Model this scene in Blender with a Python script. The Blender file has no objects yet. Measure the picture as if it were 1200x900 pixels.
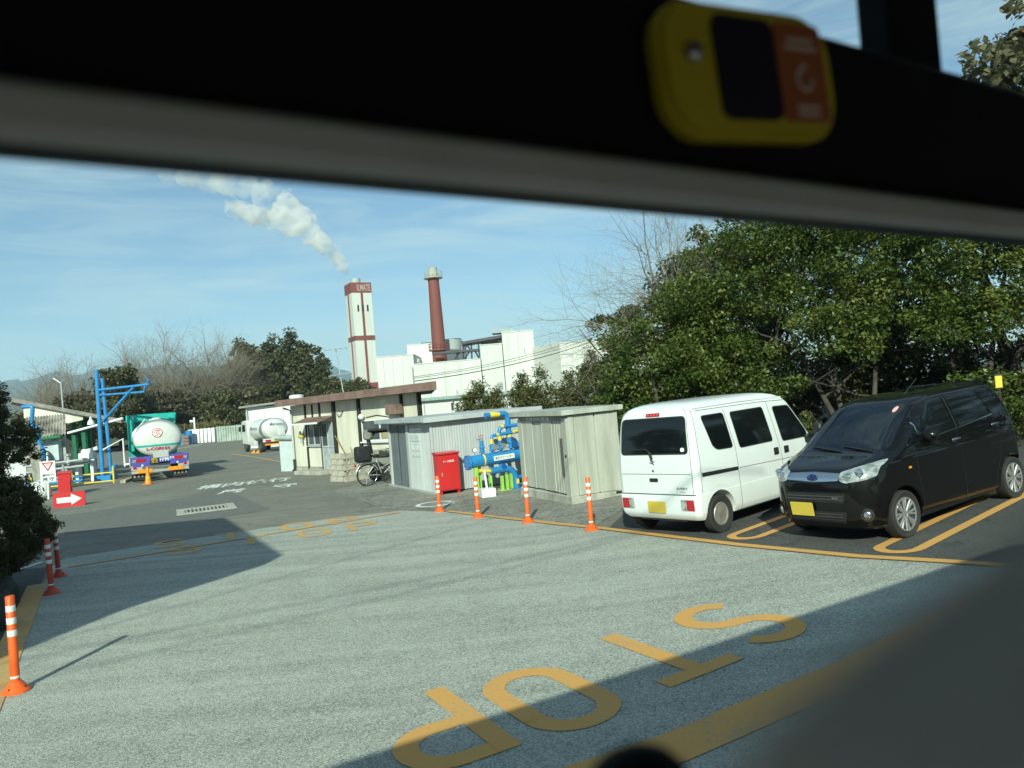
import bpy, bmesh, math, random
import numpy as np
from mathutils import Vector, Matrix

SC = bpy.context.scene
COL = SC.collection
rad = math.radians

# ---------------------------------------------------------------- camera
F_PX, ROLL, HOR, EYE = 880.0, .083, 469.0, 2.25
PITCH = math.atan((HOR - 450) / F_PX * math.cos(ROLL))
FWD = Vector((0, math.cos(PITCH), math.sin(PITCH)))
UP0 = Vector((0, -math.sin(PITCH), math.cos(PITCH)))
R0 = Vector((1, 0, 0))
RIGHT = math.cos(ROLL) * R0 - math.sin(ROLL) * UP0
UPV = math.sin(ROLL) * R0 + math.cos(ROLL) * UP0
CAM = Vector((0, 0, EYE))
cam = bpy.data.cameras.new('camera')
cam.sensor_width = 36
cam.lens = 36 * F_PX / 1200
cam.clip_start, cam.clip_end = .02, 20000
cam.dof.use_dof = True
cam.dof.focus_distance = 16
cam.dof.aperture_fstop = 3.6
camo = bpy.data.objects.new('camera', cam)
camo.matrix_world = Matrix(((RIGHT.x, UPV.x, -FWD.x, 0), (RIGHT.y, UPV.y, -FWD.y, 0), (RIGHT.z, UPV.z, -FWD.z, EYE), (0, 0, 0, 1)))
COL.objects.link(camo)
SC.camera = camo

# ---------------------------------------------------------------- sky and sun
SUN_EL = rad(29)
LDIR = Vector((.12, .993, -math.tan(SUN_EL))).normalized()      # direction the light travels
wd = bpy.data.worlds.new('World')
SC.world = wd
wd.use_nodes = True
nt = wd.node_tree
nt.nodes.clear()
wout = nt.nodes.new('ShaderNodeOutputWorld')
bg = nt.nodes.new('ShaderNodeBackground')
sky = nt.nodes.new('ShaderNodeTexSky')
sky.sky_type = 'NISHITA'
sky.sun_disc = False
sky.sun_elevation = SUN_EL
sky.sun_rotation = math.atan2(-LDIR.x, -LDIR.y)
sky.air_density, sky.dust_density, sky.ozone_density = 1.0, .3, 3.4
tc = nt.nodes.new('ShaderNodeTexCoord')
mp = nt.nodes.new('ShaderNodeMapping')
mp.inputs['Rotation'].default_value = (0, rad(-8), 0)
mp.inputs['Scale'].default_value = (1.6, 1.6, 11)
nz = nt.nodes.new('ShaderNodeTexNoise')
nz.inputs['Scale'].default_value = 2.2
nz.inputs['Detail'].default_value = 9
nz.inputs['Roughness'].default_value = .62
nz.inputs['Distortion'].default_value = .5
rp = nt.nodes.new('ShaderNodeMapRange')
rp.inputs['From Min'].default_value, rp.inputs['From Max'].default_value = .42, .8
rp.inputs['To Min'].default_value, rp.inputs['To Max'].default_value = 0, .75
mx = nt.nodes.new('ShaderNodeMix')
mx.data_type = 'RGBA'
mx.inputs['B'].default_value = (6.2, 6.9, 7.2, 1)
L = nt.links.new
L(tc.outputs['Generated'], mp.inputs['Vector'])
L(mp.outputs['Vector'], nz.inputs['Vector'])
L(nz.outputs['Fac'], rp.inputs['Value'])
L(rp.outputs['Result'], mx.inputs['Factor'])
L(sky.outputs['Color'], mx.inputs['A'])
L(mx.outputs['Result'], bg.inputs['Color'])
bg.inputs['Strength'].default_value = .082
L(bg.outputs['Background'], wout.inputs['Surface'])
sl = bpy.data.lights.new('sun', 'SUN')
sl.energy, sl.angle, sl.color = 4.6, rad(.53), (1, .94, .84)
so = bpy.data.objects.new('sun', sl)
so.rotation_euler = LDIR.to_track_quat('-Z', 'Y').to_euler()
COL.objects.link(so)
SC.view_settings.view_transform = 'Standard'
SC.view_settings.look = 'None'
SC.view_settings.exposure = 0.6
SC.view_settings.gamma = 1
SC.cycles.use_denoising = True
SC.cycles.volume_bounces = 5
SC.cycles.max_bounces = 8
SC.cycles.transparent_max_bounces = 16

# ---------------------------------------------------------------- the lie of the land, and pixel-to-place helpers
BEND = [round(-1.6 + .2 * i, 3) for i in range(19)]
def _gz(x):
    x = min(max(x, -50), 14) - .05
    return .0295 * (x + math.sqrt(x * x + .6))
def gz(x):                                   # the yard is level on the left and rises gently to the right
    if x <= BEND[0]: return 0.004
    if x >= BEND[-1]:
        a, b = _gz(BEND[-1]), .0588
        return a + b * (min(x, 14) - BEND[-1])
    i = min(int((x - BEND[0]) / .2), len(BEND) - 2)
    t = (x - BEND[i]) / .2
    za = .004 if i == 0 else _gz(BEND[i])
    return za + (_gz(BEND[i + 1]) - za) * t
def ray(px, py): return FWD * F_PX + RIGHT * (px - 600) - UPV * (py - 450)
def G(px, py):
    r = ray(px, py); t = -EYE / r.z
    for _ in range(60):
        p = CAM + r * t
        t += (gz(p.x) - p.z) / r.z * .7
    return CAM + r * t
def D(px, py, y):
    r = ray(px, py)
    return CAM + r * (y / r.y)

# ---------------------------------------------------------------- materials
MATS = {}
def mat(name, col, rough=.6, metal=0, var=.12, vs=3.0, bump=0, bs=60, spec=.5, detail=4, dirt=None, coat=0, streak=0):
    if name in MATS: return MATS[name]
    m = bpy.data.materials.new(name); m.use_nodes = True
    t = m.node_tree; b = t.nodes['Principled BSDF']
    b.inputs['Roughness'].default_value = rough
    b.inputs['Metallic'].default_value = metal
    b.inputs['Specular IOR Level'].default_value = spec
    b.inputs['Coat Weight'].default_value = coat
    b.inputs['Coat Roughness'].default_value = .03
    b.inputs['Coat IOR'].default_value = 1.42
    c = t.nodes.new('ShaderNodeTexCoord')
    n = t.nodes.new('ShaderNodeTexNoise')
    n.inputs['Scale'].default_value = vs; n.inputs['Detail'].default_value = detail + 2; n.inputs['Roughness'].default_value = .65
    if streak:                              # rain streaks and grime running down the sheet
        mp_ = t.nodes.new('ShaderNodeMapping'); mp_.inputs['Scale'].default_value = (1, 1, streak)
        t.links.new(c.outputs['Object'], mp_.inputs['Vector']); t.links.new(mp_.outputs['Vector'], n.inputs['Vector'])
    else: t.links.new(c.outputs['Object'], n.inputs['Vector'])
    r = t.nodes.new('ShaderNodeValToRGB')
    lo = [max(0, x * (1 - var * 1.6)) for x in col]; hi = [min(1, x * (1 + var * 1.2)) for x in col]
    if dirt: lo = list(dirt)
    r.color_ramp.elements[0].position = .3; r.color_ramp.elements[1].position = .62
    r.color_ramp.elements[0].color = (*lo, 1); r.color_ramp.elements[1].color = (*hi, 1)
    t.links.new(n.outputs['Fac'], r.inputs['Fac'])
    t.links.new(r.outputs['Color'], b.inputs['Base Color'])
    if bump:
        n2 = t.nodes.new('ShaderNodeTexNoise'); n2.inputs['Scale'].default_value = bs; n2.inputs['Detail'].default_value = 3
        t.links.new(c.outputs['Object'], n2.inputs['Vector'])
        bp = t.nodes.new('ShaderNodeBump'); bp.inputs['Strength'].default_value = bump; bp.inputs['Distance'].default_value = .01
        t.links.new(n2.outputs['Fac'], bp.inputs['Height']); t.links.new(bp.outputs['Normal'], b.inputs['Normal'])
    MATS[name] = m
    return m
def leaf_mat(name, stops, trans=.35, rough=.5):
    if name in MATS: return MATS[name]
    m = bpy.data.materials.new(name); m.use_nodes = True
    t = m.node_tree; b = t.nodes['Principled BSDF']; out = t.nodes['Material Output']
    g = t.nodes.new('ShaderNodeNewGeometry'); r = t.nodes.new('ShaderNodeValToRGB')
    e = r.color_ramp.elements
    e[0].position, e[0].color = stops[0][0], (*stops[0][1], 1)
    e[1].position, e[1].color = stops[-1][0], (*stops[-1][1], 1)
    for p, c in stops[1:-1]:
        k = e.new(p); k.color = (*c, 1)
    at = t.nodes.new('ShaderNodeAttribute'); at.attribute_name = 'tone'
    mm = t.nodes.new('ShaderNodeMath'); mm.operation = 'MULTIPLY_ADD'; mm.inputs[1].default_value = .5; mm.inputs[2].default_value = 0
    m2 = t.nodes.new('ShaderNodeMath'); m2.operation = 'MULTIPLY_ADD'; m2.inputs[1].default_value = .5
    t.links.new(g.outputs['Random Per Island'], mm.inputs[0]); t.links.new(at.outputs['Fac'], m2.inputs[0]); t.links.new(mm.outputs[0], m2.inputs[2])
    t.links.new(m2.outputs[0], r.inputs['Fac'])
    t.links.new(r.outputs['Color'], b.inputs['Base Color'])
    b.inputs['Roughness'].default_value = rough
    tr = t.nodes.new('ShaderNodeBsdfTranslucent'); t.links.new(r.outputs['Color'], tr.inputs['Color'])
    x = t.nodes.new('ShaderNodeMixShader'); x.inputs['Fac'].default_value = trans
    t.links.new(b.outputs[0], x.inputs[1]); t.links.new(tr.outputs[0], x.inputs[2]); t.links.new(x.outputs[0], out.inputs['Surface'])
    MATS[name] = m
    return m
def pane_mat(name, col):                     # clear tinted safety glass
    m = bpy.data.materials.new(name); m.use_nodes = True
    t = m.node_tree; t.nodes.clear()
    o = t.nodes.new('ShaderNodeOutputMaterial'); b = t.nodes.new('ShaderNodeBsdfTransparent')
    b.inputs['Color'].default_value = (*col, 1); t.links.new(b.outputs[0], o.inputs['Surface'])
    return m
def glass_mat(name, col, opac):              # car glass: a glossy skin over a tinted clear body
    m = bpy.data.materials.new(name); m.use_nodes = True
    t = m.node_tree; t.nodes.clear()
    o = t.nodes.new('ShaderNodeOutputMaterial'); b = t.nodes.new('ShaderNodeBsdfTransparent'); b.inputs['Color'].default_value = (*col, 1)
    gl = t.nodes.new('ShaderNodeBsdfGlossy'); gl.inputs['Roughness'].default_value = .02
    f = t.nodes.new('ShaderNodeFresnel'); f.inputs['IOR'].default_value = opac
    x = t.nodes.new('ShaderNodeMixShader')
    t.links.new(f.outputs[0], x.inputs['Fac']); t.links.new(b.outputs[0], x.inputs[1]); t.links.new(gl.outputs[0], x.inputs[2])
    t.links.new(x.outputs[0], o.inputs['Surface'])
    return m
def asphalt(name, lo, hi, grain, fine, relief=.5, crack=0.0, macro=.35, rough=.9, tracks=0.0, ang=30):
    m = bpy.data.materials.new(name); m.use_nodes = True
    t = m.node_tree; b = t.nodes['Principled BSDF']; b.inputs['Roughness'].default_value = rough; b.inputs['Specular IOR Level'].default_value = .25
    c = t.nodes.new('ShaderNodeTexCoord')
    def noise(s, d=4, ro=.6):
        n = t.nodes.new('ShaderNodeTexNoise'); n.inputs['Scale'].default_value = s; n.inputs['Detail'].default_value = d; n.inputs['Roughness'].default_value = ro
        t.links.new(c.outputs['Object'], n.inputs['Vector']); return n
    v = t.nodes.new('ShaderNodeTexVoronoi'); v.inputs['Scale'].default_value = grain; t.links.new(c.outputs['Object'], v.inputs['Vector'])
    sep = t.nodes.new('ShaderNodeSeparateColor'); t.links.new(v.outputs['Color'], sep.inputs['Color'])
    nb = noise(.35, 6, .7); nf = noise(fine, 3, .8); nm = noise(2.6, 5, .7)
    def math_(op, a, bb):
        k = t.nodes.new('ShaderNodeMath'); k.operation = op
        for i, q in enumerate((a, bb)):
            if isinstance(q, (int, float)): k.inputs[i].default_value = q
            else: t.links.new(q, k.inputs[i])
        return k.outputs[0]
    s = math_('ADD', math_('MULTIPLY', sep.outputs['Red'], .42), math_('MULTIPLY', nf.outputs['Fac'], .58))
    s = math_('ADD', s, math_('MULTIPLY', math_('SUBTRACT', nb.outputs['Fac'], .5), macro))
    s = math_('ADD', s, math_('MULTIPLY', math_('SUBTRACT', nm.outputs['Fac'], .5), macro * .8))
    if tracks:                               # worn wheel tracks and drag marks along the lane
        mp_ = t.nodes.new('ShaderNodeMapping'); mp_.inputs['Rotation'].default_value = (0, 0, rad(ang)); mp_.inputs['Scale'].default_value = (.10, 2.2, 1)
        t.links.new(c.outputs['Object'], mp_.inputs['Vector'])
        n_t = t.nodes.new('ShaderNodeTexNoise'); n_t.inputs['Scale'].default_value = 1.0; n_t.inputs['Detail'].default_value = 5; n_t.inputs['Roughness'].default_value = .6
        t.links.new(mp_.outputs['Vector'], n_t.inputs['Vector'])
        s = math_('ADD', s, math_('MULTIPLY', math_('SUBTRACT', n_t.outputs['Fac'], .5), tracks))
    if crack:                               # fine wandering cracks and a few oil drips
        w_ = noise(1.1, 4, .7); mv = t.nodes.new('ShaderNodeVectorMath'); mv.operation = 'MULTIPLY_ADD'; mv.inputs[1].default_value = (.9, .9, .9)
        t.links.new(w_.outputs['Color'], mv.inputs[0]); t.links.new(c.outputs['Object'], mv.inputs[2])
        vc = t.nodes.new('ShaderNodeTexVoronoi'); vc.feature = 'DISTANCE_TO_EDGE'; vc.inputs['Scale'].default_value = .28; t.links.new(mv.outputs[0], vc.inputs['Vector'])
        lt = math_('LESS_THAN', vc.outputs['Distance'], .0035)
        s = math_('SUBTRACT', s, math_('MULTIPLY', lt, crack))
        vo = t.nodes.new('ShaderNodeTexVoronoi'); vo.inputs['Scale'].default_value = .55; t.links.new(mv.outputs[0], vo.inputs['Vector'])
        lt2 = math_('LESS_THAN', vo.outputs['Distance'], .09)
        s = math_('SUBTRACT', s, math_('MULTIPLY', lt2, crack * .45))
    r = t.nodes.new('ShaderNodeValToRGB'); r.color_ramp.elements[0].position = .22; r.color_ramp.elements[1].position = .74
    r.color_ramp.elements[0].color = (*lo, 1); r.color_ramp.elements[1].color = (*hi, 1)
    t.links.new(s, r.inputs['Fac']); t.links.new(r.outputs['Color'], b.inputs['Base Color'])
    bp = t.nodes.new('ShaderNodeBump'); bp.inputs['Strength'].default_value = relief; bp.inputs['Distance'].default_value = .006
    t.links.new(v.outputs['Distance'], bp.inputs['Height']); t.links.new(bp.outputs['Normal'], b.inputs['Normal'])
    MATS[name] = m
    return m
def worn_paint(name, col, under, amount=.5, scale=9):
    m = bpy.data.materials.new(name); m.use_nodes = True
    t = m.node_tree; b = t.nodes['Principled BSDF']; b.inputs['Roughness'].default_value = .8
    c = t.nodes.new('ShaderNodeTexCoord')
    n = t.nodes.new('ShaderNodeTexNoise'); n.inputs['Scale'].default_value = scale; n.inputs['Detail'].default_value = 10; n.inputs['Roughness'].default_value = .75
    t.links.new(c.outputs['Object'], n.inputs['Vector'])
    n2 = t.nodes.new('ShaderNodeTexNoise'); n2.inputs['Scale'].default_value = 1.3; n2.inputs['Detail'].default_value = 4
    t.links.new(c.outputs['Object'], n2.inputs['Vector'])
    a = t.nodes.new('ShaderNodeMath'); a.operation = 'MULTIPLY_ADD'; a.inputs[1].default_value = .35; t.links.new(n2.outputs['Fac'], a.inputs[0]); t.links.new(n.outputs['Fac'], a.inputs[2])
    r = t.nodes.new('ShaderNodeValToRGB'); r.color_ramp.elements[0].position = .35 + .35 * amount; r.color_ramp.elements[1].position = .45 + .38 * amount
    r.color_ramp.elements[0].color = (*under, 1); r.color_ramp.elements[1].color = (*col, 1)
    mid = r.color_ramp.elements.new(.4 + .37 * amount); mid.color = (*[(x * .7 + y * .3) for x, y in zip(col, under)], 1)
    t.links.new(a.outputs[0], r.inputs['Fac']); t.links.new(r.outputs['Color'], b.inputs['Base Color'])
    MATS[name] = m
    return m

# ---------------------------------------------------------------- mesh helpers
class MB:
    def __init__(s): s.v = []; s.f = []
    def add(s, vs, fs, M=None):
        o = len(s.v)
        s.v += [tuple(M @ Vector(p)) if M is not None else tuple(p) for p in vs]
        s.f += [tuple(i + o for i in f) for f in fs]
        return s
    def box(s, c, d, M=None, bev=0, R=None):
        hx, hy, hz = d[0] / 2, d[1] / 2, d[2] / 2
        T = Matrix.Translation(c)
        if R is not None: T = T @ R.to_4x4()
        if M is not None: T = M @ T
        if not bev:
            vs = [(sx * hx, sy * hy, sz * hz) for sz in (-1, 1) for sy in (-1, 1) for sx in (-1, 1)]
            return s.add(vs, [(0, 2, 3, 1), (4, 5, 7, 6), (0, 1, 5, 4), (2, 6, 7, 3), (0, 4, 6, 2), (1, 3, 7, 5)], T)
        b = min(bev, hx * .9, hy * .9, hz * .9)
        vs, idx = [], {}
        for sz in (-1, 1):
            for sy in (-1, 1):
                for sx in (-1, 1):
                    for a in range(3):
                        p = [sx * (hx - b), sy * (hy - b), sz * (hz - b)]
                        p[a] = (sx * hx, sy * hy, sz * hz)[a]
                        idx[(sx, sy, sz, a)] = len(vs); vs.append(p)
        fs = []
        for a in range(3):
            o1, o2 = [k for k in range(3) if k != a]
            for sg in (-1, 1):
                q = []
                for u, w in ((-1, -1), (1, -1), (1, 1), (-1, 1)):
                    k = [0, 0, 0]; k[a] = sg; k[o1] = u; k[o2] = w
                    q.append(idx[(*k, a)])
                fs.append(q)
            for u in (-1, 1):
                for w in (-1, 1):
                    q = []
                    for sg, ax in ((-1, o1), (1, o1), (1, o2), (-1, o2)):
                        k = [0, 0, 0]; k[a] = sg; k[o1] = u; k[o2] = w
                        q.append(idx[(*k, ax)])
                    fs.append(q)
        for sx in (-1, 1):
            for sy in (-1, 1):
                for sz in (-1, 1): fs.append([idx[(sx, sy, sz, a)] for a in range(3)])
        return s.add(vs, fs, T)
    def ring(s, pts, rs, n, caps=True, M=None, ph=0):
        pts = [Vector(p) for p in pts]
        if not hasattr(rs, '__len__'): rs = [rs] * len(pts)
        vs, fs = [], []
        prev = None
        for i, p in enumerate(pts):
            a = pts[max(i - 1, 0)]; b = pts[min(i + 1, len(pts) - 1)]
            t = (b - a)
            if t.length < 1e-9: t = Vector((0, 0, 1))
            t.normalize()
            if prev is None:
                u = t.cross(Vector((0, 0, 1)))
                if u.length < .05: u = t.cross(Vector((0, 1, 0)))
            else: u = prev - t * prev.dot(t)
            u.normalize(); prev = u
            w = t.cross(u)
            for k in range(n):
                an = 2 * math.pi * (k + ph) / n
                vs.append(p + (u * math.cos(an) + w * math.sin(an)) * rs[i])
        for i in range(len(pts) - 1):
            for k in range(n):
                k2 = (k + 1) % n
                fs.append((i * n + k, i * n + k2, (i + 1) * n + k2, (i + 1) * n + k))
        if caps:
            fs.append(tuple(range(n - 1, -1, -1))); fs.append(tuple((len(pts) - 1) * n + k for k in range(n)))
        return s.add(vs, fs, M)
    def cyl(s, a, b, r, r2=None, n=14, M=None, ph=0): return s.ring([a, b], [r, r if r2 is None else r2], n, True, M, ph)
    def tube(s, pts, r, n=8, M=None): return s.ring(pts, r, n, True, M)
    def lathe(s, prof, n=24, M=None, sx=1, sy=1):
        vs, fs = [], []
        for r, z in prof:
            for k in range(n):
                a = 2 * math.pi * k / n
                vs.append((r * math.cos(a) * sx, r * math.sin(a) * sy, z))
        m = len(prof)
        for i in range(m - 1):
            for k in range(n):
                k2 = (k + 1) % n
                fs.append((i * n + k, i * n + k2, (i + 1) * n + k2, (i + 1) * n + k))
        if prof[0][0] > 1e-6: fs.append(tuple(range(n - 1, -1, -1)))
        if prof[-1][0] > 1e-6: fs.append(tuple((m - 1) * n + k for k in range(n)))
        return s.add(vs, fs, M)
    def prism(s, poly, z0, z1, M=None):
        n = len(poly)
        vs = [(x, y, z0) for x, y in poly] + [(x, y, z1) for x, y in poly]
        fs = [tuple(range(n - 1, -1, -1)), tuple(range(n, 2 * n))]
        fs += [(i, (i + 1) % n, n + (i + 1) % n, n + i) for i in range(n)]
        return s.add(vs, fs, M)
    def quad(s, a, b, c, d): return s.add([a, b, c, d], [(0, 1, 2, 3)])
    def slab(s, a, b, c, d, th):             # four corners of the top, thickness straight down
        t = Vector((0, 0, -th)); q = [Vector(x) for x in (a, b, c, d)]
        return s.add(q + [x + t for x in q], [(0, 1, 2, 3), (7, 6, 5, 4), (0, 4, 5, 1), (1, 5, 6, 2), (2, 6, 7, 3), (3, 7, 4, 0)])
    def ball(s, c, r, n=12, m=8, sc=(1, 1, 1)):
        prof = [(r * math.sin(math.pi * i / m), -r * math.cos(math.pi * i / m)) for i in range(m + 1)]
        prof[0] = (1e-4, -r); prof[-1] = (1e-4, r)
        return s.lathe(prof, n, Matrix.Translation(c) @ Matrix.Diagonal((*sc, 1)))
    def mesh(s, name):
        me = bpy.data.meshes.new(name); me.from_pydata(s.v, [], s.f); me.validate(); return me
    def build(s, name, m, parent=None, smooth=None):
        me = s.mesh(name)
        bm = bmesh.new(); bm.from_mesh(me); bmesh.ops.recalc_face_normals(bm, faces=bm.faces); bm.to_mesh(me); bm.free()
        return link(name, me, m, parent, smooth)
def link(name, me, m, parent=None, smooth=None):
    o = bpy.data.objects.new(name, me)
    if m is not None and not me.materials: me.materials.append(m)
    if smooth:
        me.polygons.foreach_set('use_smooth', [True] * len(me.polygons))
        me.set_sharp_from_angle(angle=rad(smooth))
    COL.objects.link(o)
    if parent is not None: o.parent = parent
    return o
def tag(o, label=None, cat=None, group=None, kind=None):
    if label: o['label'] = label
    if cat: o['category'] = cat
    if group: o['group'] = group
    if kind: o['kind'] = kind
    return o
def thing(name, loc, yaw=0, label=None, cat=None, group=None, tilt=False):
    o = bpy.data.objects.new(name, None); COL.objects.link(o)
    o.empty_display_size = .1
    o.location = loc
    if tilt:
        n = Vector((-.0588, 0, 1)).normalized()
        q = Vector((0, 0, 1)).rotation_difference(n)
        o.rotation_euler = (q.to_matrix() @ Matrix.Rotation(yaw, 3, 'Z')).to_euler()
    else: o.rotation_euler = (0, 0, yaw)
    return tag(o, label, cat, group)
def copy_tree(o, parent=None):
    c = o.copy(); COL.objects.link(c)
    if parent is not None: c.parent = parent
    for ch in list(o.children): copy_tree(ch, c)
    return c
def V3(p, z=None): return Vector((p[0], p[1], p[2] if z is None else z))
def box(name, c, d, m, parent=None, bev=0, R=None, smooth=None): return MB().box(c, d, None, bev, R).build(name, m, parent, smooth)
def tube(name, pts, r, m, parent=None, n=8): return MB().tube(pts, r, n).build(name, m, parent, 50)
def frame(o, x, y):                          # matrix with given origin, local X and Y (Z = X x Y)
    x = Vector(x).normalized(); y = Vector(y).normalized(); z = x.cross(y)
    return Matrix(((x.x, y.x, z.x, o[0]), (x.y, y.y, z.y, o[1]), (x.z, y.z, z.z, o[2]), (0, 0, 0, 1)))
def text_data(s, off=0.0):
    cu = bpy.data.curves.new('lettering', 'FONT'); cu.body = s; cu.size = 1; cu.dimensions = '2D'; cu.fill_mode = 'BOTH'; cu.offset = off; cu.resolution_u = 2
    o = bpy.data.objects.new('lettering', cu); COL.objects.link(o)
    dg = bpy.context.evaluated_depsgraph_get()
    me = o.evaluated_get(dg).to_mesh()
    vs = [tuple(v.co) for v in me.vertices]; fs = [tuple(p.vertices) for p in me.polygons]
    o.evaluated_get(dg).to_mesh_clear()
    bpy.data.objects.remove(o); bpy.data.curves.remove(cu)
    if not vs: return [], []
    x0, x1 = min(v[0] for v in vs), max(v[0] for v in vs); y0, y1 = min(v[1] for v in vs), max(v[1] for v in vs)
    w, h = max(x1 - x0, 1e-6), max(y1 - y0, 1e-6)
    return [((v[0] - x0) / w - .5, (v[1] - y0) / h - .5) for v in vs], fs
def lettering(s, M, w, h, m, parent, name='lettering', off=.008):
    vs, fs = text_data(s, off)
    return MB().add([(x * w, y * h, 0) for x, y in vs], fs, M).build(name, m, parent)
def grounded(polys, lift, name, m, parent=None, cuts=BEND, zf=None):
    """flat sheets that follow the lie of the land, 'lift' above it"""
    bm = bmesh.new()
    for p in polys:
        vs = [bm.verts.new((q[0], q[1], 0)) for q in p]
        try: bm.faces.new(vs)
        except ValueError: pass
    for x in list(cuts) + [14.0]:
        geom = bm.verts[:] + bm.edges[:] + bm.faces[:]
        bmesh.ops.bisect_plane(bm, geom=geom, plane_co=(x, 0, 0), plane_no=(1, 0, 0), dist=1e-5)
    for v in bm.verts: v.co.z = (zf or gz)(v.co.x) + lift
    for f in bm.faces:
        f.normal_update()
        if f.normal.z < 0: f.normal_flip()
    me = bpy.data.meshes.new(name); bm.to_mesh(me); bm.free()
    return link(name, me, m, parent)
def strip(pts, w):
    """quads of width w along a ground polyline"""
    pts = [Vector((p[0], p[1])) for p in pts]; out = []; Lr = []
    for i, p in enumerate(pts):
        a = pts[max(i - 1, 0)]; b = pts[min(i + 1, len(pts) - 1)]
        t = (b - a).normalized(); n = Vector((-t.y, t.x)) * w / 2
        if 0 < i < len(pts) - 1:
            t1 = (p - a).normalized(); c = max(.4, t.dot(t1)); n = n / c
        Lr.append((p + n, p - n))
    for i in range(len(Lr) - 1): out.append([Lr[i][0], Lr[i][1], Lr[i + 1][1], Lr[i + 1][0]])
    return out
def rrect(w, h, r, n=5, cx=0, cy=0):
    out = []
    for sx, sy, a0 in ((1, -1, -90), (1, 1, 0), (-1, 1, 90), (-1, -1, 180)):
        for i in range(n + 1):
            a = rad(a0 + 90 * i / n)
            out.append((cx + sx * (w / 2 - r) + r * math.cos(a), cy + sy * (h / 2 - r) + r * math.sin(a)))
    return out
def arc(c, r, a0, a1, n, ax=(1, 0, 0), ay=(0, 0, 1)):
    c = Vector(c); ax = Vector(ax); ay = Vector(ay)
    return [c + ax * r * math.cos(rad(a0 + (a1 - a0) * i / n)) + ay * r * math.sin(rad(a0 + (a1 - a0) * i / n)) for i in range(n + 1)]
def boolean(o, cutters):
    for c in cutters:
        md = o.modifiers.new('cut', 'BOOLEAN'); md.operation = 'DIFFERENCE'; md.object = c; md.solver = 'EXACT'
    dg = bpy.context.evaluated_depsgraph_get()
    me = bpy.data.meshes.new_from_object(o.evaluated_get(dg), depsgraph=dg)
    o.modifiers.clear(); old = o.data; o.data = me
    for c in cutters: bpy.data.objects.remove(c)
    return o
# ================================================================ SETTING: ground
A_OLD = asphalt('old asphalt', (.095, .092, .076), (.30, .29, .24), 90, 40, .4, macro=.36, tracks=.40, ang=-20, crack=.30)
A_ANTI = asphalt('coarse anti-skid surfacing', (.17, .185, .158), (.57, .585, .51), 95, 75, .9, macro=.26, tracks=.42, ang=-30, crack=.055)
A_PARK = asphalt('parking asphalt', (.045, .047, .046), (.115, .115, .108), 80, 45, .4, macro=.30, crack=.3)
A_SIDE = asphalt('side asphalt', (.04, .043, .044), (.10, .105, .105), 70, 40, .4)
A_PATCH = asphalt('newer asphalt patch', (.085, .086, .078), (.22, .22, .20), 75, 45, .4, macro=.2)
A_CONC = asphalt('stained concrete apron', (.11, .105, .088), (.36, .35, .30), 40, 14, .3, macro=.7, crack=.4)
SOIL = asphalt('leaf littered soil', (.018, .014, .01), (.09, .07, .045), 18, 9, 1.0)
FIELD = asphalt('rough grass', (.03, .045, .018), (.13, .13, .06), 1.2, 3, .6)
Y_PAINT = worn_paint('worn yellow road paint', (.66, .345, .09), (.36, .31, .21), .52, 30)
Y_FADED = worn_paint('faded yellow road paint', (.58, .34, .12), (.32, .30, .23), .54)
W_PAINT = worn_paint('worn white road paint', (.72, .74, .70), (.18, .18, .155), .42, 7)

big = [(-6300, -400), (6300, -400), (6300, 6300), (-6300, 6300)]
tag(grounded([big], 0, 'ground', A_OLD), kind='structure')
EDGE = [(-2.7, 16.75), (-1.67, 16.0), (-.05, 13.84), (1.17, 12.04), (2.64, 9.6), (3.56, 8.26), (4.14, 7.63), (4.5, 7.2)]
road = [(1.6, -6), (10, -6), (9.5, 1)] + EDGE[::-1] + [G(380, 609)[:2], G(250, 628)[:2], G(150, 643)[:2], G(74, 655)[:2], (-8.3, 13.2), (-4.95, 6.9)]
tag(grounded([road], .005, 'road', A_ANTI), kind='structure')
park = [(1.32, 12.0), (2.74, 9.66), (3.64, 8.34), (4.22, 7.7), (4.6, 7.25), (10, 1), (15, 4), (13, 16), (8, 19), (3.4, 16.8), (2.15, 14.2)]
tag(grounded([park], .005, 'parking_area', A_PARK), kind='structure')
side = [(-8.35, 13.2), (-5.0, 6.9), (1.55, -6), (-30, -6), (-30, 13.5)]
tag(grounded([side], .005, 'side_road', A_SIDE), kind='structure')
patch = [G(*q)[:2] for q in ((64, 606), (222, 582), (258, 571), (318, 597), (262, 606), (76, 626))]
tag(grounded([patch], .005, 'asphalt_patch', A_PATCH), kind='structure')
apron = [(-.6, 14.85), (-1.75, 16.35), (-3.2, 17.4), (-5.6, 22.4), (-4.4, 26), (-1.5, 25), (2.4, 18.2), (2.0, 14.1), (1.12, 12.35)]
tag(grounded([apron], .006, 'concrete_apron', A_CONC), kind='structure')
tag(grounded([[(3.4, 16.9), (8, 19.1), (13.1, 16.2), (30, 6), (40, 45), (0, 45), (1.4, 19)]], .004, 'soil', SOIL), kind='structure')
tag(grounded([[(-400, 135), (400, 60), (6200, 60), (6200, 6200), (-6200, 6200), (-6200, 135)], [(-6200, 15), (-60, 15), (-60, 134), (-6200, 134)]], .006, 'field', FIELD), kind='structure')

def marking(name, polys, m, label, cat='road marking', group=None, lift=.011):
    return tag(grounded(polys, lift, name, m), label, cat, group)
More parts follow.
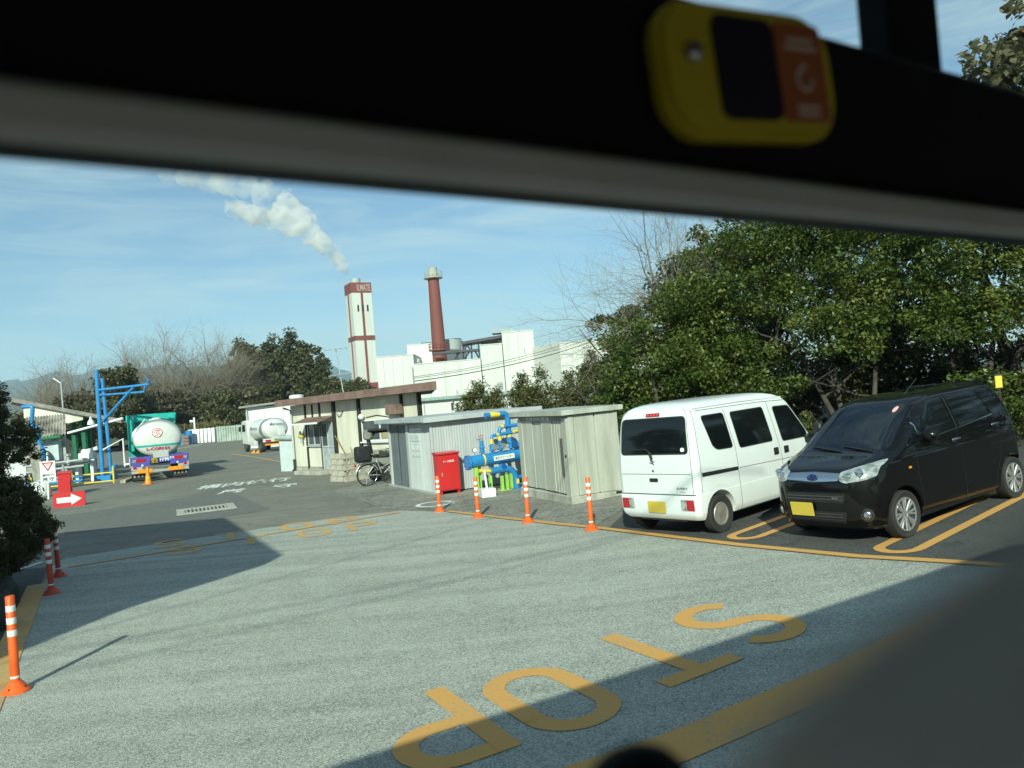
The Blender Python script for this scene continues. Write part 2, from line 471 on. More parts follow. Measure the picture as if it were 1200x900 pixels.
# kerb-side yellow lines
edge_in = [(p[0] + .08, p[1] + .05) for p in EDGE[1:]]
marking('edge_line', strip(edge_in, .13), Y_PAINT, 'long yellow line running past the four right-hand orange posts to the black car', 'road line', lift=.012)
marking('edge_line', strip([(-4.25, 5.6), (-4.9, 6.8), (-6.3, 9.35), (-7.6, 11.7)], .26), Y_FADED, 'broad faded yellow line along the left road edge by the red posts', 'road line', lift=.012)
# bay dividers: long yellow hairpins
def hairpin(name, a, b, gap, w, label):
    a = Vector(a[:2]); b = Vector(b[:2]); t = (b - a).normalized(); n = Vector((-t.y, t.x))
    r = gap / 2
    pts = [b + n * r] + [a + n * r * math.cos(rad(q)) - t * r * math.sin(rad(q)) for q in range(0, 181, 18)] + [b - n * r]
    marking(name, strip(pts, w), Y_PAINT, label, 'bay line', 'yellow hairpin bay dividers', .012)
hairpin('bay_divider', (4.16, 8.42), (9.2, 12.3), .42, .12, 'yellow hairpin bay line on the asphalt to the right of the black car')
hairpin('bay_divider', (2.98, 10.12), (7.0, 13.2), .42, .12, 'yellow hairpin bay line between the white van and the black car')
# the big word across the lane, read from the other side
def glyph(ch, w, h, s):
    if ch == 'O':
        r = w / 2 - s / 2; y = h / 2 - w / 2
        p = [(r * math.cos(rad(a)), y + r * math.sin(rad(a))) for a in range(0, 181, 15)] + [(r * math.cos(rad(a)), -y + r * math.sin(rad(a))) for a in range(180, 361, 15)]
        p.append((r, y * .3)); p.append((r, y))
        return [p]
    if ch == 'T': return [[(-w / 2, h / 2 - s / 2), (w / 2, h / 2 - s / 2)], [(0, h / 2 - s - .002), (0, 0), (0, -h / 2)]]
    if ch == 'P':
        x0 = -w / 2 + s / 2; r = h * .26 - s / 2 + s * .1; xc = w / 2 - s / 2 - r; yc = h / 2 - s / 2 - r
        return [[(x0, h / 2), (x0, 0), (x0, -h / 2)], [(x0 + s / 2 + .002, yc + r)] + [(xc + r * math.cos(rad(a)), yc + r * math.sin(rad(a))) for a in range(90, -91, -15)] + [(x0 + s / 2 + .002, yc - r)]]
    if ch == 'S':
        rx = w / 2 - s / 2; ry = h / 4 - s / 4
        p = [(rx * math.cos(rad(a)), ry + ry * math.sin(rad(a))) for a in range(25, 256, 15)]
        q = [(rx * math.cos(rad(a)), -ry + ry * math.sin(rad(a))) for a in range(75, -156, -15)]
        return [p + [(0, 0)] + q]
def word(name, letters, right, up, w, h, s, m, label, group=None, lift=.011):
    right = Vector(right).normalized(); up = Vector(up).normalized()
    c0 = Vector(letters[0][1])
    t = thing(name, (c0.x, c0.y, gz(c0.x)), 0, label, 'road lettering', group)
    for ch, c in letters:
        polys = []
        for st in glyph(ch, w, h, s):
            for q in strip(st, s): polys.append([Vector(c) + right * p.x + up * p.y for p in q])
        o = grounded(polys, lift, 'letter', m)
        o.data.transform(Matrix.Translation(-Vector(t.location))); o.parent = t
    return t
word('stop_lettering', [('S', (1.82, 6.74)), ('T', (.98, 6.26)), ('O', (.08, 5.64)), ('P', (-.76, 5.3))], (-.877, -.48), (.48, -.877), .74, 1.3, .17, Y_PAINT,
     'large yellow STOP painted upside down on the road in the foreground')
word('stop_lettering', [('S', (-6.93, 14.75)), ('T', (-5.87, 15.1)), ('O', (-4.72, 15.7)), ('P', (-3.8, 16.0))], (.93, .37), (-.37, .93), .62, 1.0, .13, Y_FADED,
     'faded yellow STOP on the far side of the thin stop line')
word('stop_lettering', [('S', (-6.25, 13.85)), ('T', (-5.17, 14.25)), ('O', (-4.05, 14.55)), ('P', (-3.18, 15.0))], (.93, .37), (-.37, .93), .62, .95, .13, Y_FADED,
     'faded yellow STOP on the near side of the thin stop line')
marking('stop_line', strip([(-.9, 3.95), (.8, 4.62), (2.3, 5.40), (4.4, 6.75)], .36), Y_PAINT, 'broad yellow stop line at the bottom beside the large STOP', 'road line')
marking('stop_line', strip([G(80, 665)[:2], G(150, 654)[:2], G(300, 629)[:2], G(468, 601)[:2]], .13), Y_FADED, 'thin faded yellow stop line running between two faded STOP words', 'road line', lift=.015)
marking('parking_line', strip([G(272, 532)[:2], G(300, 536)[:2], G(333, 542)[:2]], .16), Y_FADED, 'thin yellow line on the asphalt in front of the white mixer-shaped tanker', 'road line')
ringp = [(-2.0 + .40 * math.cos(rad(a)), 17.35 + .40 * math.sin(rad(a))) for a in range(0, 361, 20)]
marking('white_ring', strip(ringp, .11), W_PAINT, 'white painted ring on the concrete in front of the red cabinet', lift=.013)
for px in ((205, 526, 236, 521), (150, 600, 190, 594)):
    pass
marking('white_line', strip([G(208, 526)[:2], G(237, 521)[:2]], .3), W_PAINT, 'short white line on the asphalt right of the tanker truck', 'road line')
marking('white_dash', strip([G(22, 668)[:2], G(50, 659)[:2]], .1), W_PAINT, 'thin white dash on the dark side road below the clipped conifer', 'road line')
def ground_text(s, c, right, up, w, h, m, label):
    vs, fs = text_data(s, .02)
    right = Vector(right).normalized(); up = Vector(up).normalized(); c = Vector(c)
    P = [c + right * x * w + up * y * h for x, y in vs]
    me = MB().add([(p.x, p.y, gz(p.x) + .012) for p in P], fs).mesh('road_lettering')
    tag(link('road_lettering', me, m), label, 'road lettering')
ground_text('構内徐行', (-10.15, 27.85), (.968, .25), (-.25, .968), 3.25, 1.75, W_PAINT, 'white Japanese lettering on the asphalt, long upper row near the guardhouse')
ground_text('厳　守', (-8.75, 25.2), (.968, .25), (-.25, .968), 2.5, 1.4, W_PAINT, 'white Japanese lettering on the asphalt, short lower row nearest the drain')

# ================================================================ the bus the picture is taken from
BUS = thing('bus', (0, 0, 0), rad(30), 'dark bus interior seen from inside, its window header and metal trim crossing the top', 'bus')
BUS.rotation_euler = (Matrix.Rotation(rad(30), 3, 'Z') @ Matrix.Rotation(rad(.8), 3, 'Y')).to_euler()
B_BLACK = mat('black interior plastic', (.007, .008, .0085), .8, var=.1, spec=.2, bump=.15, bs=300)
B_GREY = mat('brushed grey trim', (.55, .56, .50), .5, var=.04, vs=8)
B_RUB = mat('black rubber', (.006, .006, .006), .7)
B_LIN = mat('grey interior lining', (.10, .10, .10), .8)
B_OUT = mat('white bus paint', (.7, .72, .72), .3)
PANE = pane_mat('tinted safety glass', (.908, .985, .945))
def bb(name, x0, x1, y0, y1, z0, z1, m, bev=0): return box(name, ((x0 + x1) / 2, (y0 + y1) / 2, (z0 + z1) / 2), (x1 - x0, y1 - y0, z1 - z0), m, BUS, bev)
bb('header_panel', -3, 4.5, .405, .5, 2.412, 2.553, B_BLACK, .012)
bb('trim_strip', -3, 4.5, .388, .404, 2.384, 2.411, B_GREY, .006)
bb('window_seal', -3, 4.5, .4045, .478, 2.400, 2.4115, B_RUB, .004)
bb('window_pane', -1.25, 2.25, .448, .454, 1.5, 2.3995, PANE)
bb('transom_pane', -1.25, .675, .448, .454, 2.556, 2.935, PANE)
bb('transom_pane', .775, 2.25, .448, .454, 2.556, 2.935, PANE)
bb('transom_bar',   .682, .768, .435, .475, 2.554, 2.935, B_BLACK, .006)
for x in (-1.3, 2.3):
    bb('window_pillar', x - .06, x + .06, .40, .5, 1.5, 2.3995, B_BLACK, .01)
    bb('window_pillar', x - .06, x + .06, .41, .49, 2.57, 2.935, B_BLACK, .01)
bb('roof_panel', -5, 5.5, -1.95, .5, 2.94, 3.05, B_OUT, .04)
bb('roof_lining', -4.9, 5.4, -1.9, .44, 2.90, 2.935, B_LIN)
bb('side_panel', -5, 5.5, .42, .5, .35, 1.49, B_OUT, .02)
bb('side_panel', -5, 5.5, -1.95, -1.87, .35, 1.62, B_OUT, .02)
bb('side_panel', -5, -1.37, .42, .5, 1.5, 2.93, B_OUT)
bb('side_panel', 2.37, 5.5, .42, .5, 1.5, 2.40, B_OUT)
bb('side_panel', -5, 5.5, -1.95, -1.87, 2.42, 2.93, B_BLACK)
for x in (-3.5, -1.8, -.1, 1.6, 3.4): bb('window_pillar', x - .06, x + .06, -1.94, -1.88, 1.63, 2.41, B_BLACK)
bb('end_wall', -5, -4.94, -1.86, .41, .4, 2.89, B_LIN)
bb('end_wall', 5.44, 5.5, -1.86, .41, .4, 2.89, B_LIN)
bb('floor_panel', -4.93, 5.43, -1.86, .41, .8, .9, B_LIN)

# yellow case screwed to the header
T30 = Matrix.Rotation(rad(30), 4, 'Z')
CASE = thing('emergency_case', T30 @ Vector((.458, .402, 2.482)), rad(30), 'blurred yellow emergency hammer case with dark window and orange label on the bus header', 'safety case')
CASE.rotation_euler = (T30 @ Matrix.Rotation(rad(-5), 4, 'Y')).to_euler()
CASE.scale = (.83, .8, .79)
B_YEL = mat('yellow plastic', (.50, .42, .02), .45, var=.05)
MR = Matrix(((1, 0, 0, 0), (0, 0, 1, 0), (0, 1, 0, 0), (0, 0, 0, 1)))      # prism drawn in XZ, extruded along Y
bm_ = MB()
for w, h, r, y0, y1 in ((.226, .128, .042, -.014, -.002), (.214, .116, .038, -.020, -.0145)): bm_.prism(rrect(w, h, r, 6), y0, y1, MR)
bm_.build('case_body', B_YEL, CASE, 40)
MB().prism(rrect(.078, .098, .012, 4, -.012, .002), -.0225, -.0202, MR).build('dark_window', mat('dark purple plastic', (.012, .008, .02), .3), CASE)
MB().prism(rrect(.066, .098, .008, 4, .062, .002), -.0225, -.0202, MR).build('orange_label', mat('orange label', (.36, .10, .025), .6, var=.05), CASE)
LBW = mat('pale label print', (.62, .5, .42), .6)
for z, w in ((.034, .036), (.026, .044), (-.033, .03), (-.040, .03)): box('label_line', (.062, -.0235, z), (w, .0012, .004), LBW, CASE)
lettering('↻', frame((.062, -.0240, -.002), (1, 0, 0), (0, 0, 1)), .024, .032, LBW, CASE, 'label_icon', .02)
MB().lathe([(.009, 0), (.009, .006), (.004, .009), (.0001, .009)], 12, Matrix.Translation((-.078, -.02, .012)) @ Matrix.Rotation(rad(90), 4, 'X')).build('fixing_screw', mat('steel', (.4, .4, .4), .35, 1), CASE, 40)

# grey seat back close to the lens
def bus_plane(px, py, dy):
    n = Vector((-math.sin(rad(30)), math.cos(rad(30)), 0)); r = ray(px, py); p = CAM + r * (dy / r.dot(n))
    q = Matrix.Rotation(rad(-30), 3, 'Z') @ p
    return q.x, q.z
SEAT = thing('passenger_seat', T30 @ Vector((.11, .045, .9)), rad(30), 'blurred grey seat back in the bottom right corner close to the camera', 'bus seat')
seat_px = [(1420, 480), (1290, 570), (1225, 617), (1160, 665), (1080, 715), (1000, 768), (935, 815), (885, 862), (852, 915), (835, 985), (830, 1060), (1420, 1060)]
sp = [(x - .11, z - .9) for x, z in (bus_plane(px - 22, py - 24, .055) for px, py in seat_px)]
lowz = min(p[1] for p in sp)
sp = sp[:-1] + [(sp[-2][0] + .02, lowz - .45), (sp[-1][0], lowz - .45)]
seat_o = MB().prism(sp[::-1], -.035, .01, MR).build('backrest', mat('grey seat fabric', (.80, .66, .54), .9, var=.12, vs=14, bump=.3, bs=400), SEAT)
bvm = seat_o.modifiers.new('round', 'BEVEL'); bvm.width = .005; bvm.segments = 3
hx, hz = bus_plane(748, 935, .27)
MB().ball((hx - .11, .225, hz - .9), .022, 14, 9, (1.25, 1, 1)).cyl((hx - .11, .225, hz - 1.4), (hx - .11, .225, hz - .9), .012).build('grab_handle', B_BLACK, SEAT, 50)

# ================================================================ unseen canopy off the left edge, outlined to throw the shade across the road
CAN = thing('shade_canopy', (-9, 3, 0), 0, 'unseen flat canopy on posts off the left edge, shaped for the shade it casts', 'canopy')
cp = [(-5.3, 1.75), (-8.45, 7.4), (-12.6, 7.1), (-14.5, -4), (-6.95, -3.2), (-6.7, -2.0), (-6.35, -.4)]
MB().prism([(x + 9, y - 3) for x, y in cp], 5.6, 6.0).build('canopy_roof', mat('grey canopy sheet', (.4, .4, .38), .6), CAN)
for x, y in ((-9.3, 4.8), (-12, 4.8), (-9.3, -1.5), (-12, -1.5)): MB().cyl((x + 9, y - 3, 0), (x + 9, y - 3, 5.59), .1).build('post', mat('grey canopy sheet', (.4, .4, .38)), CAN, 40)

# ================================================================ mountains
rng = random.Random(5)
prof = [(-900, 452), (-600, 440), (-300, 446), (-120, 438), (0, 451), (12, 443), (26, 447), (42, 444), (55, 437), (68, 434), (84, 438), (104, 435), (124, 432), (160, 430), (200, 424), (240, 430), (300, 421), (340, 426), (366, 425), (380, 424), (396, 430), (415, 436), (440, 446), (480, 452), (560, 458), (800, 445), (1000, 438), (1400, 400)]
prof = [D(px, py, 4300) for px, py in prof]
NX, NY = 260, 26
xs = np.linspace(prof[0].x, prof[-1].x, NX)
hr = np.interp(xs, [p.x for p in prof], [p.z for p in prof])
jit = np.array([math.sin(x * .021) * 7 + math.sin(x * .053 + 1) * 4 + math.sin(x * .11 + 2) * 2.5 for x in xs])
mv, mf = [], []
for j in range(NY):
    t = j / (NY - 1); yy = 3300 + 2600 * t
    k = 1 - abs(t - .385) / (.385 if t < .385 else .615)
    for i in range(NX):
        spur = math.sin(xs[i] * .009 + math.sin(yy * .004) * 2.2) * 55 * k * (1 - k) * 2.2
        mv.append((xs[i], yy, max(-2, (hr[i] + jit[i]) * (k ** .8) + spur)))
for j in range(NY - 1):
    for i in range(NX - 1): mf.append((j * NX + i, j * NX + i + 1, (j + 1) * NX + i + 1, (j + 1) * NX + i))
tag(MB().add(mv, mf).build('mountains', mat('forested slope', (.045, .06, .05), .95, var=.3, vs=.012), None, 60), kind='structure')
# ================================================================ VEHICLES
WHITE_CAR = mat('white car paint', (.74, .77, .76), .28, var=.02, coat=.6)
BLACK_CAR = mat('black car paint', (.0022, .0022, .0026), .5, var=.1, coat=1.0, spec=.1, dirt=(.0035, .0035, .003))
SEAM = mat('door gap', (.015, .015, .015), .8)
DARK_GLASS = mat('privacy glass', (.006, .008, .009), .06, var=.05, spec=.6)
RUBBER = mat('tyre rubber', (.018, .018, .018), .85, var=.15, dirt=(.03, .028, .026))
STEEL_RIM = mat('silver steel rim', (.42, .42, .39), .45, .6, dirt=(.25, .22, .18))
ALLOY = mat('bright alloy', (.62, .62, .60), .3, .8, var=.05)
CHROME = mat('chrome', (.7, .72, .75), .12, 1.0, var=.02)
BLK_PL = mat('black plastic trim', (.02, .02, .02), .55)
RED_LENS = mat('red lamp lens', (.42, .015, .02), .15, var=.15, vs=30, coat=.5)
CLEAR_LENS = mat('clear lamp lens', (.36, .39, .37), .15, .35, var=.45, vs=14, coat=.9)
AMBER = mat('amber reflector', (.75, .28, .02), .3)
PLATE_Y = mat('yellow number plate', (.62, .46, .06), .5, var=.04)
WINDSCREEN = glass_mat('windscreen glass', (.62, .70, .68), 2.5)
CABIN = mat('dark cabin trim', (.03, .03, .032), .8)

def interp(tab, z, k):
    if z <= tab[0][0]: return tab[0][k]
    for a, b in zip(tab, tab[1:]):
        if z <= b[0]:
            t = (z - a[0]) / (b[0] - a[0]); return a[k] + (b[k] - a[k]) * t
    return tab[-1][k]
class Shell:
    """a body made of level slices (z, x_rear, x_front, half width, rear corner, front corner length, front corner width)"""
    def __init__(s, tab): s.t = tab
    def row(s, z): return [interp(s.t, z, k) for k in range(1, 7)]
    def outline(s, z, ins=0.0, N=10):
        xr, xf, w, rr, fx, fy = s.row(z); xr += ins; xf -= ins; w -= ins
        w = max(w, .03); rr = min(rr, w * .95, (xf - xr) * .45); fx = min(fx, (xf - xr) * .45); fy = min(fy, w * .95)
        p = []
        for i in range(N + 1):
            a = rad(180 + 90 * i / N); p.append((xr + rr + rr * math.cos(a), -w + rr + rr * math.sin(a)))
        for i in range(1, 12): p.append((xr + rr + (xf - fx - xr - rr) * i / 12, -w))
        for i in range(N + 1):
            a = rad(270 + 90 * i / N); p.append((xf - fx + fx * math.cos(a), -w + fy + fy * math.sin(a)))
        h = p[:]
        for i in range(1, 6): p.append((xf, (-w + fy) * (1 - i / 3)))
        p += [(x, -y) for x, y in h[::-1]]
        for i in range(1, 6): p.append((xr, (w - rr) * (1 - i / 3)))
        return p
    def mesh(s, zs, ins=0.0):
        mb = MB(); rows = [s.outline(z, ins) for z in zs]; n = len(rows[0])
        for z, r in zip(zs, rows): mb.v += [(x, y, z) for x, y in r]
        for i in range(len(zs) - 1):
            for k in range(n): mb.f.append((i * n + k, i * n + (k + 1) % n, (i + 1) * n + (k + 1) % n, (i + 1) * n + k))
        mb.f.append(tuple(range(n - 1, -1, -1))); mb.f.append(tuple((len(zs) - 1) * n + k for k in range(n)))
        return mb
    def side(s, sg):
        def f(x, z, off=0):
            xr, xf, w, rr, fx, fy = s.row(z)
            y = w
            if x > xf - fx: q = min(1, (x - xf + fx) / fx); y = w - fy + fy * math.sqrt(max(0, 1 - q * q))
            elif x < xr + rr: q = min(1, (xr + rr - x) / rr); y = w - rr + rr * math.sqrt(max(0, 1 - q * q))
            return (x, sg * (y + off), z)
        return f
    def front(s, y, z, off=0):
        xr, xf, w, rr, fx, fy = s.row(z); a = abs(y); x = xf
        if a > w - fy: q = min(1, (a - w + fy) / fy); x = xf - fx + fx * math.sqrt(max(0, 1 - q * q))
        return (x + off, y, z)
    def rear(s, y, z, off=0):
        xr, xf, w, rr, fx, fy = s.row(z); a = abs(y); x = xr
        if a > w - rr: q = min(1, (a - w + rr) / rr); x = xr + rr - rr * math.sqrt(max(0, 1 - q * q))
        return (x - off, y, z)
    def panel(s, name, poly, f, off, m, parent, du=.06, smooth=30, th=0):
        bm = bmesh.new()
        bm.faces.new([bm.verts.new((u, z, 0)) for u, z in poly])
        us = [p[0] for p in poly]; zs = [p[1] for p in poly]
        k = math.ceil(min(us) / du)
        while k * du < max(us):
            bmesh.ops.bisect_plane(bm, geom=bm.verts[:] + bm.edges[:] + bm.faces[:], plane_co=(k * du, 0, 0), plane_no=(1, 0, 0), dist=1e-5); k += 1
        for r in s.t:
            if min(zs) < r[0] < max(zs):
                bmesh.ops.bisect_plane(bm, geom=bm.verts[:] + bm.edges[:] + bm.faces[:], plane_co=(0, r[0], 0), plane_no=(0, 1, 0), dist=1e-5)
        for v in bm.verts: v.co = f(v.co.x, v.co.y, off)
        bmesh.ops.recalc_face_normals(bm, faces=bm.faces)
        me = bpy.data.meshes.new(name); bm.to_mesh(me); bm.free()
        return link(name, me, m, parent, smooth)
    def line(s, name, pts, f, off, w, m, parent, du=.06):
        for i, q in enumerate(strip(pts, w)):
            pass
        bm = bmesh.new()
        qs = strip(pts, w); vl = {}
        def gv(p):
            k = (round(p[0], 5), round(p[1], 5))
            if k not in vl: vl[k] = bm.verts.new((p[0], p[1], 0))
            return vl[k]
        for q in qs:
            try: bm.faces.new([gv(p) for p in q])
            except ValueError: pass
        us = [p[0] for q in qs for p in q]
        k = math.ceil(min(us) / du)
        while k * du < max(us):
            bmesh.ops.bisect_plane(bm, geom=bm.verts[:] + bm.edges[:] + bm.faces[:], plane_co=(k * du, 0, 0), plane_no=(1, 0, 0), dist=1e-5); k += 1
        for r in s.t: bmesh.ops.bisect_plane(bm, geom=bm.verts[:] + bm.edges[:] + bm.faces[:], plane_co=(0, r[0], 0), plane_no=(0, 1, 0), dist=1e-5)
        for v in bm.verts: v.co = f(v.co.x, v.co.y, off)
        me = bpy.data.meshes.new(name); bm.to_mesh(me); bm.free()
        return link(name, me, m, parent)
def roundpoly(pts, r, n=4):
    out = []; N = len(pts)
    for i in range(N):
        p = Vector(pts[i]); a = Vector(pts[i - 1]); b = Vector(pts[(i + 1) % N])
        rr = min(r, (a - p).length * .45, (b - p).length * .45)
        s = p + (a - p).normalized() * rr; e = p + (b - p).normalized() * rr
        for k in range(n + 1):
            t = k / n; q = s * (1 - t) ** 2 + p * 2 * t * (1 - t) + e * t * t; out.append((q.x, q.y))
    return out
def wheel(parent, loc, R, wd, side, style):
    """tyre (part) with its rim (sub-part); side = +1/-1 is the outer face along Y"""
    rr = R * (.72 if style == 'alloy' else .62 if style != 'steel' else .60)
    M = Matrix.Translation(loc) @ Matrix.Rotation(rad(-90 * side), 4, 'X')
    h = wd / 2
    prof = [(rr, -h * .8), (R * .93, -h), (R * .985, -h * .86), (R, -h * .6), (R, h * .6), (R * .985, h * .86), (R * .93, h), (rr + .012, h * .82), (rr, h * .7)]
    t = MB().lathe(prof, 40, M).build('wheel', RUBBER, parent, 40)
    rm = MB()
    rm.lathe([(rr + .001, h * .72), (rr - .006, h * .86), (rr - .022, h * .80), (rr - .03, h * .2), (.02, h * .05), (.0001, h * .05)], 40, M)
    if style == 'steel':
        rm.lathe([(rr * .86, h * .25), (rr * .74, h * .62), (rr * .52, h * .55), (rr * .40, h * .28), (rr * .26, h * .34), (.0001, h * .34)], 40, M)
        o = rm.build('rim', STEEL_RIM, t, 35)
        hl = MB()
        for k in range(10):
            a = 2 * math.pi * k / 10; hl.cyl((rr * .60 * math.cos(a), rr * .60 * math.sin(a), h * .5), (rr * .60 * math.cos(a), rr * .60 * math.sin(a), h * .66), .018, n=8, M=M)
        hl.cyl((0, 0, h * .3), (0, 0, h * .7), .040, n=12, M=M)
        hl.build('rim_hole', BLK_PL, t)
    else:
        o = rm.build('rim', mat('dark wheel well', (.05, .05, .05), .6, .5), t, 35)
        sp = MB(); n = {'alloy': 8, 'truck': 0}[style]
        for k in range(n):
            a = 2 * math.pi * k / n
            for da in (-.14, .14):
                p0 = Vector((.035 * math.cos(a), .035 * math.sin(a), h * .62)); p1 = Vector(((rr - .012) * math.cos(a + da), (rr - .012) * math.sin(a + da), h * .82))
                sp.ring([p0, p1], [.018, .012], 6, True, M)
        sp.lathe([(rr, h * .7), (rr - .004, h * .9), (rr - .02, h * .88), (rr - .024, h * .6)], 40, M)
        sp.cyl((0, 0, h * .3), (0, 0, h * .75), .048, n=16, M=M)
        sp.build('spokes', ALLOY if style == 'alloy' else STEEL_RIM, t, 40)
    return t
def side_seams(S, lines, f, parent, w=.007):
    for l in lines: S.line('door_gap', l, f, .0022, w, SEAM, parent)

# ---------------------------------------------------------------- the white kei van
VAN = thing('white_van', (2.335, 11.10, .148), .67, 'white box kei van seen from its rear right corner, beside the beige shed', 'van')
n_ = Vector((-.03, 0, 1)).normalized(); VAN.rotation_euler = (Vector((0, 0, 1)).rotation_difference(n_).to_matrix() @ Matrix.Rotation(.67, 3, 'Z')).to_euler()
vt = [(.24, -.42, 2.70, .69, .10, .30, .25), (.29, -.475, 2.82, .715, .09, .30, .25), (.34, -.495, 2.88, .73, .085, .30, .25), (.56, -.50, 2.89, .737, .08, .30, .25), (.595, -.49, 2.88, .737, .08, .3, .25), (.602, -.478, 2.88, .733, .08, .3, .25),
      (.8, -.476, 2.86, .7375, .09, .28, .25), (.95, -.472, 2.78, .7375, .09, .25, .25), (1.08, -.466, 2.62, .733, .09, .22, .22), (1.3, -.445, 2.42, .712, .09, .18, .2), (1.5, -.42, 2.24, .692, .09, .15, .18), (1.66, -.39, 2.09, .672, .09, .12, .15), (1.73, -.368, 2.00, .658, .10, .12, .15),
      (1.765, -.35, 1.94, .645, .11, .12, .15), (1.772, -.346, 1.93, .630, .11, .12, .15), (1.81, -.31, 1.84, .605, .13, .15, .18), (1.845, -.25, 1.70, .555, .16, .2, .22), (1.87, -.16, 1.50, .48, .2, .25, .25), (1.885, -.02, 1.2, .37, .2, .25, .25), (1.892, .15, .95, .22, .2, .2, .2)]
VS = Shell(vt)
zs = [r[0] for r in vt]
body = VS.mesh(zs).build('body', WHITE_CAR, VAN, 28)
cut = []
for x in (0, 2.43):
    for sg in (-1, 1):
        cut.append(MB().cyl((x, sg * .45, .27), (x, sg * .9, .27), .335, n=36).build('cutter', None))
bpy.context.view_layer.update()
for c in cut: c.parent = VAN
boolean(body, cut)
body.data.polygons.foreach_set('use_smooth', [True] * len(body.data.polygons)); body.data.set_sharp_from_angle(angle=rad(28))
for x in (0, 2.43):
    for sg in (-1, 1): wheel(VAN, (x, sg * .655, .268), .268, .145, sg, 'steel')
box('underbody', (1.2, 0, .27), (3.2, .86, .12), BLK_PL, VAN)
R_ = VS.side(-1); L_ = VS.side(1)
qtr = roundpoly([(-.17, 1.655), (.335, 1.655), (.42, 1.15), (.06, 1.16), (-.03, 1.22)], .05)
sld = roundpoly([(.50, 1.645), (1.31, 1.645), (1.42, 1.12), (.585, 1.12)], .045)
frt = roundpoly([(1.575, 1.625), (2.0, 1.61), (2.36, 1.17), (2.37, 1.08), (1.68, 1.085)], .05)
for f in (R_, L_):
    for w in (qtr, sld, frt):
        k = VS.panel('side_window', w, f, .004, DARK_GLASS, VAN)
    for w in (qtr, sld, frt): VS.line('window_rubber', w + [w[0]], f, .0052, .014, BLK_PL, VAN)
    side_seams(VS, [[(-.33, 1.74), (-.36, 1.2), (-.385, .62)], [(.37, 1.71), (.47, 1.15), (.49, .25)], [(1.45, 1.71), (1.55, 1.15), (1.60, .9), (1.63, .25)], [(2.45, 1.05), (2.5, .7), (2.40, .58)], [(.50, .84), (1.59, .815), (2.42, .80)],
                    [(-.33, 1.74), (.4, 1.735), (1.3, 1.725), (1.98, 1.70)], [(.40, .25), (2.08, .245)]], f, VAN)
    VS.panel('slide_rail', [(-.36, .89), (.475, .865), (.475, .815), (-.36, .835)], f, .006, BLK_PL, VAN)
    VS.line('rail_slot', [(-.30, .862), (.44, .84)], f, .009, .018, SEAM, VAN)
    for hx, hz_ in ((1.47, .955), (1.745, .95)):
        h = VS.panel('door_handle', roundpoly([(hx - .065, hz_ + .055), (hx + .065, hz_ + .055), (hx + .065, hz_ - .055), (hx - .065, hz_ - .055)], .02), f, .006, BLK_PL, VAN)
        p = f(hx, hz_ - .005, .014); box('handle_grip', p, (.08, .016, .035), SEAM, h, .006)
# wheel arch lip
for f in (R_, L_):
    VS.line('arch_lip', [(.39 * math.cos(rad(a)), .27 + .42 * math.sin(rad(a))) for a in range(4, 177, 8)], f, .003, .05, WHITE_CAR, VAN)
rw = roundpoly([(-.585, 1.68), (.585, 1.68), (.62, 1.17), (-.62, 1.17)], .06)
VS.panel('rear_window', rw, VS.rear, .005, DARK_GLASS, VAN)
VS.line('window_rubber', rw + [rw[0]], VS.rear, .007, .018, BLK_PL, VAN)
VS.line('door_gap', [(-.64, .885), (.64, .885)], VS.rear, .002, .007, SEAM, VAN)
VS.line('door_gap', [(-.69, .60), (.69, .60)], VS.rear, .006, .010, SEAM, VAN)
for s in (-1, 1): VS.line('door_gap', [(s * .655, .62), (s * .66, .9), (s * .652, 1.2), (s * .60, 1.72), (s * .53, 1.785)], VS.rear, .003, .006, SEAM, VAN)
for s in (-1, 1):
    o = VS.panel('tail_lamp', [(s * .44, .535), (s * .665, .535), (s * .665, .385), (s * .44, .385)], VS.rear, .008, RED_LENS, VAN)
    VS.panel('lamp_segment', [(s * .44, .533), (s * .535, .533), (s * .535, .387), (s * .44, .387)], VS.rear, .011, CLEAR_LENS, o)
o = VS.panel('brake_lamp', roundpoly([(-.13, 1.752), (.13, 1.752), (.13, 1.705), (-.13, 1.705)], .012), VS.rear, .012, RED_LENS, VAN)
for k in range(4): VS.panel('lamp_segment', rrect(.022, .014, .004, 2, -.085 + .057 * k, 1.728), VS.rear, .015, mat('bright red bulb', (.75, .2, .2), .3), o)
VS.panel('number_plate', roundpoly([(-.16, .50), (.17, .50), (.17, .335), (-.16, .335)], .012), VS.rear, .014, PLATE_Y, VAN)
VS.panel('tailgate_handle', rrect(.16, .055, .016, 3, .03, .80), VS.rear, .006, BLK_PL, VAN)
MB().tube([VS.rear(.02, 1.10, .02), VS.rear(.05, 1.20, .03)], .018).tube([VS.rear(.05, 1.20, .03), VS.rear(.14, 1.245, .02), VS.rear(.50, 1.235, .016)], .010).build('wiper', BLK_PL, VAN, 40)
lettering('EVERY', frame(VS.rear(-.47, .685, .004), (0, -1, 0), (0, 0, 1)), .19, .032, SEAM, VAN, 'badge')
lettering('JOIN', frame(VS.rear(-.47, .637, .004), (0, -1, 0), (0, 0, 1)), .10, .018, SEAM, VAN, 'badge')
em = MB()
for q in strip([(.035, .03), (-.035, .005), (.035, -.005), (-.035, -.03)], .018): em.add([(0, y, z) for y, z in q], [(0, 1, 2, 3)])
e_ = em.build('emblem', CHROME, VAN); e_.location = VS.rear(.03, 1.055, .006)
MB().ball((0, 0, 0), .018, 10, 6, (.5, 1, 1)).build('door_lock', BLK_PL, VAN).location = VS.rear(.03, .93, .002)
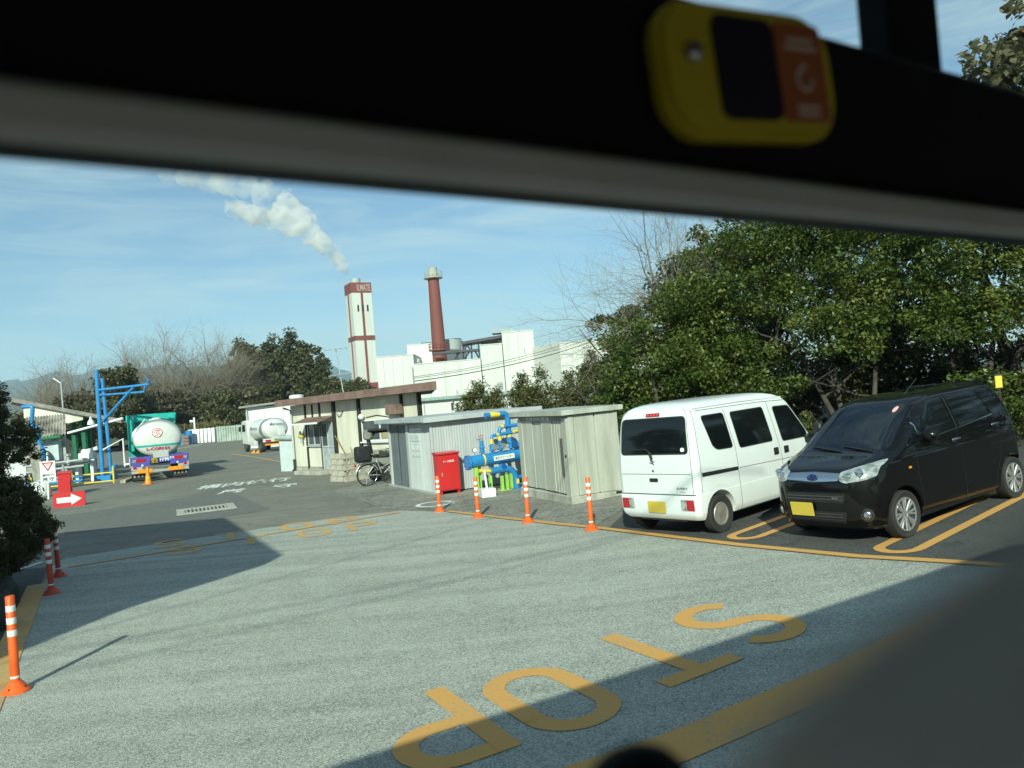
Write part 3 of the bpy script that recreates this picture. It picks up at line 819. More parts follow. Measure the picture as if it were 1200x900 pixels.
VS.panel('sticker', rrect(.07, .055, .024, 4, -.53, 1.225), VS.rear, .008, mat('white sticker', (.8, .8, .78)), VAN)
for s in (-1, 1):
    mr = MB().box((2.43, s * .90, 1.17), (.10, .16, .22), bev=.03).tube([(2.44, s * .70, 1.09), (2.44, s * .86, 1.11)], .02).build('door_mirror', BLK_PL, VAN, 40)
VS.panel('windscreen', roundpoly([(-.60, 1.10), (.60, 1.10), (.55, 1.67), (-.55, 1.67)], .06), VS.front, .004, DARK_GLASS, VAN)
MB().tube([(-.30, -.645, 1.775), (.8, -.648, 1.78), (1.9, -.643, 1.755)], .010).build('roof_gutter', WHITE_CAR, VAN)

# ---------------------------------------------------------------- the black minicar
CAR = thing('black_car', (4.119, 9.433, gz(4.119)), -2.61, 'shiny black tall minicar facing the road on the right, with silver alloy wheels', 'car', tilt=True)
ct = [(.17, -2.60, .50, .66, .15, .34, .40), (.22, -2.67, .60, .70, .15, .36, .40), (.32, -2.71, .645, .725, .15, .38, .42), (.5, -2.73, .66, .735, .14, .40, .42), (.68, -2.73, .655, .7375, .14, .42, .42), (.80, -2.73, .63, .7375, .14, .42, .40), (.85, -2.725, .59, .735, .14, .40, .38), (.885, -2.72, .52, .738, .14, .36, .36), (.90, -2.72, .48, .742, .14, .34, .35), (.912, -2.72, .445, .729, .14, .33, .34),
      (.92, -2.72, .42, .729, .14, .32, .34), (.955, -2.715, .30, .726, .14, .26, .30), (.99, -2.71, .17, .722, .14, .22, .27), (1.02, -2.71, .06, .718, .14, .20, .26), (1.06, -2.70, -.02, .713, .14, .20, .26), (1.15, -2.69, -.16, .697, .14, .20, .25), (1.25, -2.67, -.315, .678, .14, .2, .24), (1.35, -2.63, -.47, .655, .14, .2, .23), (1.45, -2.585, -.635, .628, .15, .2, .22),
      (1.51, -2.55, -.745, .605, .16, .2, .22), (1.55, -2.52, -.84, .575, .16, .22, .24), (1.58, -2.50, -.95, .53, .18, .24, .25), (1.602, -2.46, -1.10, .45, .2, .25, .25), (1.615, -2.38, -1.28, .34, .2, .2, .2), (1.622, -2.2, -1.5, .2, .15, .15, .15)]
CS = Shell(ct)
body = CS.mesh([r[0] for r in ct]).build('body', BLACK_CAR, CAR, 30)
cut = []
cz = [.62, .8, .9, .96, 1.02, 1.06, 1.15, 1.25, 1.35, 1.45, 1.51, 1.55]
cab = Shell([(r[0], r[1] + .1, min(r[2] - .10, -.02 if r[0] < 1.0 else r[2] - .07), r[3] - .05, r[4], r[5], r[6]) for r in ct])
cut.append(cab.mesh(cz).build('cutter', None))
ws = roundpoly([(-.60, 1.055), (.60, 1.055), (.50, 1.49), (-.50, 1.49)], .05)
cut.append(MB().prism(ws, -1.0, .30, Matrix(((0, 0, 1, 0), (1, 0, 0, 0), (0, 1, 0, 0), (0, 0, 0, 1)))).build('cutter', None))
for x in (0, -2.455):
    for sg in (-1, 1): cut.append(MB().cyl((x, sg * .48, .278), (x, sg * .95, .278), .335, n=36).build('cutter', None))
for c in cut: c.parent = CAR
bpy.context.view_layer.update()
boolean(body, cut)
body.data.polygons.foreach_set('use_smooth', [True] * len(body.data.polygons)); body.data.set_sharp_from_angle(angle=rad(30))
for x in (0, -2.455):
    for sg in (-1, 1): wheel(CAR, (x, sg * .652, .278), .278, .16, sg, 'alloy')
CS.panel('windscreen', roundpoly([(-.615, 1.04), (.615, 1.04), (.515, 1.505), (-.515, 1.505)], .05), CS.front, .004, WINDSCREEN, CAR)
box('underbody', (-1.1, 0, .24), (2.9, .88, .14), BLK_PL, CAR)
# cabin
box('dashboard', (-.42, 0, .93), (.62, 1.18, .16), CABIN, CAR, .05)
for s in (-1, 1):
    MB().box((-1.15, s * .33, .80), (.5, .48, .14), bev=.05).box((-1.38, s * .33, 1.05), (.13, .46, .5), bev=.05).box((-1.42, s * .33, 1.38), (.09, .26, .15), bev=.03).build('seat', mat('grey seat cloth', (.10, .10, .11), .9), CAR, 40)
sw = MB()
for a in range(0, 360, 20):
    sw.cyl((-.66 - .05 * math.sin(rad(a)), -.33 + .175 * math.cos(rad(a)), 1.06 + .165 * math.sin(rad(a))), (-.66 - .05 * math.sin(rad(a + 20)), -.33 + .175 * math.cos(rad(a + 20)), 1.06 + .165 * math.sin(rad(a + 20))), .014, n=6)
sw.box((-.65, -.33, 1.06), (.05, .32, .05), bev=.015).build('steering_wheel', CABIN, CAR, 40)
box('door_trim', (-.60, -.615, 1.06), (.5, .02, .16), mat('pale grey trim', (.32, .34, .33), .7), CAR)
R_ = CS.side(-1); L_ = CS.side(1)
fw = roundpoly([(-.50, 1.345), (-.72, 1.475), (-.98, 1.525), (-1.215, 1.53), (-1.275, 1.115), (-.50, 1.075)], .03)
tri = roundpoly([(-.36, 1.235), (-.455, 1.31), (-.455, 1.072), (-.19, 1.06)], .015)
bwn = roundpoly([(-1.30, 1.53), (-1.97, 1.515), (-2.13, 1.175), (-1.345, 1.12)], .03)
qw = roundpoly([(-2.02, 1.51), (-2.30, 1.47), (-2.415, 1.22), (-2.19, 1.185)], .03)
for f in (R_, L_):
    for w in (fw, tri, bwn, qw): CS.panel('side_window', w, f, .004, DARK_GLASS, CAR)
    CS.line('window_trim', [(-.20, 1.055), (-.5, 1.066), (-1.28, 1.107), (-2.17, 1.172)], f, .008, .016, CHROME, CAR)
    CS.line('window_trim', [(-.30, 1.26), (-.5, 1.385), (-.72, 1.492), (-.98, 1.545), (-1.25, 1.55), (-1.98, 1.538), (-2.3, 1.495)], f, .006, .014, BLK_PL, CAR)
    CS.line('pillar_trim', [(-1.255, 1.53), (-1.31, 1.115)], f, .007, .03, BLK_PL, CAR)
    CS.line('pillar_trim', [(-.478, 1.30), (-.478, 1.07)], f, .009, .02, CHROME, CAR)
    side_seams(CS, [[(-.33, 1.04), (-.345, .6), (-.40, .24)], [(-1.285, 1.10), (-1.30, .7), (-1.31, .22)], [(-2.18, 1.165), (-2.24, .85), (-2.16, .58), (-2.05, .45), (-2.0, .22)], [(-.35, .225), (-2.05, .215)], [(-2.42, 1.2), (-2.55, 1.0), (-2.6, .62)]], f, CAR, .008)
    for hx, hz_ in ((-1.205, .985), (-2.15, 1.045)):
        p = f(hx, hz_, .022); MB().box(p, (.19, .022, .03), bev=.009).build('door_handle', CHROME, CAR, 40)
    CS.panel('side_marker', rrect(.06, .025, .01, 3, -.18, .80), f, .004, AMBER, CAR)
    hl = roundpoly([(.20, .985), (.46, .885), (.56, .775), (.34, .755), (.24, .86)], .03)
    CS.line('arch_lip', [(.36 * math.cos(rad(a)), .278 + .365 * math.sin(rad(a))) for a in range(6, 175, 8)], f, .004, .02, BLACK_CAR, CAR)
for s in (-1, 1):
    mb = MB().box((-.50, s * .83, 1.13), (.13, .20, .155), bev=.045).tube([(-.46, s * .69, 1.075), (-.47, s * .78, 1.09)], .022).build('door_mirror', BLACK_CAR, CAR, 40)
    hl = CS.panel('headlight', roundpoly([(s * .355, .865), (s * .52, .915), (s * .665, .955), (s * .705, .96), (s * .70, .80), (s * .62, .765), (s * .44, .745), (s * .37, .77)], .02), CS.front, .012, CLEAR_LENS, CAR, .03)
    for y, z, r in ((.46, .815, .045), (.57, .845, .052)):
        p = CS.front(s * y, z, .0); MB().lathe([(r, .0), (r * .95, .022), (r * .6, .028), (.0001, .032)], 16, Matrix.Translation((p[0] + .012, p[1], p[2])) @ Matrix.Rotation(rad(90), 4, 'Y')).build('lamp_bulb', CHROME, hl, 40)
    p = CS.front(s * .60, .365, .0)
    fg = MB().lathe([(.075, -.02), (.075, .01), (.055, .012), (.05, .0)], 18, Matrix.Translation(p) @ Matrix.Rotation(rad(s * 28), 4, 'Z') @ Matrix.Rotation(rad(90), 4, 'Y')).build('fog_lamp', BLK_PL, CAR, 40)
    MB().lathe([(.05, .0), (.03, .016), (.0001, .02)], 16, Matrix.Translation(p) @ Matrix.Rotation(rad(s * 28), 4, 'Z') @ Matrix.Rotation(rad(90), 4, 'Y')).build('lamp_bulb', CHROME, fg, 40)
CS.panel('grille_bar', roundpoly([(-.37, .855), (0, .868), (.37, .855), (.36, .775), (0, .75), (-.36, .775)], .02), CS.front, .016, CHROME, CAR, .04)
oe = CS.panel('emblem', [(.075 * math.cos(rad(a)), .81 + .042 * math.sin(rad(a))) for a in range(0, 360, 20)], CS.front, .026, CHROME, CAR)
CS.panel('emblem_field', [(.066 * math.cos(rad(a)), .81 + .035 * math.sin(rad(a))) for a in range(0, 360, 20)], CS.front, .029, mat('deep blue enamel', (.01, .015, .08), .2), oe)
for y, z, r in ((-.035, .818, .014), (.0, .80, .008), (.022, .822, .008), (.04, .812, .008), (.012, .835, .007), (.03, .796, .007)):
    st = [(y + r * (1 if k % 2 == 0 else .35) * math.cos(rad(45 * k)), z + r * (1 if k % 2 == 0 else .35) * math.sin(rad(45 * k))) for k in range(8)]
    CS.panel('emblem_star', st, CS.front, .032, CHROME, oe)
CS.panel('grille', roundpoly([(-.43, .625), (.43, .625), (.40, .515), (-.40, .515)], .03), CS.front, .006, SEAM, CAR)
for z in (.555, .59): CS.line('grille_slat', [(-.40, z), (.40, z)], CS.front, .016, .014, mat('satin grille', (.06, .06, .065), .3), CAR)
lo = CS.panel('lower_grille', roundpoly([(-.42, .41), (.42, .41), (.38, .275), (-.38, .275)], .03), CS.front, .006, SEAM, CAR)
for z in (.31, .345, .378): CS.line('grille_slat', [(-.36, z), (.36, z)], CS.front, .014, .012, mat('satin grille', (.06, .06, .065), .3), CAR)
for k in range(9): CS.line('grille_slat', [(-.32 + .08 * k, .285), (-.32 + .08 * k, .40)], CS.front, .010, .008, BLK_PL, CAR)
CS.panel('number_plate', roundpoly([(-.34, .51), (-.01, .51), (-.01, .345), (-.34, .345)], .012), CS.front, .03, PLATE_Y, CAR)
lettering('4WD', frame(CS.front(.30, .572, .02), (0, 1, 0), (0, 0, 1)), .08, .02, CHROME, CAR, 'badge')
for q in ([(-.65, .22), (-.3, .205), (.3, .205), (.65, .22)],): CS.line('chin_gap', q, CS.front, .003, .008, SEAM, CAR)
CS.panel('sticker', [(.37 + .032 * math.cos(rad(a)), 1.455 + .032 * math.sin(rad(a))) for a in range(0, 360, 24)], CS.front, .009, mat('pink sticker', (.75, .45, .42)), CAR)
for y0, y1 in ((-.45, .08), (.0, .5)): MB().tube([CS.front(y1 - .05, 1.03, .02), CS.front(y0, 1.085, .02)], .010).build('wiper', BLK_PL, CAR, 40)
MB().box((-2.5, 0, 1.605), (.22, .98, .03), bev=.012).build('spoiler', BLACK_CAR, CAR, 40)
MB().tube([(-1.05, .25, 1.60), (-1.32, .28, 1.78)], .005).build('aerial', BLK_PL, CAR)

# ---------------------------------------------------------------- tanker truck seen from behind
TANK_W = mat('tank white', (.60, .62, .58), .35, var=.05, vs=2, coat=.3)
TANK_M = mat('dull tank metal', (.40, .41, .40), .35, .7, var=.1, vs=2)
TEAL = mat('turquoise paint', (.02, .40, .33), .4, var=.06)
VIOLET = mat('violet blue paint', (.075, .075, .36), .45, var=.1)
SILVER = mat('silver paint', (.5, .5, .49), .45, .5)
RED_INK = mat('red lettering', (.5, .02, .03), .5)
WHT_INK = mat('white lettering', (.8, .8, .8), .5)
PL_GREY = mat('grey plate', (.42, .43, .43), .6, var=.03)
TR = thing('tanker_truck', (-15.7, 33.05, 0), rad(117.5), 'tanker truck with white tank and violet rear beam parked beside the blue loading arm', 'tanker truck')
# local X forward (away), Y left, Z up
TM = Matrix(((0, 0, 1, 0), (1, 0, 0, 0), (0, 1, 0, 0), (0, 0, 0, 1)))          # lathe axis along X
tk = MB().lathe([(.0001, .15), (.35, .16), (.62, .20), (.82, .27), (.93, .36), (.98, .48), (.98, 6.6), (.94, 6.8), (.7, 7.0), (.0001, 7.1)], 40, Matrix.Translation((0, 0, 1.84)) @ TM, sx=1.0, sy=.80).build('tank', TANK_W, TR, 35)
for x in (.70, 2.4, 4.2, 6.0): MB().lathe([(.985, 0), (1.0, .01), (1.0, .09), (.985, .10)], 40, Matrix.Translation((x, 0, 1.92)) @ TM, sx=1.0, sy=.80).build('tank_band', TANK_M, tk, 35)
def on_tank(y, z, off=.012):                                       # the dished rear end
    r = math.sqrt((y / 1.0) ** 2 + ((z - 1.84) / .80) ** 2)
    pr = [(0, .15), (.35, .16), (.62, .20), (.82, .27), (.93, .36), (.98, .48)]
    x = .48
    for (a, p), (b, q) in zip(pr, pr[1:]):
        if a <= r <= b: x = p + (q - p) * (r - a) / (b - a); break
    return (x - off, y, z)
def tank_decal(name, poly, m, parent, off):
    bm = bmesh.new(); bm.faces.new([bm.verts.new((u, z, 0)) for u, z in poly])
    us = [p[0] for p in poly]; zz = [p[1] for p in poly]
    for ax, lo, hi in ((0, min(us), max(us)), (1, min(zz), max(zz))):
        k = math.ceil(lo / .07)
        while k * .07 < hi:
            no = (1, 0, 0) if ax == 0 else (0, 1, 0); co = (k * .07, 0, 0) if ax == 0 else (0, k * .07, 0)
            bmesh.ops.bisect_plane(bm, geom=bm.verts[:] + bm.edges[:] + bm.faces[:], plane_co=co, plane_no=no, dist=1e-5); k += 1
    for v in bm.verts: v.co = on_tank(v.co.x, v.co.y, off)
    me = bpy.data.meshes.new(name); bm.to_mesh(me); bm.free(); return link(name, me, m, parent)
tank_decal('teal_stripe', [(-.93, 1.61), (.93, 1.61), (.91, 1.53), (-.91, 1.53)], TEAL, tk, .02)
disc = lambda r, cy, cz: [(cy + r * math.cos(rad(a)), cz + r * math.sin(rad(a))) for a in range(0, 360, 20)]
tank_decal('round_mark', disc(.21, .02, 2.12), RED_INK, tk, .02)
tank_decal('round_mark', disc(.18, .02, 2.12), WHT_INK, tk, .026)
vs, fs = text_data('燃', .03)
MB().add([on_tank(.02 - x * .26, 2.12 + y * .28, .033) for x, y in vs], fs).build('lettering', RED_INK, tk)
vs, fs = text_data('L-CORNX', .03)
MB().add([on_tank(.02 - x * .95, 1.43 + y * .13, .03) for x, y in vs], fs).build('lettering', RED_INK, tk)
MB().lathe([(.22, 0), (.22, .14), (.16, .20), (.0001, .21)], 20, Matrix.Translation((1.2, 0, 2.60))).build('manhole_cap', TANK_W, tk, 40)
MB().lathe([(.22, 0), (.22, .14), (.16, .20), (.0001, .21)], 20, Matrix.Translation((4.4, 0, 2.60))).build('manhole_cap', TANK_W, tk, 40)
MB().tube([(.9, .85, 1.75), (.95, .80, 2.35), (1.4, .45, 2.75), (3, .4, 2.8)], .03).build('handrail', TANK_W, tk, 40)
box('chassis', (4.4, 0, .86), (8.0, .9, .22), BLK_PL, TR)
box('rear_beam', (-.02, 0, .98), (.14, 2.34, .30), VIOLET, TR, .015)
for s in (-1, 1):
    box('beam_bracket', (-.05, s * .75, .82), (.12, .7, .24), VIOLET, TR, .01)
    l = box('tail_lamp', (-.105, s * .80, .965), (.03, .46, .15), RED_LENS, TR, .01); box('lamp_segment', (-.122, s * 1.02, .965), (.02, .14, .12), CLEAR_LENS, l)
    box('lamp_panel', (-.07, s * .93, .66), (.05, .44, .22), SILVER, TR, .01)
    tri_ = MB().prism([(s * 1.0 - .09, .62), (s * 1.0 + .09, .62), (s * 1.0, .76)], -.115, -.098, Matrix(((0, 0, 1, 0), (1, 0, 0, 0), (0, 1, 0, 0), (0, 0, 0, 1)))).build('reflector', RED_LENS, TR)
    MB().ball((-.10, s * .70, .75), .05, 10, 6).build('work_lamp', WHT_INK, TR, 40)
    b_ = box('mud_flap', (.10, s * .80, .30), (.04, .62, .36), RUBBER, TR)
    for k in range(4): box('flap_mark', (.078, s * .80 - .22 + .15 * k, .30), (.006, .07, .09), mat('grey print', (.4, .4, .4)), b_)
    box('rear_reflector', (-.12, s * .62, .50), (.03, .62, .17), AMBER, TR, .01)
    for x in (1.35, 2.6): wheel(TR, (x, s * .92, .48), .48, .45, s, 'truck')
    wheel(TR, (8.6, s * .98, .48), .48, .28, s, 'truck')
    MB().box((4.6, s * 1.02, .78), (1.6, .35, .5), bev=.03).build('side_tank', SILVER, TR, 40)
box('bumper_bar', (-.07, 0, .47), (.08, 2.3, .13), SILVER, TR, .02)
box('number_plate', (-.12, -.05, 1.18), (.02, .62, .30), PL_GREY, TR, .02)
k_ = box('hazard_plate', (-.10, .22, .935), (.02, .32, .28), mat('black plate', (.02, .02, .02)), TR)
MT = lambda y, z, x=-.113: frame((x, y, z), (0, -1, 0), (0, 0, 1))
lettering('高圧', MT(.22, .995), .26, .11, mat('yellow lettering', (.8, .5, .03)), k_)
lettering('ガス', MT(.22, .875), .26, .11, mat('yellow lettering', (.8, .5, .03)), k_)
lettering('FPM', MT(-.17, .945, -.0935), .34, .17, WHT_INK, TR); lettering('309', MT(-.52, .975, -.0935), .3, .12, WHT_INK, TR)
# cab
MB().box((8.6, 0, 1.9), (1.9, 2.3, 2.3), bev=.12).build('cab', TEAL, TR, 40)
MB().box((7.35, .98, 2.05), (.5, .32, 1.7), bev=.04).build('deck_box', TEAL, TR, 40)
MB().box((7.35, -.98, 2.75), (.5, .34, .5), bev=.04).build('deck_box', TEAL, TR, 40)
MB().box((7.40, 0, 2.90), (.28, 2.4, .42), bev=.04).build('wind_deflector', TEAL, TR, 40)

# ---------------------------------------------------------------- white tanker at the far yard
TR2 = thing('white_tanker', (D(326, 529, 54).x, 54.0, 0), rad(126), 'small white tanker lorry with grey lettering parked before the long white warehouse', 'tanker truck')
TR2.scale = (.88, .88, .88)
t2 = MB().lathe([(.0001, -.1), (.5, -.05), (.85, .15), (1.0, .5), (1.0, 3.9), (.8, 4.15), (.0001, 4.25)], 32, Matrix.Translation((0, 0, 1.84)) @ TM, sx=1.08, sy=.90).build('tank', TANK_W, TR2, 35)
MB().lathe([(1.004, .45), (1.02, .46), (1.02, 1.1), (1.004, 1.11)], 32, Matrix.Translation((0, 0, 1.84)) @ TM, sx=1.08, sy=.90).build('tank_band', TANK_M, t2, 35)
lettering('Marutomo', frame((-.10, -.1, 2.25), (-.05, -1, 0), (0.12, 0, 1)), 1.3, .24, mat('grey blue lettering', (.12, .15, .22)), t2)
lettering('Marutomo', frame((2.4, 1.12, 2.0), (-1, 0, 0), (0, -.12, 1)), 1.8, .3, mat('grey blue lettering', (.12, .15, .22)), t2)
box('rear_frame', (.1, 0, .95), (.4, 2.2, .3), TANK_W, TR2, .02)
for s in (-1, 1):
    box('tail_lamp', (-.11, s * .78, .92), (.03, .44, .16), RED_LENS, TR2)
    wheel(TR2, (1.3, s * .85, .42), .42, .42, s, 'truck'); wheel(TR2, (5.3, s * .9, .42), .42, .26, s, 'truck')
    MB().box((3.1, s * .95, .72), (1.2, .3, .4), bev=.03).build('side_tank', TANK_W, TR2, 40)
    MB().box((5.6, s * 1.32, 2.0), (.10, .2, .42), bev=.04).tube([(5.7, s * 1.05, 2.1), (5.62, s * 1.28, 2.1)], .02).build('door_mirror', BLK_PL, TR2, 40)
box('rear_reflector', (-.08, 0, .62), (.06, 2.1, .13), AMBER, TR2)
box('hazard_plate', (-.115, .15, .95), (.02, .34, .24), mat('amber plate', (.6, .4, .03)), TR2)
c_ = MB().box((5.1, 0, 1.65), (1.7, 2.15, 2.1), bev=.12).build('cab', TANK_W, TR2, 40)
for s in (-1, 1): box('side_window', (5.3, s * 1.08, 2.05), (.8, .012, .6), DARK_GLASS, TR2)
box('windscreen', (5.955, 0, 2.0), (.012, 1.8, .75), DARK_GLASS, TR2)
box('chassis', (3, 0, .72), (5.6, .8, .2), BLK_PL, TR2)
box('pump_cabinet', (-.14, -.35, 1.55), (.3, .5, .55), TANK_W, TR2, .03)
for k, c in enumerate(((D(297, 531, 54).x, 54), (D(301.5, 532, 53.3).x, 53.3))):
    wc = thing('wheel_chock', (c[0], c[1], 0), .3 * k, ['orange wheel chock on the ground left of the far white tanker rear wheel', 'orange wheel chock on the ground nearest the far white tanker rear bumper'][k], 'wheel chock')
    MB().prism([(-.15, 0), (.15, 0), (.15, .2), (.05, .2)], -.1, .1, Matrix(((1, 0, 0, 0), (0, 0, 1, 0), (0, 1, 0, 0), (0, 0, 0, 1)))).build('chock_body', AMBER, wc)
    MB().box((.16, 0, .1), (.02, .15, .03)).build('chock_grip', BLK_PL, wc)
# ================================================================ BUILDINGS AND YARD EQUIPMENT
CREAM = mat('cream siding', (.68, .66, .55), .7, var=.05, vs=1.2, dirt=(.50, .48, .385), streak=.15)
BROWN_F = mat('brown fascia', (.20, .125, .10), .6, var=.18, vs=2.5)
DKPOST = mat('dark brown post', (.03, .025, .02), .7)
GREYSTEEL = mat('grey painted steel', (.36, .40, .39), .5, var=.08)
SHED_G = mat('pale grey shed sheet', (.45, .475, .475), .45, var=.07, vs=3, dirt=(.37, .39, .385), streak=.12)
SHED_D = mat('slate grey shed door', (.10, .12, .13), .4, var=.1)
SHED_B = mat('beige grey shed sheet', (.42, .43, .365), .5, var=.09, vs=3, dirt=(.31, .315, .26), streak=.12)
CONC = mat('weathered concrete', (.36, .35, .30), .9, var=.25, vs=3, bump=.4, bs=90, streak=.4)
BLOCKM = mat('concrete block', (.38, .36, .29), .9, var=.2, vs=4, bump=.5, bs=110)
RED = mat('red cabinet paint', (.56, .018, .02), .4, var=.1, vs=2, coat=.2, dirt=(.46, .03, .03))
ORANGE = mat('orange post plastic', (.85, .12, .015), .45, var=.06)
REDPOST = mat('sun bleached red post plastic', (.50, .06, .03), .5, var=.1)
REFL = mat('white reflective tape', (.78, .80, .78), .35, var=.04, vs=30)
BLUE = mat('blue pipe paint', (.018, .21, .50), .4, var=.12, vs=5, coat=.2, dirt=(.03, .17, .36))
LIME = mat('lime green paint', (.30, .58, .10), .45)
YEL = mat('yellow tape', (.75, .55, .05), .45)
WHITEP = mat('white paint', (.72, .74, .72), .5, var=.06)
GALV = mat('galvanised pipe', (.40, .42, .42), .5, .6, var=.12)
GREENS = mat('dark green steel', (.01, .13, .06), .5)
GLASS_B = mat('dim window glass', (.05, .065, .07), .08, var=.2)
INK = mat('black ink', (.02, .02, .02), .6)
BLUE_INK = mat('blue ink', (.03, .06, .3), .6)

def spot(p, z=None): return (p[0], p[1], gz(p[0]) if z is None else z)

# ---- flexible posts
def post(px, py, h, m, label, lean=0, group='flexible road posts'):
    p = G(px, py)
    t = thing('road_post', (p.x, p.y, gz(p.x) + .004), rad(px * 7 % 90), label, 'bollard', group)
    t.rotation_euler = (0, lean, t.rotation_euler.z)
    MB().lathe([(.118, 0), (.118, .012), (.10, .03), (.055, .085), (.042, .10), (.0001, .10)], 24).build('base', m, t, 30)
    MB().lathe([(.038, .10), (.038, h - .006), (.033, h), (.0001, h)], 20).build('shaft', m, t, 40)
    for z0, z1 in ((h - .14, h - .085), (h - .25, h - .195), (h - .36, h - .305), (.125, .145)):
        MB().lathe([(.0385, z0), (.0392, z0 + .002), (.0392, z1 - .002), (.0385, z1)], 20).build('reflective_band', REFL, t, 40)
    for k in range(4):
        a = rad(45 + 90 * k); MB().cyl((.085 * math.cos(a), .085 * math.sin(a), .03), (.085 * math.cos(a), .085 * math.sin(a), .052), .009, n=6).build('bolt', INK, t)
post(19, 811, .86, ORANGE, 'orange road post with white bands, nearest one at the left edge in full sun')
post(61, 696, .80, REDPOST, 'red road post with white bands, nearer of two in the shade by the clipped conifer', -.03)
post(69, 676, .80, REDPOST, 'red road post with white bands, farther of two in the shade by the clipped conifer', -.02)
post(515.4, 599.5, .76, ORANGE, 'orange road post standing in front of the red cabinet')
post(560.6, 606.7, .79, ORANGE, 'orange road post standing in front of the lime green pipe supports')
post(619, 612.5, .82, ORANGE, 'orange road post at the left corner of the beige shed', .02)
post(693.6, 621.5, .84, ORANGE, 'orange road post between the beige shed and the white van', .03)

# ---- guardhouse
GH = thing('guardhouse', (-9.44, 31.69, 0), math.atan2(-.72, .69), 'long low cream guardhouse with brown fascia roof behind the grey shed', 'building')
LN, DP, HT = 9.35, 5.5, 2.80
MB().prism([(.02, .1), (9.05, .1), (3.5, 4.1), (.02, 4.1)], .01, HT - .01).build('core_wall', CREAM, GH)
def siding(x0, x1, z0, z1, n):
    w = (x1 - x0) / n
    for i in range(n): box('siding_panel', (x0 + w * (i + .5), .055, (z0 + z1) / 2), (w - .012, .07, z1 - z0), CREAM, GH, .006)
siding(.0, 1.30, .22, 2.78, 2)
siding(1.34, 2.46, .22, 1.10, 1); siding(1.34, 2.46, 2.02, 2.78, 2)
siding(2.50, 3.44, 2.02, 2.78, 1)
siding(3.66, 5.24, .75, 2.78, 2); siding(5.44, 8.02, 1.97, 2.78, 3); siding(5.44, 8.02, .75, 1.20, 3); siding(7.28, 8.02, 1.21, 1.96, 1)
siding(8.14, 9.02, .75, 2.78, 2)
box('lower_wall', (6.46, .08, .38), (5.6, .05, .72), mat('grey rendered plinth', (.30, .31, .29), .85, var=.15), GH)
box('plinth', (1.75, .05, .10), (3.46, .12, .20), CONC, GH, .01)
for x, w in ((1.32, .05), (2.48, .05), (3.55, .17), (5.34, .13), (8.08, .09), (9.07, .09), (1.9, .02)):
    box('post', (x, .02, 1.40 if w > .03 else 2.4), (w, .14, 2.72 if w > .03 else .7), DKPOST, GH)
# window beside the door
w = box('window', (1.91, .05, 1.56), (1.02, .08, .88), GLASS_B, GH)
for x in (1.42, 1.91, 2.40): box('window_frame', (x, .0, 1.56), (.045, .05, .90), SHED_G, w)
for z in (1.12, 2.0): box('window_frame', (1.91, -.002, z), (1.02, .05, .045), SHED_G, w)
box('window_sill', (1.91, -.03, 1.07), (1.1, .10, .04), SHED_G, w)
# sliding door
d = box('door', (2.97, .05, 1.07), (.92, .08, 1.86), mat('grey aluminium door', (.32, .36, .37), .45), GH)
for x in (2.74, 3.20): box('door_glass', (x, .005, 1.50), (.38, .012, .85), GLASS_B if x < 3 else mat('frosted glass', (.3, .36, .38), .3), d)
for x in (2.52, 2.97, 3.42): box('door_frame', (x, .0, 1.07), (.045, .05, 1.86), SHED_G, d)
box('door_rail', (2.97, -.002, 1.03), (.86, .045, .05), SHED_G, d)
aw = MB().slab((1.40, -.72, 2.03), (3.50, -.72, 2.03), (3.50, 0, 2.24), (1.40, 0, 2.24), .03).build('awning', BROWN_F, GH)
box('awning_edge', (2.45, -.735, 2.0), (2.12, .025, .07), WHITEP, aw)
# big window
w = box('window', (6.36, .05, 1.58), (1.74, .08, .74), GLASS_B, GH)
for x in (5.5, 6.66, 7.22): box('window_frame', (x, .0, 1.58), (.05, .05, .76), WHITEP, w)
for z in (1.22, 1.95): box('window_frame', (6.36, -.002, z), (1.76, .05, .05), WHITEP, w)
box('window_sill', (6.36, -.04, 1.16), (1.85, .12, .05), WHITEP, w)
box('cardboard_sheet', (6.95, -.028, 1.42), (.44, .012, .34), mat('tan board', (.34, .29, .18), .8), w)
# roof
rf = MB().prism([(-.15, -.55), (10.8, -.55), (4.1, 4.4), (-.15, 4.4)], HT + .005, HT + .24).build('roof', BROWN_F, GH)
for i in range(6): box('fascia_board', (-.15 + 1.825 * (i + .5), -.567, HT + .11), (1.818, .03, .27), BROWN_F, rf)
MB().lathe([(.18, 0), (.30, .05), (.30, .16), (.2, .2), (.0001, .2)], 16, Matrix.Translation((.1, .3, HT + .24))).build('roof_vent', WHITEP, rf, 40)
MB().tube([(.22, -.40, 2.70), (.22, -.28, 2.66), (.22, -.08, 2.58), (.22, -.08, .55)], .045).build('drainpipe', SHED_G, GH, 40)
MB().tube([(.22, -.08, .54), (.22, -.08, .14), (.22, -.16, .06)], .055).build('drainpipe', DKPOST, GH, 40)
ac = box('vent_hood', (7.85, -.17, 2.28), (.62, .32, .36), BROWN_F, GH, .01); box('mouth_shade', (7.85, -.17, 2.085), (.56, .26, .02), INK, ac)  # black plate under the hood stands for the shade inside it
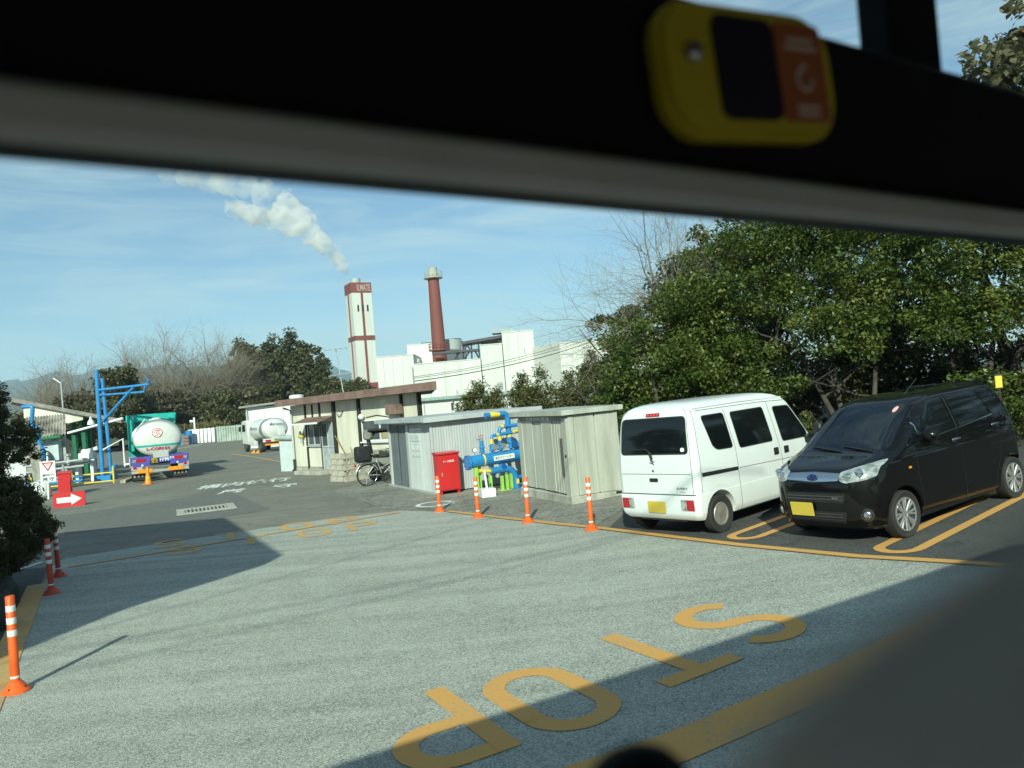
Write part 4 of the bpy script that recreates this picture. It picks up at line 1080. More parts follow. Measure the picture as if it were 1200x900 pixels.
# beacon lamp and hose left of window, wall lamp, cables
lp = MB().ball((.98, -.10, 1.50), .13, 12, 8, (1.5, .8, .9)).build('wall_bracket', mat('yellow beacon', (.6, .5, .12), .4), GH, 40); MB().cyl((1.02, -.1, 1.2), (1.02, -.1, 1.42), .05).ball((.98, -.12, 1.66), .05).build('bracket_arm', GREYSTEEL, lp, 40)
lp = MB().ball((5.72, -.16, 2.10), .11, 12, 8).build('wall_lamp', WHITEP, GH, 40); MB().tube([(5.48, -.06, 2.42), (5.56, -.16, 2.36), (5.66, -.16, 2.22)], .025).build('lamp_arm', INK, lp)
MB().tube([(3.75, 0, 2.3), (3.9, -.03, 2.18), (4.1, -.03, 2.2), (4.25, 0, 2.4)], .014).tube([(5.8, 0, 2.06), (6.5, 0, 2.12), (7.3, 0, 2.02)], .016).build('wall_cable', INK, GH)
MB().cyl((3.72, -.12, 1.45), (4.28, -.10, .78), .022).cyl((4.75, -.10, 1.0), (4.8, -.10, .72), .015).build('striped_pole', mat('black and yellow pole', (.3, .22, .03), .6, dirt=(.02, .02, .02), vs=8), GH)
# steps and block wall
for i, (x0, x1) in enumerate(((1.5, 2.5), (2.51, 3.5))): box('doorstep', ((x0 + x1) / 2, -.42, .075), (x1 - x0 - .01, .75, .15), CONC, GH, .012)
BW = thing('block_wall', (-5.75, 24.9, 0), math.atan2(-.72, .69), 'low pier of weathered concrete blocks standing before the guardhouse, left of the bicycle', 'wall')
proto = MB().box((0, 0, 0), (.385, .15, .185), bev=.012).mesh('block')
for r in range(5):
    for k in range(2):                       # short face towards the road
        b = link('block', proto, BLOCKM, BW); b.location = (-.20 - .39 * k - (.0 if r % 2 else .08), random.Random(r * 9 + k).uniform(-.006, .006), .1 + .19 * r)
    for k in range(5):                       # long side running back to the guardhouse
        b = link('block', proto, BLOCKM, BW); b.rotation_euler = (0, 0, rad(90)); b.location = (.085 + random.Random(r * 7 + k).uniform(-.005, .005), .12 + .39 * k + (.19 if r % 2 else 0), .1 + .19 * r)
# antenna on the guardhouse roof
AN = thing('tv_antenna', GH.matrix_world @ Vector((0, 0, 0)), 0, 'leaning television aerial mast on the brown guardhouse roof', 'antenna')
ap = D(402, 452, 29.2); AN.location = (ap.x, ap.y, HT + .24)
tp = D(393, 408, 29.2) - Vector(AN.location)
MB().cyl((0, 0, -.02), tp, .022).build('mast', GREYSTEEL, AN)
for f_, n in ((.98, 5), (.42, 7)):
    c = tp * f_
    bm2 = MB().cyl(c + Vector((-.45, 0, -.03)), c + Vector((.5, 0, .05)), .013)
    for k in range(n): bm2.cyl(c + Vector((-.4 + .8 * k / (n - 1), -.22, 0)), c + Vector((-.4 + .8 * k / (n - 1), .22, 0)), .008)
    bm2.build('aerial', GREYSTEEL, AN)

# ---- ribbed sheet helper
def ribbed(name, L_, H_, pitch, depth, m, parent, M):
    mb = MB(); n = max(1, round(L_ / pitch)); p = L_ / n; xs_ = []
    for i in range(n):
        x = i * p; xs_ += [(x, 0), (x + p * .42, 0), (x + p * .5, -depth), (x + p * .92, -depth)]
    xs_.append((L_, 0))
    vs = [(x, y, 0) for x, y in xs_] + [(x, y, H_) for x, y in xs_]; k = len(xs_)
    return mb.add(vs, [(i, i + 1, k + i + 1, k + i) for i in range(k - 1)], M).build(name, m, parent)
ID = Matrix.Identity(4)
def Tm(x, y, z, a=0): return Matrix.Translation((x, y, z)) @ Matrix.Rotation(rad(a), 4, 'Z')

# ---- grey storage shed (front along local X, side runs back along local Y from X = 3.7)
S1 = thing('storage_shed', (-3.87, 22.57, 0), math.atan2(-.885, .465), 'pale grey ribbed storage shed with a dark sliding door, behind the red cabinet', 'shed')
W1, D1, H1 = 3.66, 3.1, 1.90
box('core_wall', (W1 / 2, D1 / 2, H1 / 2 + .02), (W1 - .06, D1 - .06, H1 - .06), SHED_G, S1)
for i, x in enumerate((.30, .66, 1.02, 1.38)):
    ribbed('door_panel', .352, 1.74, .088, .012, SHED_D, S1, Tm(x, -.0 if i % 2 else .012, .06))
box('door_frame', (.24, 0, .92), (.10, .07, 1.80), SHED_G, S1, .006); box('door_frame', (1.86, 0, .92), (.20, .07, 1.80), SHED_G, S1, .006)
ribbed('wall_panel', 1.66, 1.76, .075, .014, SHED_G, S1, Tm(1.97, .0, .05))
ribbed('wall_panel', D1 - .1, 1.82, .075, .014, SHED_G, S1, Tm(W1 - .01, .04, .04, 90))
box('corner_post', (W1 - .02, -.005, .95), (.07, .07, 1.84), SHED_G, S1, .006)
MB().slab((-.12, -.28, H1 + .09), (W1 + .22, -.28, H1 + .09), (W1 + .22, D1 + .1, H1 + .13), (-.12, D1 + .1, H1 + .13), .13).build('roof', SHED_G, S1)
box('roof_gutter', (W1 / 2, -.30, H1 + .03), (W1 + .3, .03, .10), mat('grey gutter', (.38, .42, .42), .45), S1)
box('base_rail', (W1 / 2, -.01, .03), (W1, .08, .05), GREYSTEEL, S1)
for x0, x1, z0, z1 in ((2.05, 3.02, 1.62, 1.70), (2.07, 2.78, 1.36, 1.50), (2.07, 2.80, 1.10, 1.30), (2.12, 2.80, .94, 1.04)):
    nb_ = box('notice', ((x0 + x1) / 2, -.020, (z0 + z1) / 2), (x1 - x0, .006, z1 - z0), mat('white notice', (.66, .7, .68), .6), S1)
    rr_ = random.Random(int(x1 * 100))
    for k in range(int((z1 - z0) / .045)):
        for j in range(6):
            if rr_.random() < .75: box('notice_print', (x0 + (j + .5) * (x1 - x0) / 6, -.0245, z0 + .03 + .045 * k), ((x1 - x0) / 7.5, .002, .018), mat('faded ink', (.35, .38, .38)), nb_)

# ---- beige shed
S2 = thing('storage_shed', (.06, 17.59, gz(.3)), math.atan2(-.93, .37), 'beige grey metal shed with a long door handle, left of the white van', 'shed')
W2, D2, H2 = 2.66, 1.14, 1.83
box('foundation', (W2 / 2, D2 / 2, .04), (W2 + .10, D2 + .10, .30), CONC, S2, .02)
box('core_wall', (W2 / 2, D2 / 2, .2 + (H2 - .2) / 2), (W2 - .08, D2 - .08, H2 - .22), SHED_B, S2)
for i, x in enumerate((.30, .82, 1.36)):
    box('door_panel', (x + .265, .03 if i % 2 else .0, .97), (.535, .03, 1.50), SHED_B, S2, .008)
for x in (.84, 1.38): box('door_seam', (x, -.012, .97), (.012, .02, 1.5), GREYSTEEL, S2)
ribbed('door_panel', .46, 1.5, .115, .010, SHED_B, S2, Tm(1.92, .0, .22))
box('door_handle', (2.405, -.05, .98), (.06, .05, .76), mat('dark bronze handle', (.07, .065, .06), .5), S2, .01); MB().ball((2.55, -.03, 1.0), .035).build('lock', INK, S2)
box('frame_post', (.16, -.005, .97), (.24, .05, 1.54), SHED_B, S2, .008); box('frame_post', (W2 - .12, -.008, .97), (.22, .06, 1.6), SHED_B, S2, .008)
box('lintel', (W2 / 2, .02, 1.75), (W2 - .1, .05, .14), mat('dark grey lintel', (.20, .21, .19), .6), S2)  # lintel in a darker grey than the shed sheet
lettering('危険物貯蔵庫', frame((1.15, -.008, 1.755), (1, 0, 0), (0, 0, 1)), 1.3, .085, WHITEP, S2)
ribbed('wall_panel', .45, 1.62, .06, .008, SHED_B, S2, Tm(W2 - .0, .14, .2, 90)); ribbed('wall_panel', .45, 1.62, .06, .008, SHED_B, S2, Tm(W2 - .0, .62, .2, 90))
box('corner_post', (W2 - .015, .07, 1.0), (.06, .12, 1.62), SHED_B, S2, .006); box('corner_post', (W2 - .015, D2 - .04, 1.0), (.06, .08, 1.62), SHED_B, S2, .006)
MB().slab((-.12, -.16, H2 + .10), (W2 + .10, -.16, H2 + .10), (W2 + .10, D2 + .1, H2 + .12), (-.12, D2 + .2, H2 + .12), .10).build('roof', SHED_B, S2)
MB().tube([(W2 + .05, .95, .16), (W2 + .05, 1.2, .16), (W2 + .05, 1.05, .02)], .03).build('bracket', INK, S2)

# ---- red cabinet
p = G(517, 579); RC = thing('red_cabinet', (-2.02, 18.95, .005), math.atan2(.475, .88) , 'red metal hose cabinet with white lettering standing before the grey shed', 'cabinet')
box('cabinet_body', (.29, .16, .56), (.58, .32, .92), RED, RC, .008); box('cabinet_door', (.29, -.008, .56), (.54, .014, .86), RED, RC, .004)
MB().slab((-.02, -.04, 1.055), (.60, -.04, 1.055), (.60, .34, 1.075), (-.02, .34, 1.075), .035).build('cabinet_roof', RED, RC)
for x in (.05, .53): box('leg', (x, .16, .05), (.05, .26, .10), RED, RC)
lettering('ホース格納箱', frame((.28, -.017, .84), (1, 0, 0), (0, 0, 1)), .30, .06, WHITEP, RC); box('latch', (.08, -.022, .52), (.02, .016, .09), GREYSTEEL, RC)

# ---- blue gas header
HD = thing('pipe_header', (-1.0, 18.6, .01), math.atan2(.475, .88), 'bright blue gas pipe manifold with valves and yellow bands between the two sheds', 'pipework')
MB().cyl((-.26, 0, .80), (1.75, 0, .88), .155, n=24).build('header_pipe', BLUE, HD, 40)
MB().cyl((-.30, 0, .798), (-.245, 0, .80), .185, n=24).build('flange', BLUE, HD, 40)
bl = MB()
for k in range(10):
    a = 2 * math.pi * k / 10; bl.cyl((-.325, .165 * math.cos(a), .798 + .165 * math.sin(a)), (-.22, .165 * math.cos(a), .80 + .165 * math.sin(a)), .014, n=6)
bl.build('flange_bolts', mat('blue steel', (.01, .10, .3), .4), HD)
MB().cyl((.12, 0, .815), (.16, 0, .817), .158, n=24).build('yellow_band', YEL, HD, 40)
lb = box('label_plate', (.66, -.158, .853), (.58, .008, .12), WHITEP, HD); lb.rotation_euler = (0, rad(-2.2), 0)
lb.location = (0, 0, 0); lb.data.transform(Matrix.Translation((-.66, .158, -.853))); lb.location = (.66, -.160, .845)
lettering('高圧ガスヘッダー', frame((0, -.006, 0), (1, 0, 0), (0, 0, 1)), .50, .07, INK, lb)
def riser(x, path, r, band):
    pts = [Vector(q) for q in path]
    sm = [pts[0]]
    for a, b, c in zip(pts, pts[1:], pts[2:]):
        k = min(.16, (a - b).length * .45, (c - b).length * .45); s_ = b + (a - b).normalized() * k; e_ = b + (c - b).normalized() * k
        for i in range(7): t = i / 6; sm.append(s_ * (1 - t) ** 2 + b * 2 * t * (1 - t) + e_ * t * t)
    sm.append(pts[-1])
    o = MB().tube(sm, r, 14).build('riser_pipe', BLUE, HD, 50)
    return o
def valve(x, z, s=1.0, hand=None):
    mb = MB().lathe([(.035, 0), (.035, .05), (.085, .055), (.085, .085), (.05, .09), (.06, .13), (.05, .17), (.085, .175), (.085, .205), (.035, .21)], 18, Matrix.Translation((x, 0, z)) @ Matrix.Scale(s, 4))
    o = mb.build('valve', BLUE, HD, 40)
    if hand:
        MB().cyl((x, 0, z + .13 * s), (x, -.16 * s, z + .15 * s), .015).build('valve_stem', GALV, o)
        MB().cyl((x, -.16 * s, z + .15 * s), (x, -.185 * s, z + .15 * s), .075 * s, n=18).build('hand_wheel', hand, o, 40)
    return o
BLST = mat('blue steel', (.01, .10, .3), .4)
valve(.14, .95, .95); MB().cyl((.14, 0, 1.12), (.14, 0, 1.30), .05).build('riser_pipe', BLUE, HD, 40)
t_ = MB().box((.10, 0, 1.35), (.16, .06, .06), bev=.015).cyl((.14, 0, 1.29), (.14, 0, 1.38), .035).build('tap', GALV, HD, 40); MB().box((.14, 0, 1.42), (.12, .03, .02)).build('tap_lever', RED, t_)
valve(.42, .96, 1.0, GALV); riser(.42, [(.42, 0, 1.15), (.42, 0, 1.40), (.66, 0, 1.41), (1.7, 0, 1.46)], .042, 0)
valve(.66, .97, 1.0, GALV); riser(.66, [(.66, 0, 1.17), (.66, 0, 1.60), (1.0, 0, 1.60), (1.9, 0, 1.62)], .048, 0)
valve(.96, .98, 1.1, BLST); riser(.96, [(.96, .06, 1.2), (.96, .06, 1.93), (.36, .06, 1.91)], .07, 0); MB().cyl((.33, .06, 1.909), (.37, .06, 1.91), .078, n=18).build('pipe_end', BLUE, HD, 40)
valve(1.20, .99, .9, BLST)
MB().cyl((1.02, 0, 1.432), (1.7, 0, 1.463), .0455, n=14).build('yellow_band', YEL, HD, 40); lettering('LPガス', frame((1.25, -.049, 1.444), (1, 0, .045), (0, 0, 1)), .3, .045, INK, HD)
MB().cyl((1.24, 0, 1.603), (1.34, 0, 1.606), .0515, n=14).build('yellow_band', YEL, HD, 40)
MB().cyl((.46, .06, 1.912), (.72, .06, 1.916), .0735, n=14).build('yellow_band', YEL, HD, 40); MB().cyl((.56, 0, 1.407), (.63, 0, 1.409), .0455, n=14).build('yellow_band', YEL, HD, 40)
MB().cyl((.70, 0, 1.60), (.78, 0, 1.601), .0515, n=14).build('yellow_band', YEL, HD, 40); MB().cyl((.66, 0, 1.26), (.66, 0, 1.36), .0515, n=14).build('yellow_band', YEL, HD, 40); MB().cyl((.42, 0, 1.20), (.42, 0, 1.32), .0455, n=14).build('yellow_band', YEL, HD, 40); MB().cyl((.96, .06, 1.32), (.96, .06, 1.40), .0735, n=14).build('yellow_band', YEL, HD, 40)
g_ = MB().cyl((-.07, 0, .95), (-.07, 0, 1.03), .018).cyl((-.07, .015, 1.09), (-.07, -.03, 1.09), .062, n=18).build('pressure_gauge', GALV, HD, 40); MB().cyl((-.07, -.031, 1.09), (-.07, -.034, 1.09), .05, n=18).build('gauge_face', WHITEP, g_)
# lower outlet
valve(.64, .50, .85, BLST); MB().cyl((.64, 0, .66), (.64, 0, .76), .05).build('riser_pipe', BLUE, HD, 40)
riser(0, [(.30, -.05, .53), (.86, -.05, .53), (1.0, -.05, .33), (1.0, -.05, .02)], .085, 0)
MB().cyl((-.02, -.05, .57), (.30, -.05, .53), .05).build('yellow_band', YEL, HD, 40)
MB().cyl((1.0, -.05, .0), (1.0, -.05, .03), .20, n=20).build('floor_flange', BLUE, HD, 40); box('yellow_tag', (1.0, -.139, .20), (.07, .01, .12), YEL, HD)
riser(0, [(1.0, .1, .28), (1.7, .1, .26)], .045, 0)
for x, y0 in ((-.10, -.06), (.03, .06)): box('support_post', (x, y0, .33), (.10, .05, .66), LIME, HD)
for x, h in ((.28, .42), (.60, .38), (.74, .40), (.86, .42)):
    MB().box((x, -.05, h / 2), (.06, .08, h)).box((x, -.05, .015), (.16, .16, .03)).build('support_foot', LIME, HD)
WS = thing('marker_stake', (-.80, 17.95, .01), rad(15), 'white stake in a square white concrete base before the blue pipework', 'marker stake')
MB().prism([(-.17, -.17), (.17, -.17), (.17, .17), (-.17, .17)], 0, .20).build('base', WHITEP, WS); MB().cyl((0, 0, .2), (-.03, 0, .62), .028, n=10).build('stake', WHITEP, WS)

# ---- bicycle with a black box, seen from behind its left side
BK = thing('bicycle', (-4.62, 22.95, .004), rad(28), 'silver bicycle with a big black delivery box, parked left of the grey shed', 'bicycle')
FR = mat('silver bike frame', (.5, .5, .48), .35, .6)
def cyc(x):
    t = bpy.data.objects.new('wheel', None)
    mb = MB()
    mb.ring([(x + .325 * math.cos(rad(a)), 0, .335 + .325 * math.sin(rad(a))) for a in range(0, 361, 15)], .018, 6, False)
    t = mb.build('wheel', RUBBER, BK, 60)
    r = MB().ring([(x + .298 * math.cos(rad(a)), 0, .335 + .298 * math.sin(rad(a))) for a in range(0, 361, 15)], .011, 6, False).build('rim', CHROME, t, 60)
    sp = MB()
    for k in range(14):
        a = 2 * math.pi * k / 14; sp.cyl((x, .03 * (-1) ** k, .335), (x + .295 * math.cos(a), 0, .335 + .295 * math.sin(a)), .0035, n=4)
    sp.cyl((x, -.05, .335), (x, .05, .335), .035, n=12); sp.build('spokes', GALV, t)
cyc(0); cyc(1.12)
MB().tube([(0, -.03, .335), (.46, -.03, .29)], .012).tube([(0, .05, .335), (.46, .03, .29)], .012).tube([(0, 0, .335), (.33, 0, .74)], .012).tube([(.46, 0, .29), (.30, 0, .86)], .018).tube([(.46, 0, .29), (.90, 0, .62)], .022).tube([(.40, 0, .48), (.92, 0, .72)], .015).tube([(.90, 0, .60), (.86, 0, .98)], .02).tube([(.92, 0, .6), (1.12, .05, .335)], .014).build('frame', FR, BK, 50)
MB().tube([(.86, 0, .98), (.84, 0, 1.05)], .015).tube([(.70, -.27, 1.08), (.82, -.2, 1.06), (.84, 0, 1.05), (.82, .2, 1.06), (.70, .27, 1.08)], .013).build('handlebar', CHROME, BK, 50)
MB().ball((.28, 0, .90), .12, 14, 8, (1.15, .75, .4)).build('saddle', BLK_PL, BK, 40)
MB().box((-.02, 0, .725), (.56, .24, .02)).tube([(-.24, 0, .72), (-.02, 0, .36)], .01).tube([(-.26, 0, .735), (-.32, 0, .60), (-.28, 0, .45)], .02).build('carrier', FR, BK, 40)
bx_ = MB().box((-.10, 0, .98), (.46, .40, .48), bev=.05).build('delivery_box', mat('black nylon', (.012, .013, .015), .7, bump=.3, bs=40), BK, 40)
for y in (-.21, .21): MB().box((-.10, y, .95), (.30, .025, .30), bev=.01).build('box_pocket', mat('black nylon', (.012, .013, .015)), bx_, 40)
MB().ball((-.36, 0, .66), .05, 10, 6, (.7, 1, 1)).build('rear_reflector', RED_LENS, BK, 40)
MB().cyl((.46, -.09, .29), (.46, -.06, .29), .09, n=18).build('crank', BLK_PL, BK, 40)
MB().ring([(.335 * 1.1 * math.cos(rad(a)), 0, .335 + .335 * 1.1 * math.sin(rad(a))) for a in range(20, 171, 15)], .022, 6).build('mudguard', FR, BK, 60)
# scooter beyond it: canopy and mirror show between box and shed
MO = thing('delivery_scooter', (-4.35, 24.2, .004), rad(-5), 'covered delivery scooter with dark roof, half hidden behind the bicycle and grey shed', 'scooter')
BODYM = mat('grey green scooter body', (.18, .19, .16), .45)
MB().tube([(-.35, 0, .9), (-.42, 0, 1.35), (-.2, 0, 1.62)], .07).tube([(-.3, 0, 1.60), (.75, 0, 1.64)], .06).build('roof_frame', BLK_PL, MO, 50)
MB().box((.2, 0, 1.66), (1.15, .5, .07), bev=.03).build('roof', BLK_PL, MO, 40)
MB().box((-.4, 0, 1.52), (.3, .34, .34), bev=.06).build('rear_box', BODYM, MO, 40)
MB().box((0, 0, .62), (.85, .32, .3), bev=.1).box((.72, 0, .55), (.12, .42, .8), bev=.05).box((.3, 0, .34), (.8, .3, .1), bev=.03).build('scooter_body', BODYM, MO, 40)
MB().cyl((.55, -.22, 1.05), (.55, -.27, 1.06), .14, n=16).build('mirror', BLK_PL, MO, 40)
for x in (-.25, .95): MB().lathe([(.12, -.05), (.21, -.05), (.24, -.02), (.24, .02), (.21, .05), (.12, .05)], 24, Matrix.Translation((x, 0, .245)) @ Matrix.Rotation(rad(90), 4, 'X')).build('wheel', RUBBER, MO, 40)
MB().box((-.02, 0, .82), (.55, .28, .1), bev=.04).build('seat', BLK_PL, MO, 40)

# ---- white sheet fence at the guardhouse corner
FN = thing('sheet_fence', (-10.15, 32.3, 0), math.atan2(-.55, .80), 'short white corrugated sheet fence with a rolled top at the guardhouse left corner', 'fence')
for k in range(4): ribbed('fence_sheet', .235, 1.42, .08, .03, mat('pale blue white sheet', (.55, .62, .62), .5, var=.06), FN, Tm(-.05 + .237 * k, 0, .02))
MB().cyl((-.15, -.06, 1.48), (.95, -.06, 1.44), .11, n=12).build('rolled_sheet', mat('grey green roll', (.36, .42, .38), .7), FN, 40)

# ---- drain grate
DG = thing('drain_grate', (-8.48, 20.26, .008), rad(24.5), 'square road drain with a pale concrete rim and a row of bars on the asphalt', 'drain')
RIMC = mat('pale drain concrete', (.40, .385, .33), .9, var=.15)
for y in (-.56, .56): box('rim', (0, y, .012), (1.46, .26, .02), RIMC, DG)
for x in (-.63, .63): box('rim', (x, 0, .011), (.20, .86, .02), RIMC, DG)
box('pit_shade', (0, 0, .004), (1.06, .86, .004), INK, DG)  # flat black sheet, its colour stands for the dark under the bars
for k in range(11): box('grate_bar', (-.485 + .097 * k, 0, .014), (.045, .86, .014), RIMC, DG)

# ---- yield sign
p = G(57, 585)
YS = thing('yield_sign', (p.x, p.y, 0), rad(30), 'white sign board with red-edged inverted triangle on a white post by the conifer', 'sign')
MB().cyl((0, .03, 0), (.06, .03, 1.75), .035, n=12).build('post', WHITEP, YS, 40)
bd = box('sign_board', (.04, 0, 1.02), (.50, .02, .80), WHITEP, YS, .01)
tri3 = lambda s: [(.04 - s, 1.26 + s * .577), (.04 + s, 1.26 + s * .577), (.04, 1.26 - s * 1.155)]
MB().prism(tri3(.19), -.016, -.0105, MR).build('triangle', mat('red sign face', (.55, .03, .03), .5), bd)
MB().prism(tri3(.12), -.020, -.0165, MR).build('triangle_field', WHITEP, bd)
lettering('徐行', frame((.04, -.022, 1.275), (1, 0, 0), (0, 0, 1)), .11, .055, BLUE_INK, bd)
lettering('構内徐行', frame((.04, -.0125, .90), (1, 0, 0), (0, 0, 1)), .36, .09, INK, bd, off=.015); lettering('厳 守', frame((.04, -.0125, .74), (1, 0, 0), (0, 0, 1)), .36, .15, INK, bd, off=.015)

# ---- red direction board with arrow, red box, white bags
DB = thing('direction_board', (-15.02, 24.2, .004), math.atan2(.95, .36) - rad(50), 'low red board with a white arrow pointing right, propped on the ground', 'sign')
DB.scale = (.86, .86, .95)
MB().slab((0, 0, .48), (1.05, 0, .48), (1.05, .10, .50), (0, .10, .50), .48).build('board', RED, DB)
ar = [(.12, .15), (.60, .15), (.60, .06), (.95, .25), (.60, .44), (.60, .33), (.12, .33)]
MB().prism(ar, -.012, -.002, MR).build('arrow', WHITEP, DB)
for x in (.1, .95): box('prop', (x, .22, .14), (.03, .3, .03), RED, DB)
RB = thing('red_box', (-17.95, 29.3, .004), rad(25), 'tall red steel box standing behind the white sign post', 'cabinet')
box('box_body', (.22, .2, .42), (.45, .40, .84), RED, RB, .01); MB().slab((-.02, -.03, .88), (.47, -.03, .86), (.47, .45, .92), (-.02, .45, .94), .04).build('box_lid', RED, RB)
for k, (q, s) in enumerate((((47, 583), .34),)):
    p = G(*q); b = MB().ball((0, 0, .25), .45 if k == 0 else .3, 14, 9, (1, .8, .85)).build('sack', WHITEP, None, 60)
    rr_ = random.Random(k)
    for v in b.data.vertices: v.co *= 1 + rr_.uniform(-.12, .12); v.co.z = max(0, v.co.z)
    b.location = (p.x, p.y, 0); tag(b, ['large white sack at the foot of the yield sign', 'smaller white sack in front of the large one, beside the conifer'][k], 'sack')

# ---- blue loading arm
LA = thing('loading_gantry', (-20.2, 36.7, 0), 0, 'tall blue loading arm gantry on twin posts left of the tanker truck', 'loading arm')
o = Vector(LA.location)
def q(px, py, y=36.7): return D(px, py, y) - o
MB().cyl((-.08, 0, 0), (-.02, 0, 5.4), .095, n=14).build('post', BLUE, LA, 40); MB().cyl((.30, .1, 0), (.18, .1, 5.0), .08, n=14).build('post', BLUE, LA, 40)
MB().cyl((0, 0, 4.42), (2.5, 0, 4.50), .06).build('arm', BLUE, LA, 40); MB().cyl((0, 0, 4.17), (2.25, 0, 4.15), .05).build('arm', BLUE, LA, 40)
for y in (-.06, .08): MB().cyl((.1, y, 2.85), (1.75, y, 4.42), .05).build('brace', BLUE, LA, 40)
MB().tube([(2.2, 0, 4.15), (2.35, 0, 4.55), (2.55, 0, 4.75)], .04).tube([(2.5, 0, 4.6), (2.3, 0, 5.0)], .012).build('arm_tip', BLUE, LA, 40)
MB().prism([(-.35, -.3), (.45, -.3), (.45, .4), (-.35, .4)], 0, .25).cyl((.35, 0, .2), (.55, 0, .75), .1).build('base', BLUE, LA)
MB().cyl((-1.75, .2, 2.45), (1.0, .2, 2.95), .06).build('white_boom', WHITEP, LA, 40)
MB().tube([(.15, -.2, 1.5), (1.3, -.5, 1.95), (1.3, -.5, .62)], .045).tube([(1.3, -.5, .7), (1.9, -.5, .75)], .045).build('loading_hose', WHITEP, LA, 40)
MB().box((-.8, .1, 1.25), (.7, .5, .35), bev=.05).cyl((-1.0, 0, 1.45), (-.2, 0, 1.6), .10).cyl((-.9, 0, 1.0), (-.9, 0, 1.6), .08).build('meter', WHITEP, LA, 40)
for x in (-1.3, -.55): box('meter_leg', (x, .1, .5), (.14, .3, 1.0), WHITEP, LA)
box('meter_stand', (-.92, .1, .95), (.95, .4, .1), WHITEP, LA)
# galvanised pipe run
PR = thing('pipe_run', (-23.5, 36.2, 0), 0, 'grey galvanised pipe run with valves behind the yellow railing', 'pipework')
for z, y, x0, x1 in ((1.02, 0, -2.2, 2.8), (.72, .1, -2.0, 2.6), (.95, .35, .5, 3)): MB().cyl((x0, y, z - .1), (x1, y, z + .1), .07).build('pipe', GALV, PR, 40)
for x in (-1.6, .1, 1.6):
    MB().cyl((x, .05, 0), (x, .05, .95), .05).build('pipe_stand', GALV, PR, 40)
for x in (.35, 1.9): MB().cyl((x, 0, .9), (x, 0, 1.35), .06).cyl((x, 0, 1.35), (x, 0, 1.45), .14, n=12).cyl((x, 0, 1.0), (x, 0, 1.06), .13, n=12).build('valve', GALV, PR, 40)
MB().cyl((.2, -.5, .28), (3, -.5, .35), .06).cyl((0, -.7, .12), (3, -.7, .16), .06).build('blue_pipe', BLUE, PR, 40)
# yellow railing
YR = thing('yellow_railing', (-20.5, 34.0, 0), rad(2), 'low yellow tube railing in front of the grey pipe run', 'railing')
for z in (.12, .50): MB().cyl((-1.6, .1, z - .05), (2.15, 0, z), .03).build('rail', YEL, YR, 40)
for x in (-1.5, .3, 2.15): MB().cyl((x, .03, 0), (x, .03, .62 if x < 2 else .78), .04).build('post', YEL, YR, 40)
# white and yellow strip on the kerb beside the truck
KB = thing('kerb_stone', (-17.6, 33.4, .0), rad(107), 'low concrete kerb with a yellow stripe along the truck left side', 'kerb')
for k in range(3): box('kerb_piece', (.6 + 1.01 * k, 0, .06), (1.0, .22, .12), CONC, KB, .015)
MB().slab((.1, .12, .125), (3.1, .12, .125), (3.1, .04, .125), (.1, .04, .125), .006).build('yellow_stripe', YEL, KB)
# traffic cone
p = G(174, 567.5)
CN = thing('traffic_cone', (p.x, p.y, .004), 0, 'orange traffic cone standing behind the tanker truck', 'traffic cone')
box('base', (0, 0, .02), (.36, .36, .04), ORANGE, CN, .01); MB().lathe([(.14, .04), (.10, .25), (.03, .74), (.0001, .75)], 18).build('cone', AMBER, CN, 40)
MB().lathe([(.099, .27), (.075, .40)], 18).build('band', YEL, CN, 40)

# ---- old loading shed on the left
LS = thing('loading_shed', (-24.5, 40, 0), 0, 'open loading shed with a sloping grey roof and cream gable behind the blue pipe', 'building')
o = Vector(LS.location)
def sl_(px, py, y): return D(px, py, y) - o
ROOFG = mat('weathered roof sheet', (.22, .21, .19), .8, var=.25, vs=2)
a, b = sl_(14, 466.5, 42), sl_(142, 491, 42)
MB().slab(a, b, b + Vector((-1.5, 2.4, .0)), a + Vector((-1.7, 2.4, .0)), .22).build('roof', ROOFG, LS)
g = [sl_(27, 470.5, 42.3), sl_(97, 483.5, 42.3), sl_(97, 492, 42.3), sl_(80, 496, 42.3), sl_(28, 490, 42.3)]
MB().add([tuple(v) for v in g] + [tuple(v + Vector((0, .12, 0))) for v in g], [(0, 1, 2, 3, 4), (9, 8, 7, 6, 5)] + [(i, 5 + i, 5 + (i + 1) % 5, (i + 1) % 5) for i in range(5)]).build('gable', CREAM, LS)
# corrugated lean-to roof: ribs run down the slope
A, B, C_, D_ = sl_(31, 489, 39.2), sl_(77, 485, 39.2), sl_(77, 508.5, 37.2), sl_(26, 515.5, 37.2)
mbc = MB(); n = 56
for i in range(n + 1):
    t = i / n; up_ = Vector((0, -.6, .8)) * (.055 * math.sin(i * math.pi / 2 + .3))
    mbc.v += [tuple(A.lerp(B, t) + up_), tuple(D_.lerp(C_, t) + up_)]
for i in range(n): mbc.f.append((2 * i, 2 * i + 1, 2 * i + 3, 2 * i + 2))
mbc.build('corrugated_roof', mat('stained corrugated sheet', (.34, .32, .27), .85, var=.5, vs=1.6, dirt=(.10, .09, .075)), LS, 60)
MB().cyl(sl_(26, 517.5, 37.3), sl_(72, 511.5, 37.3), .10, n=8).build('beam', GREENS, LS, 40)
for px_, y in ((86.5, 44), (98, 43.5), (103.5, 44)):
    t_, b_ = sl_(px_ - 1, 491, y), sl_(px_ + 4, 545, y); b_.z = 0
    MB().cyl(b_, t_, .16, n=8).build('post', GREENS, LS)
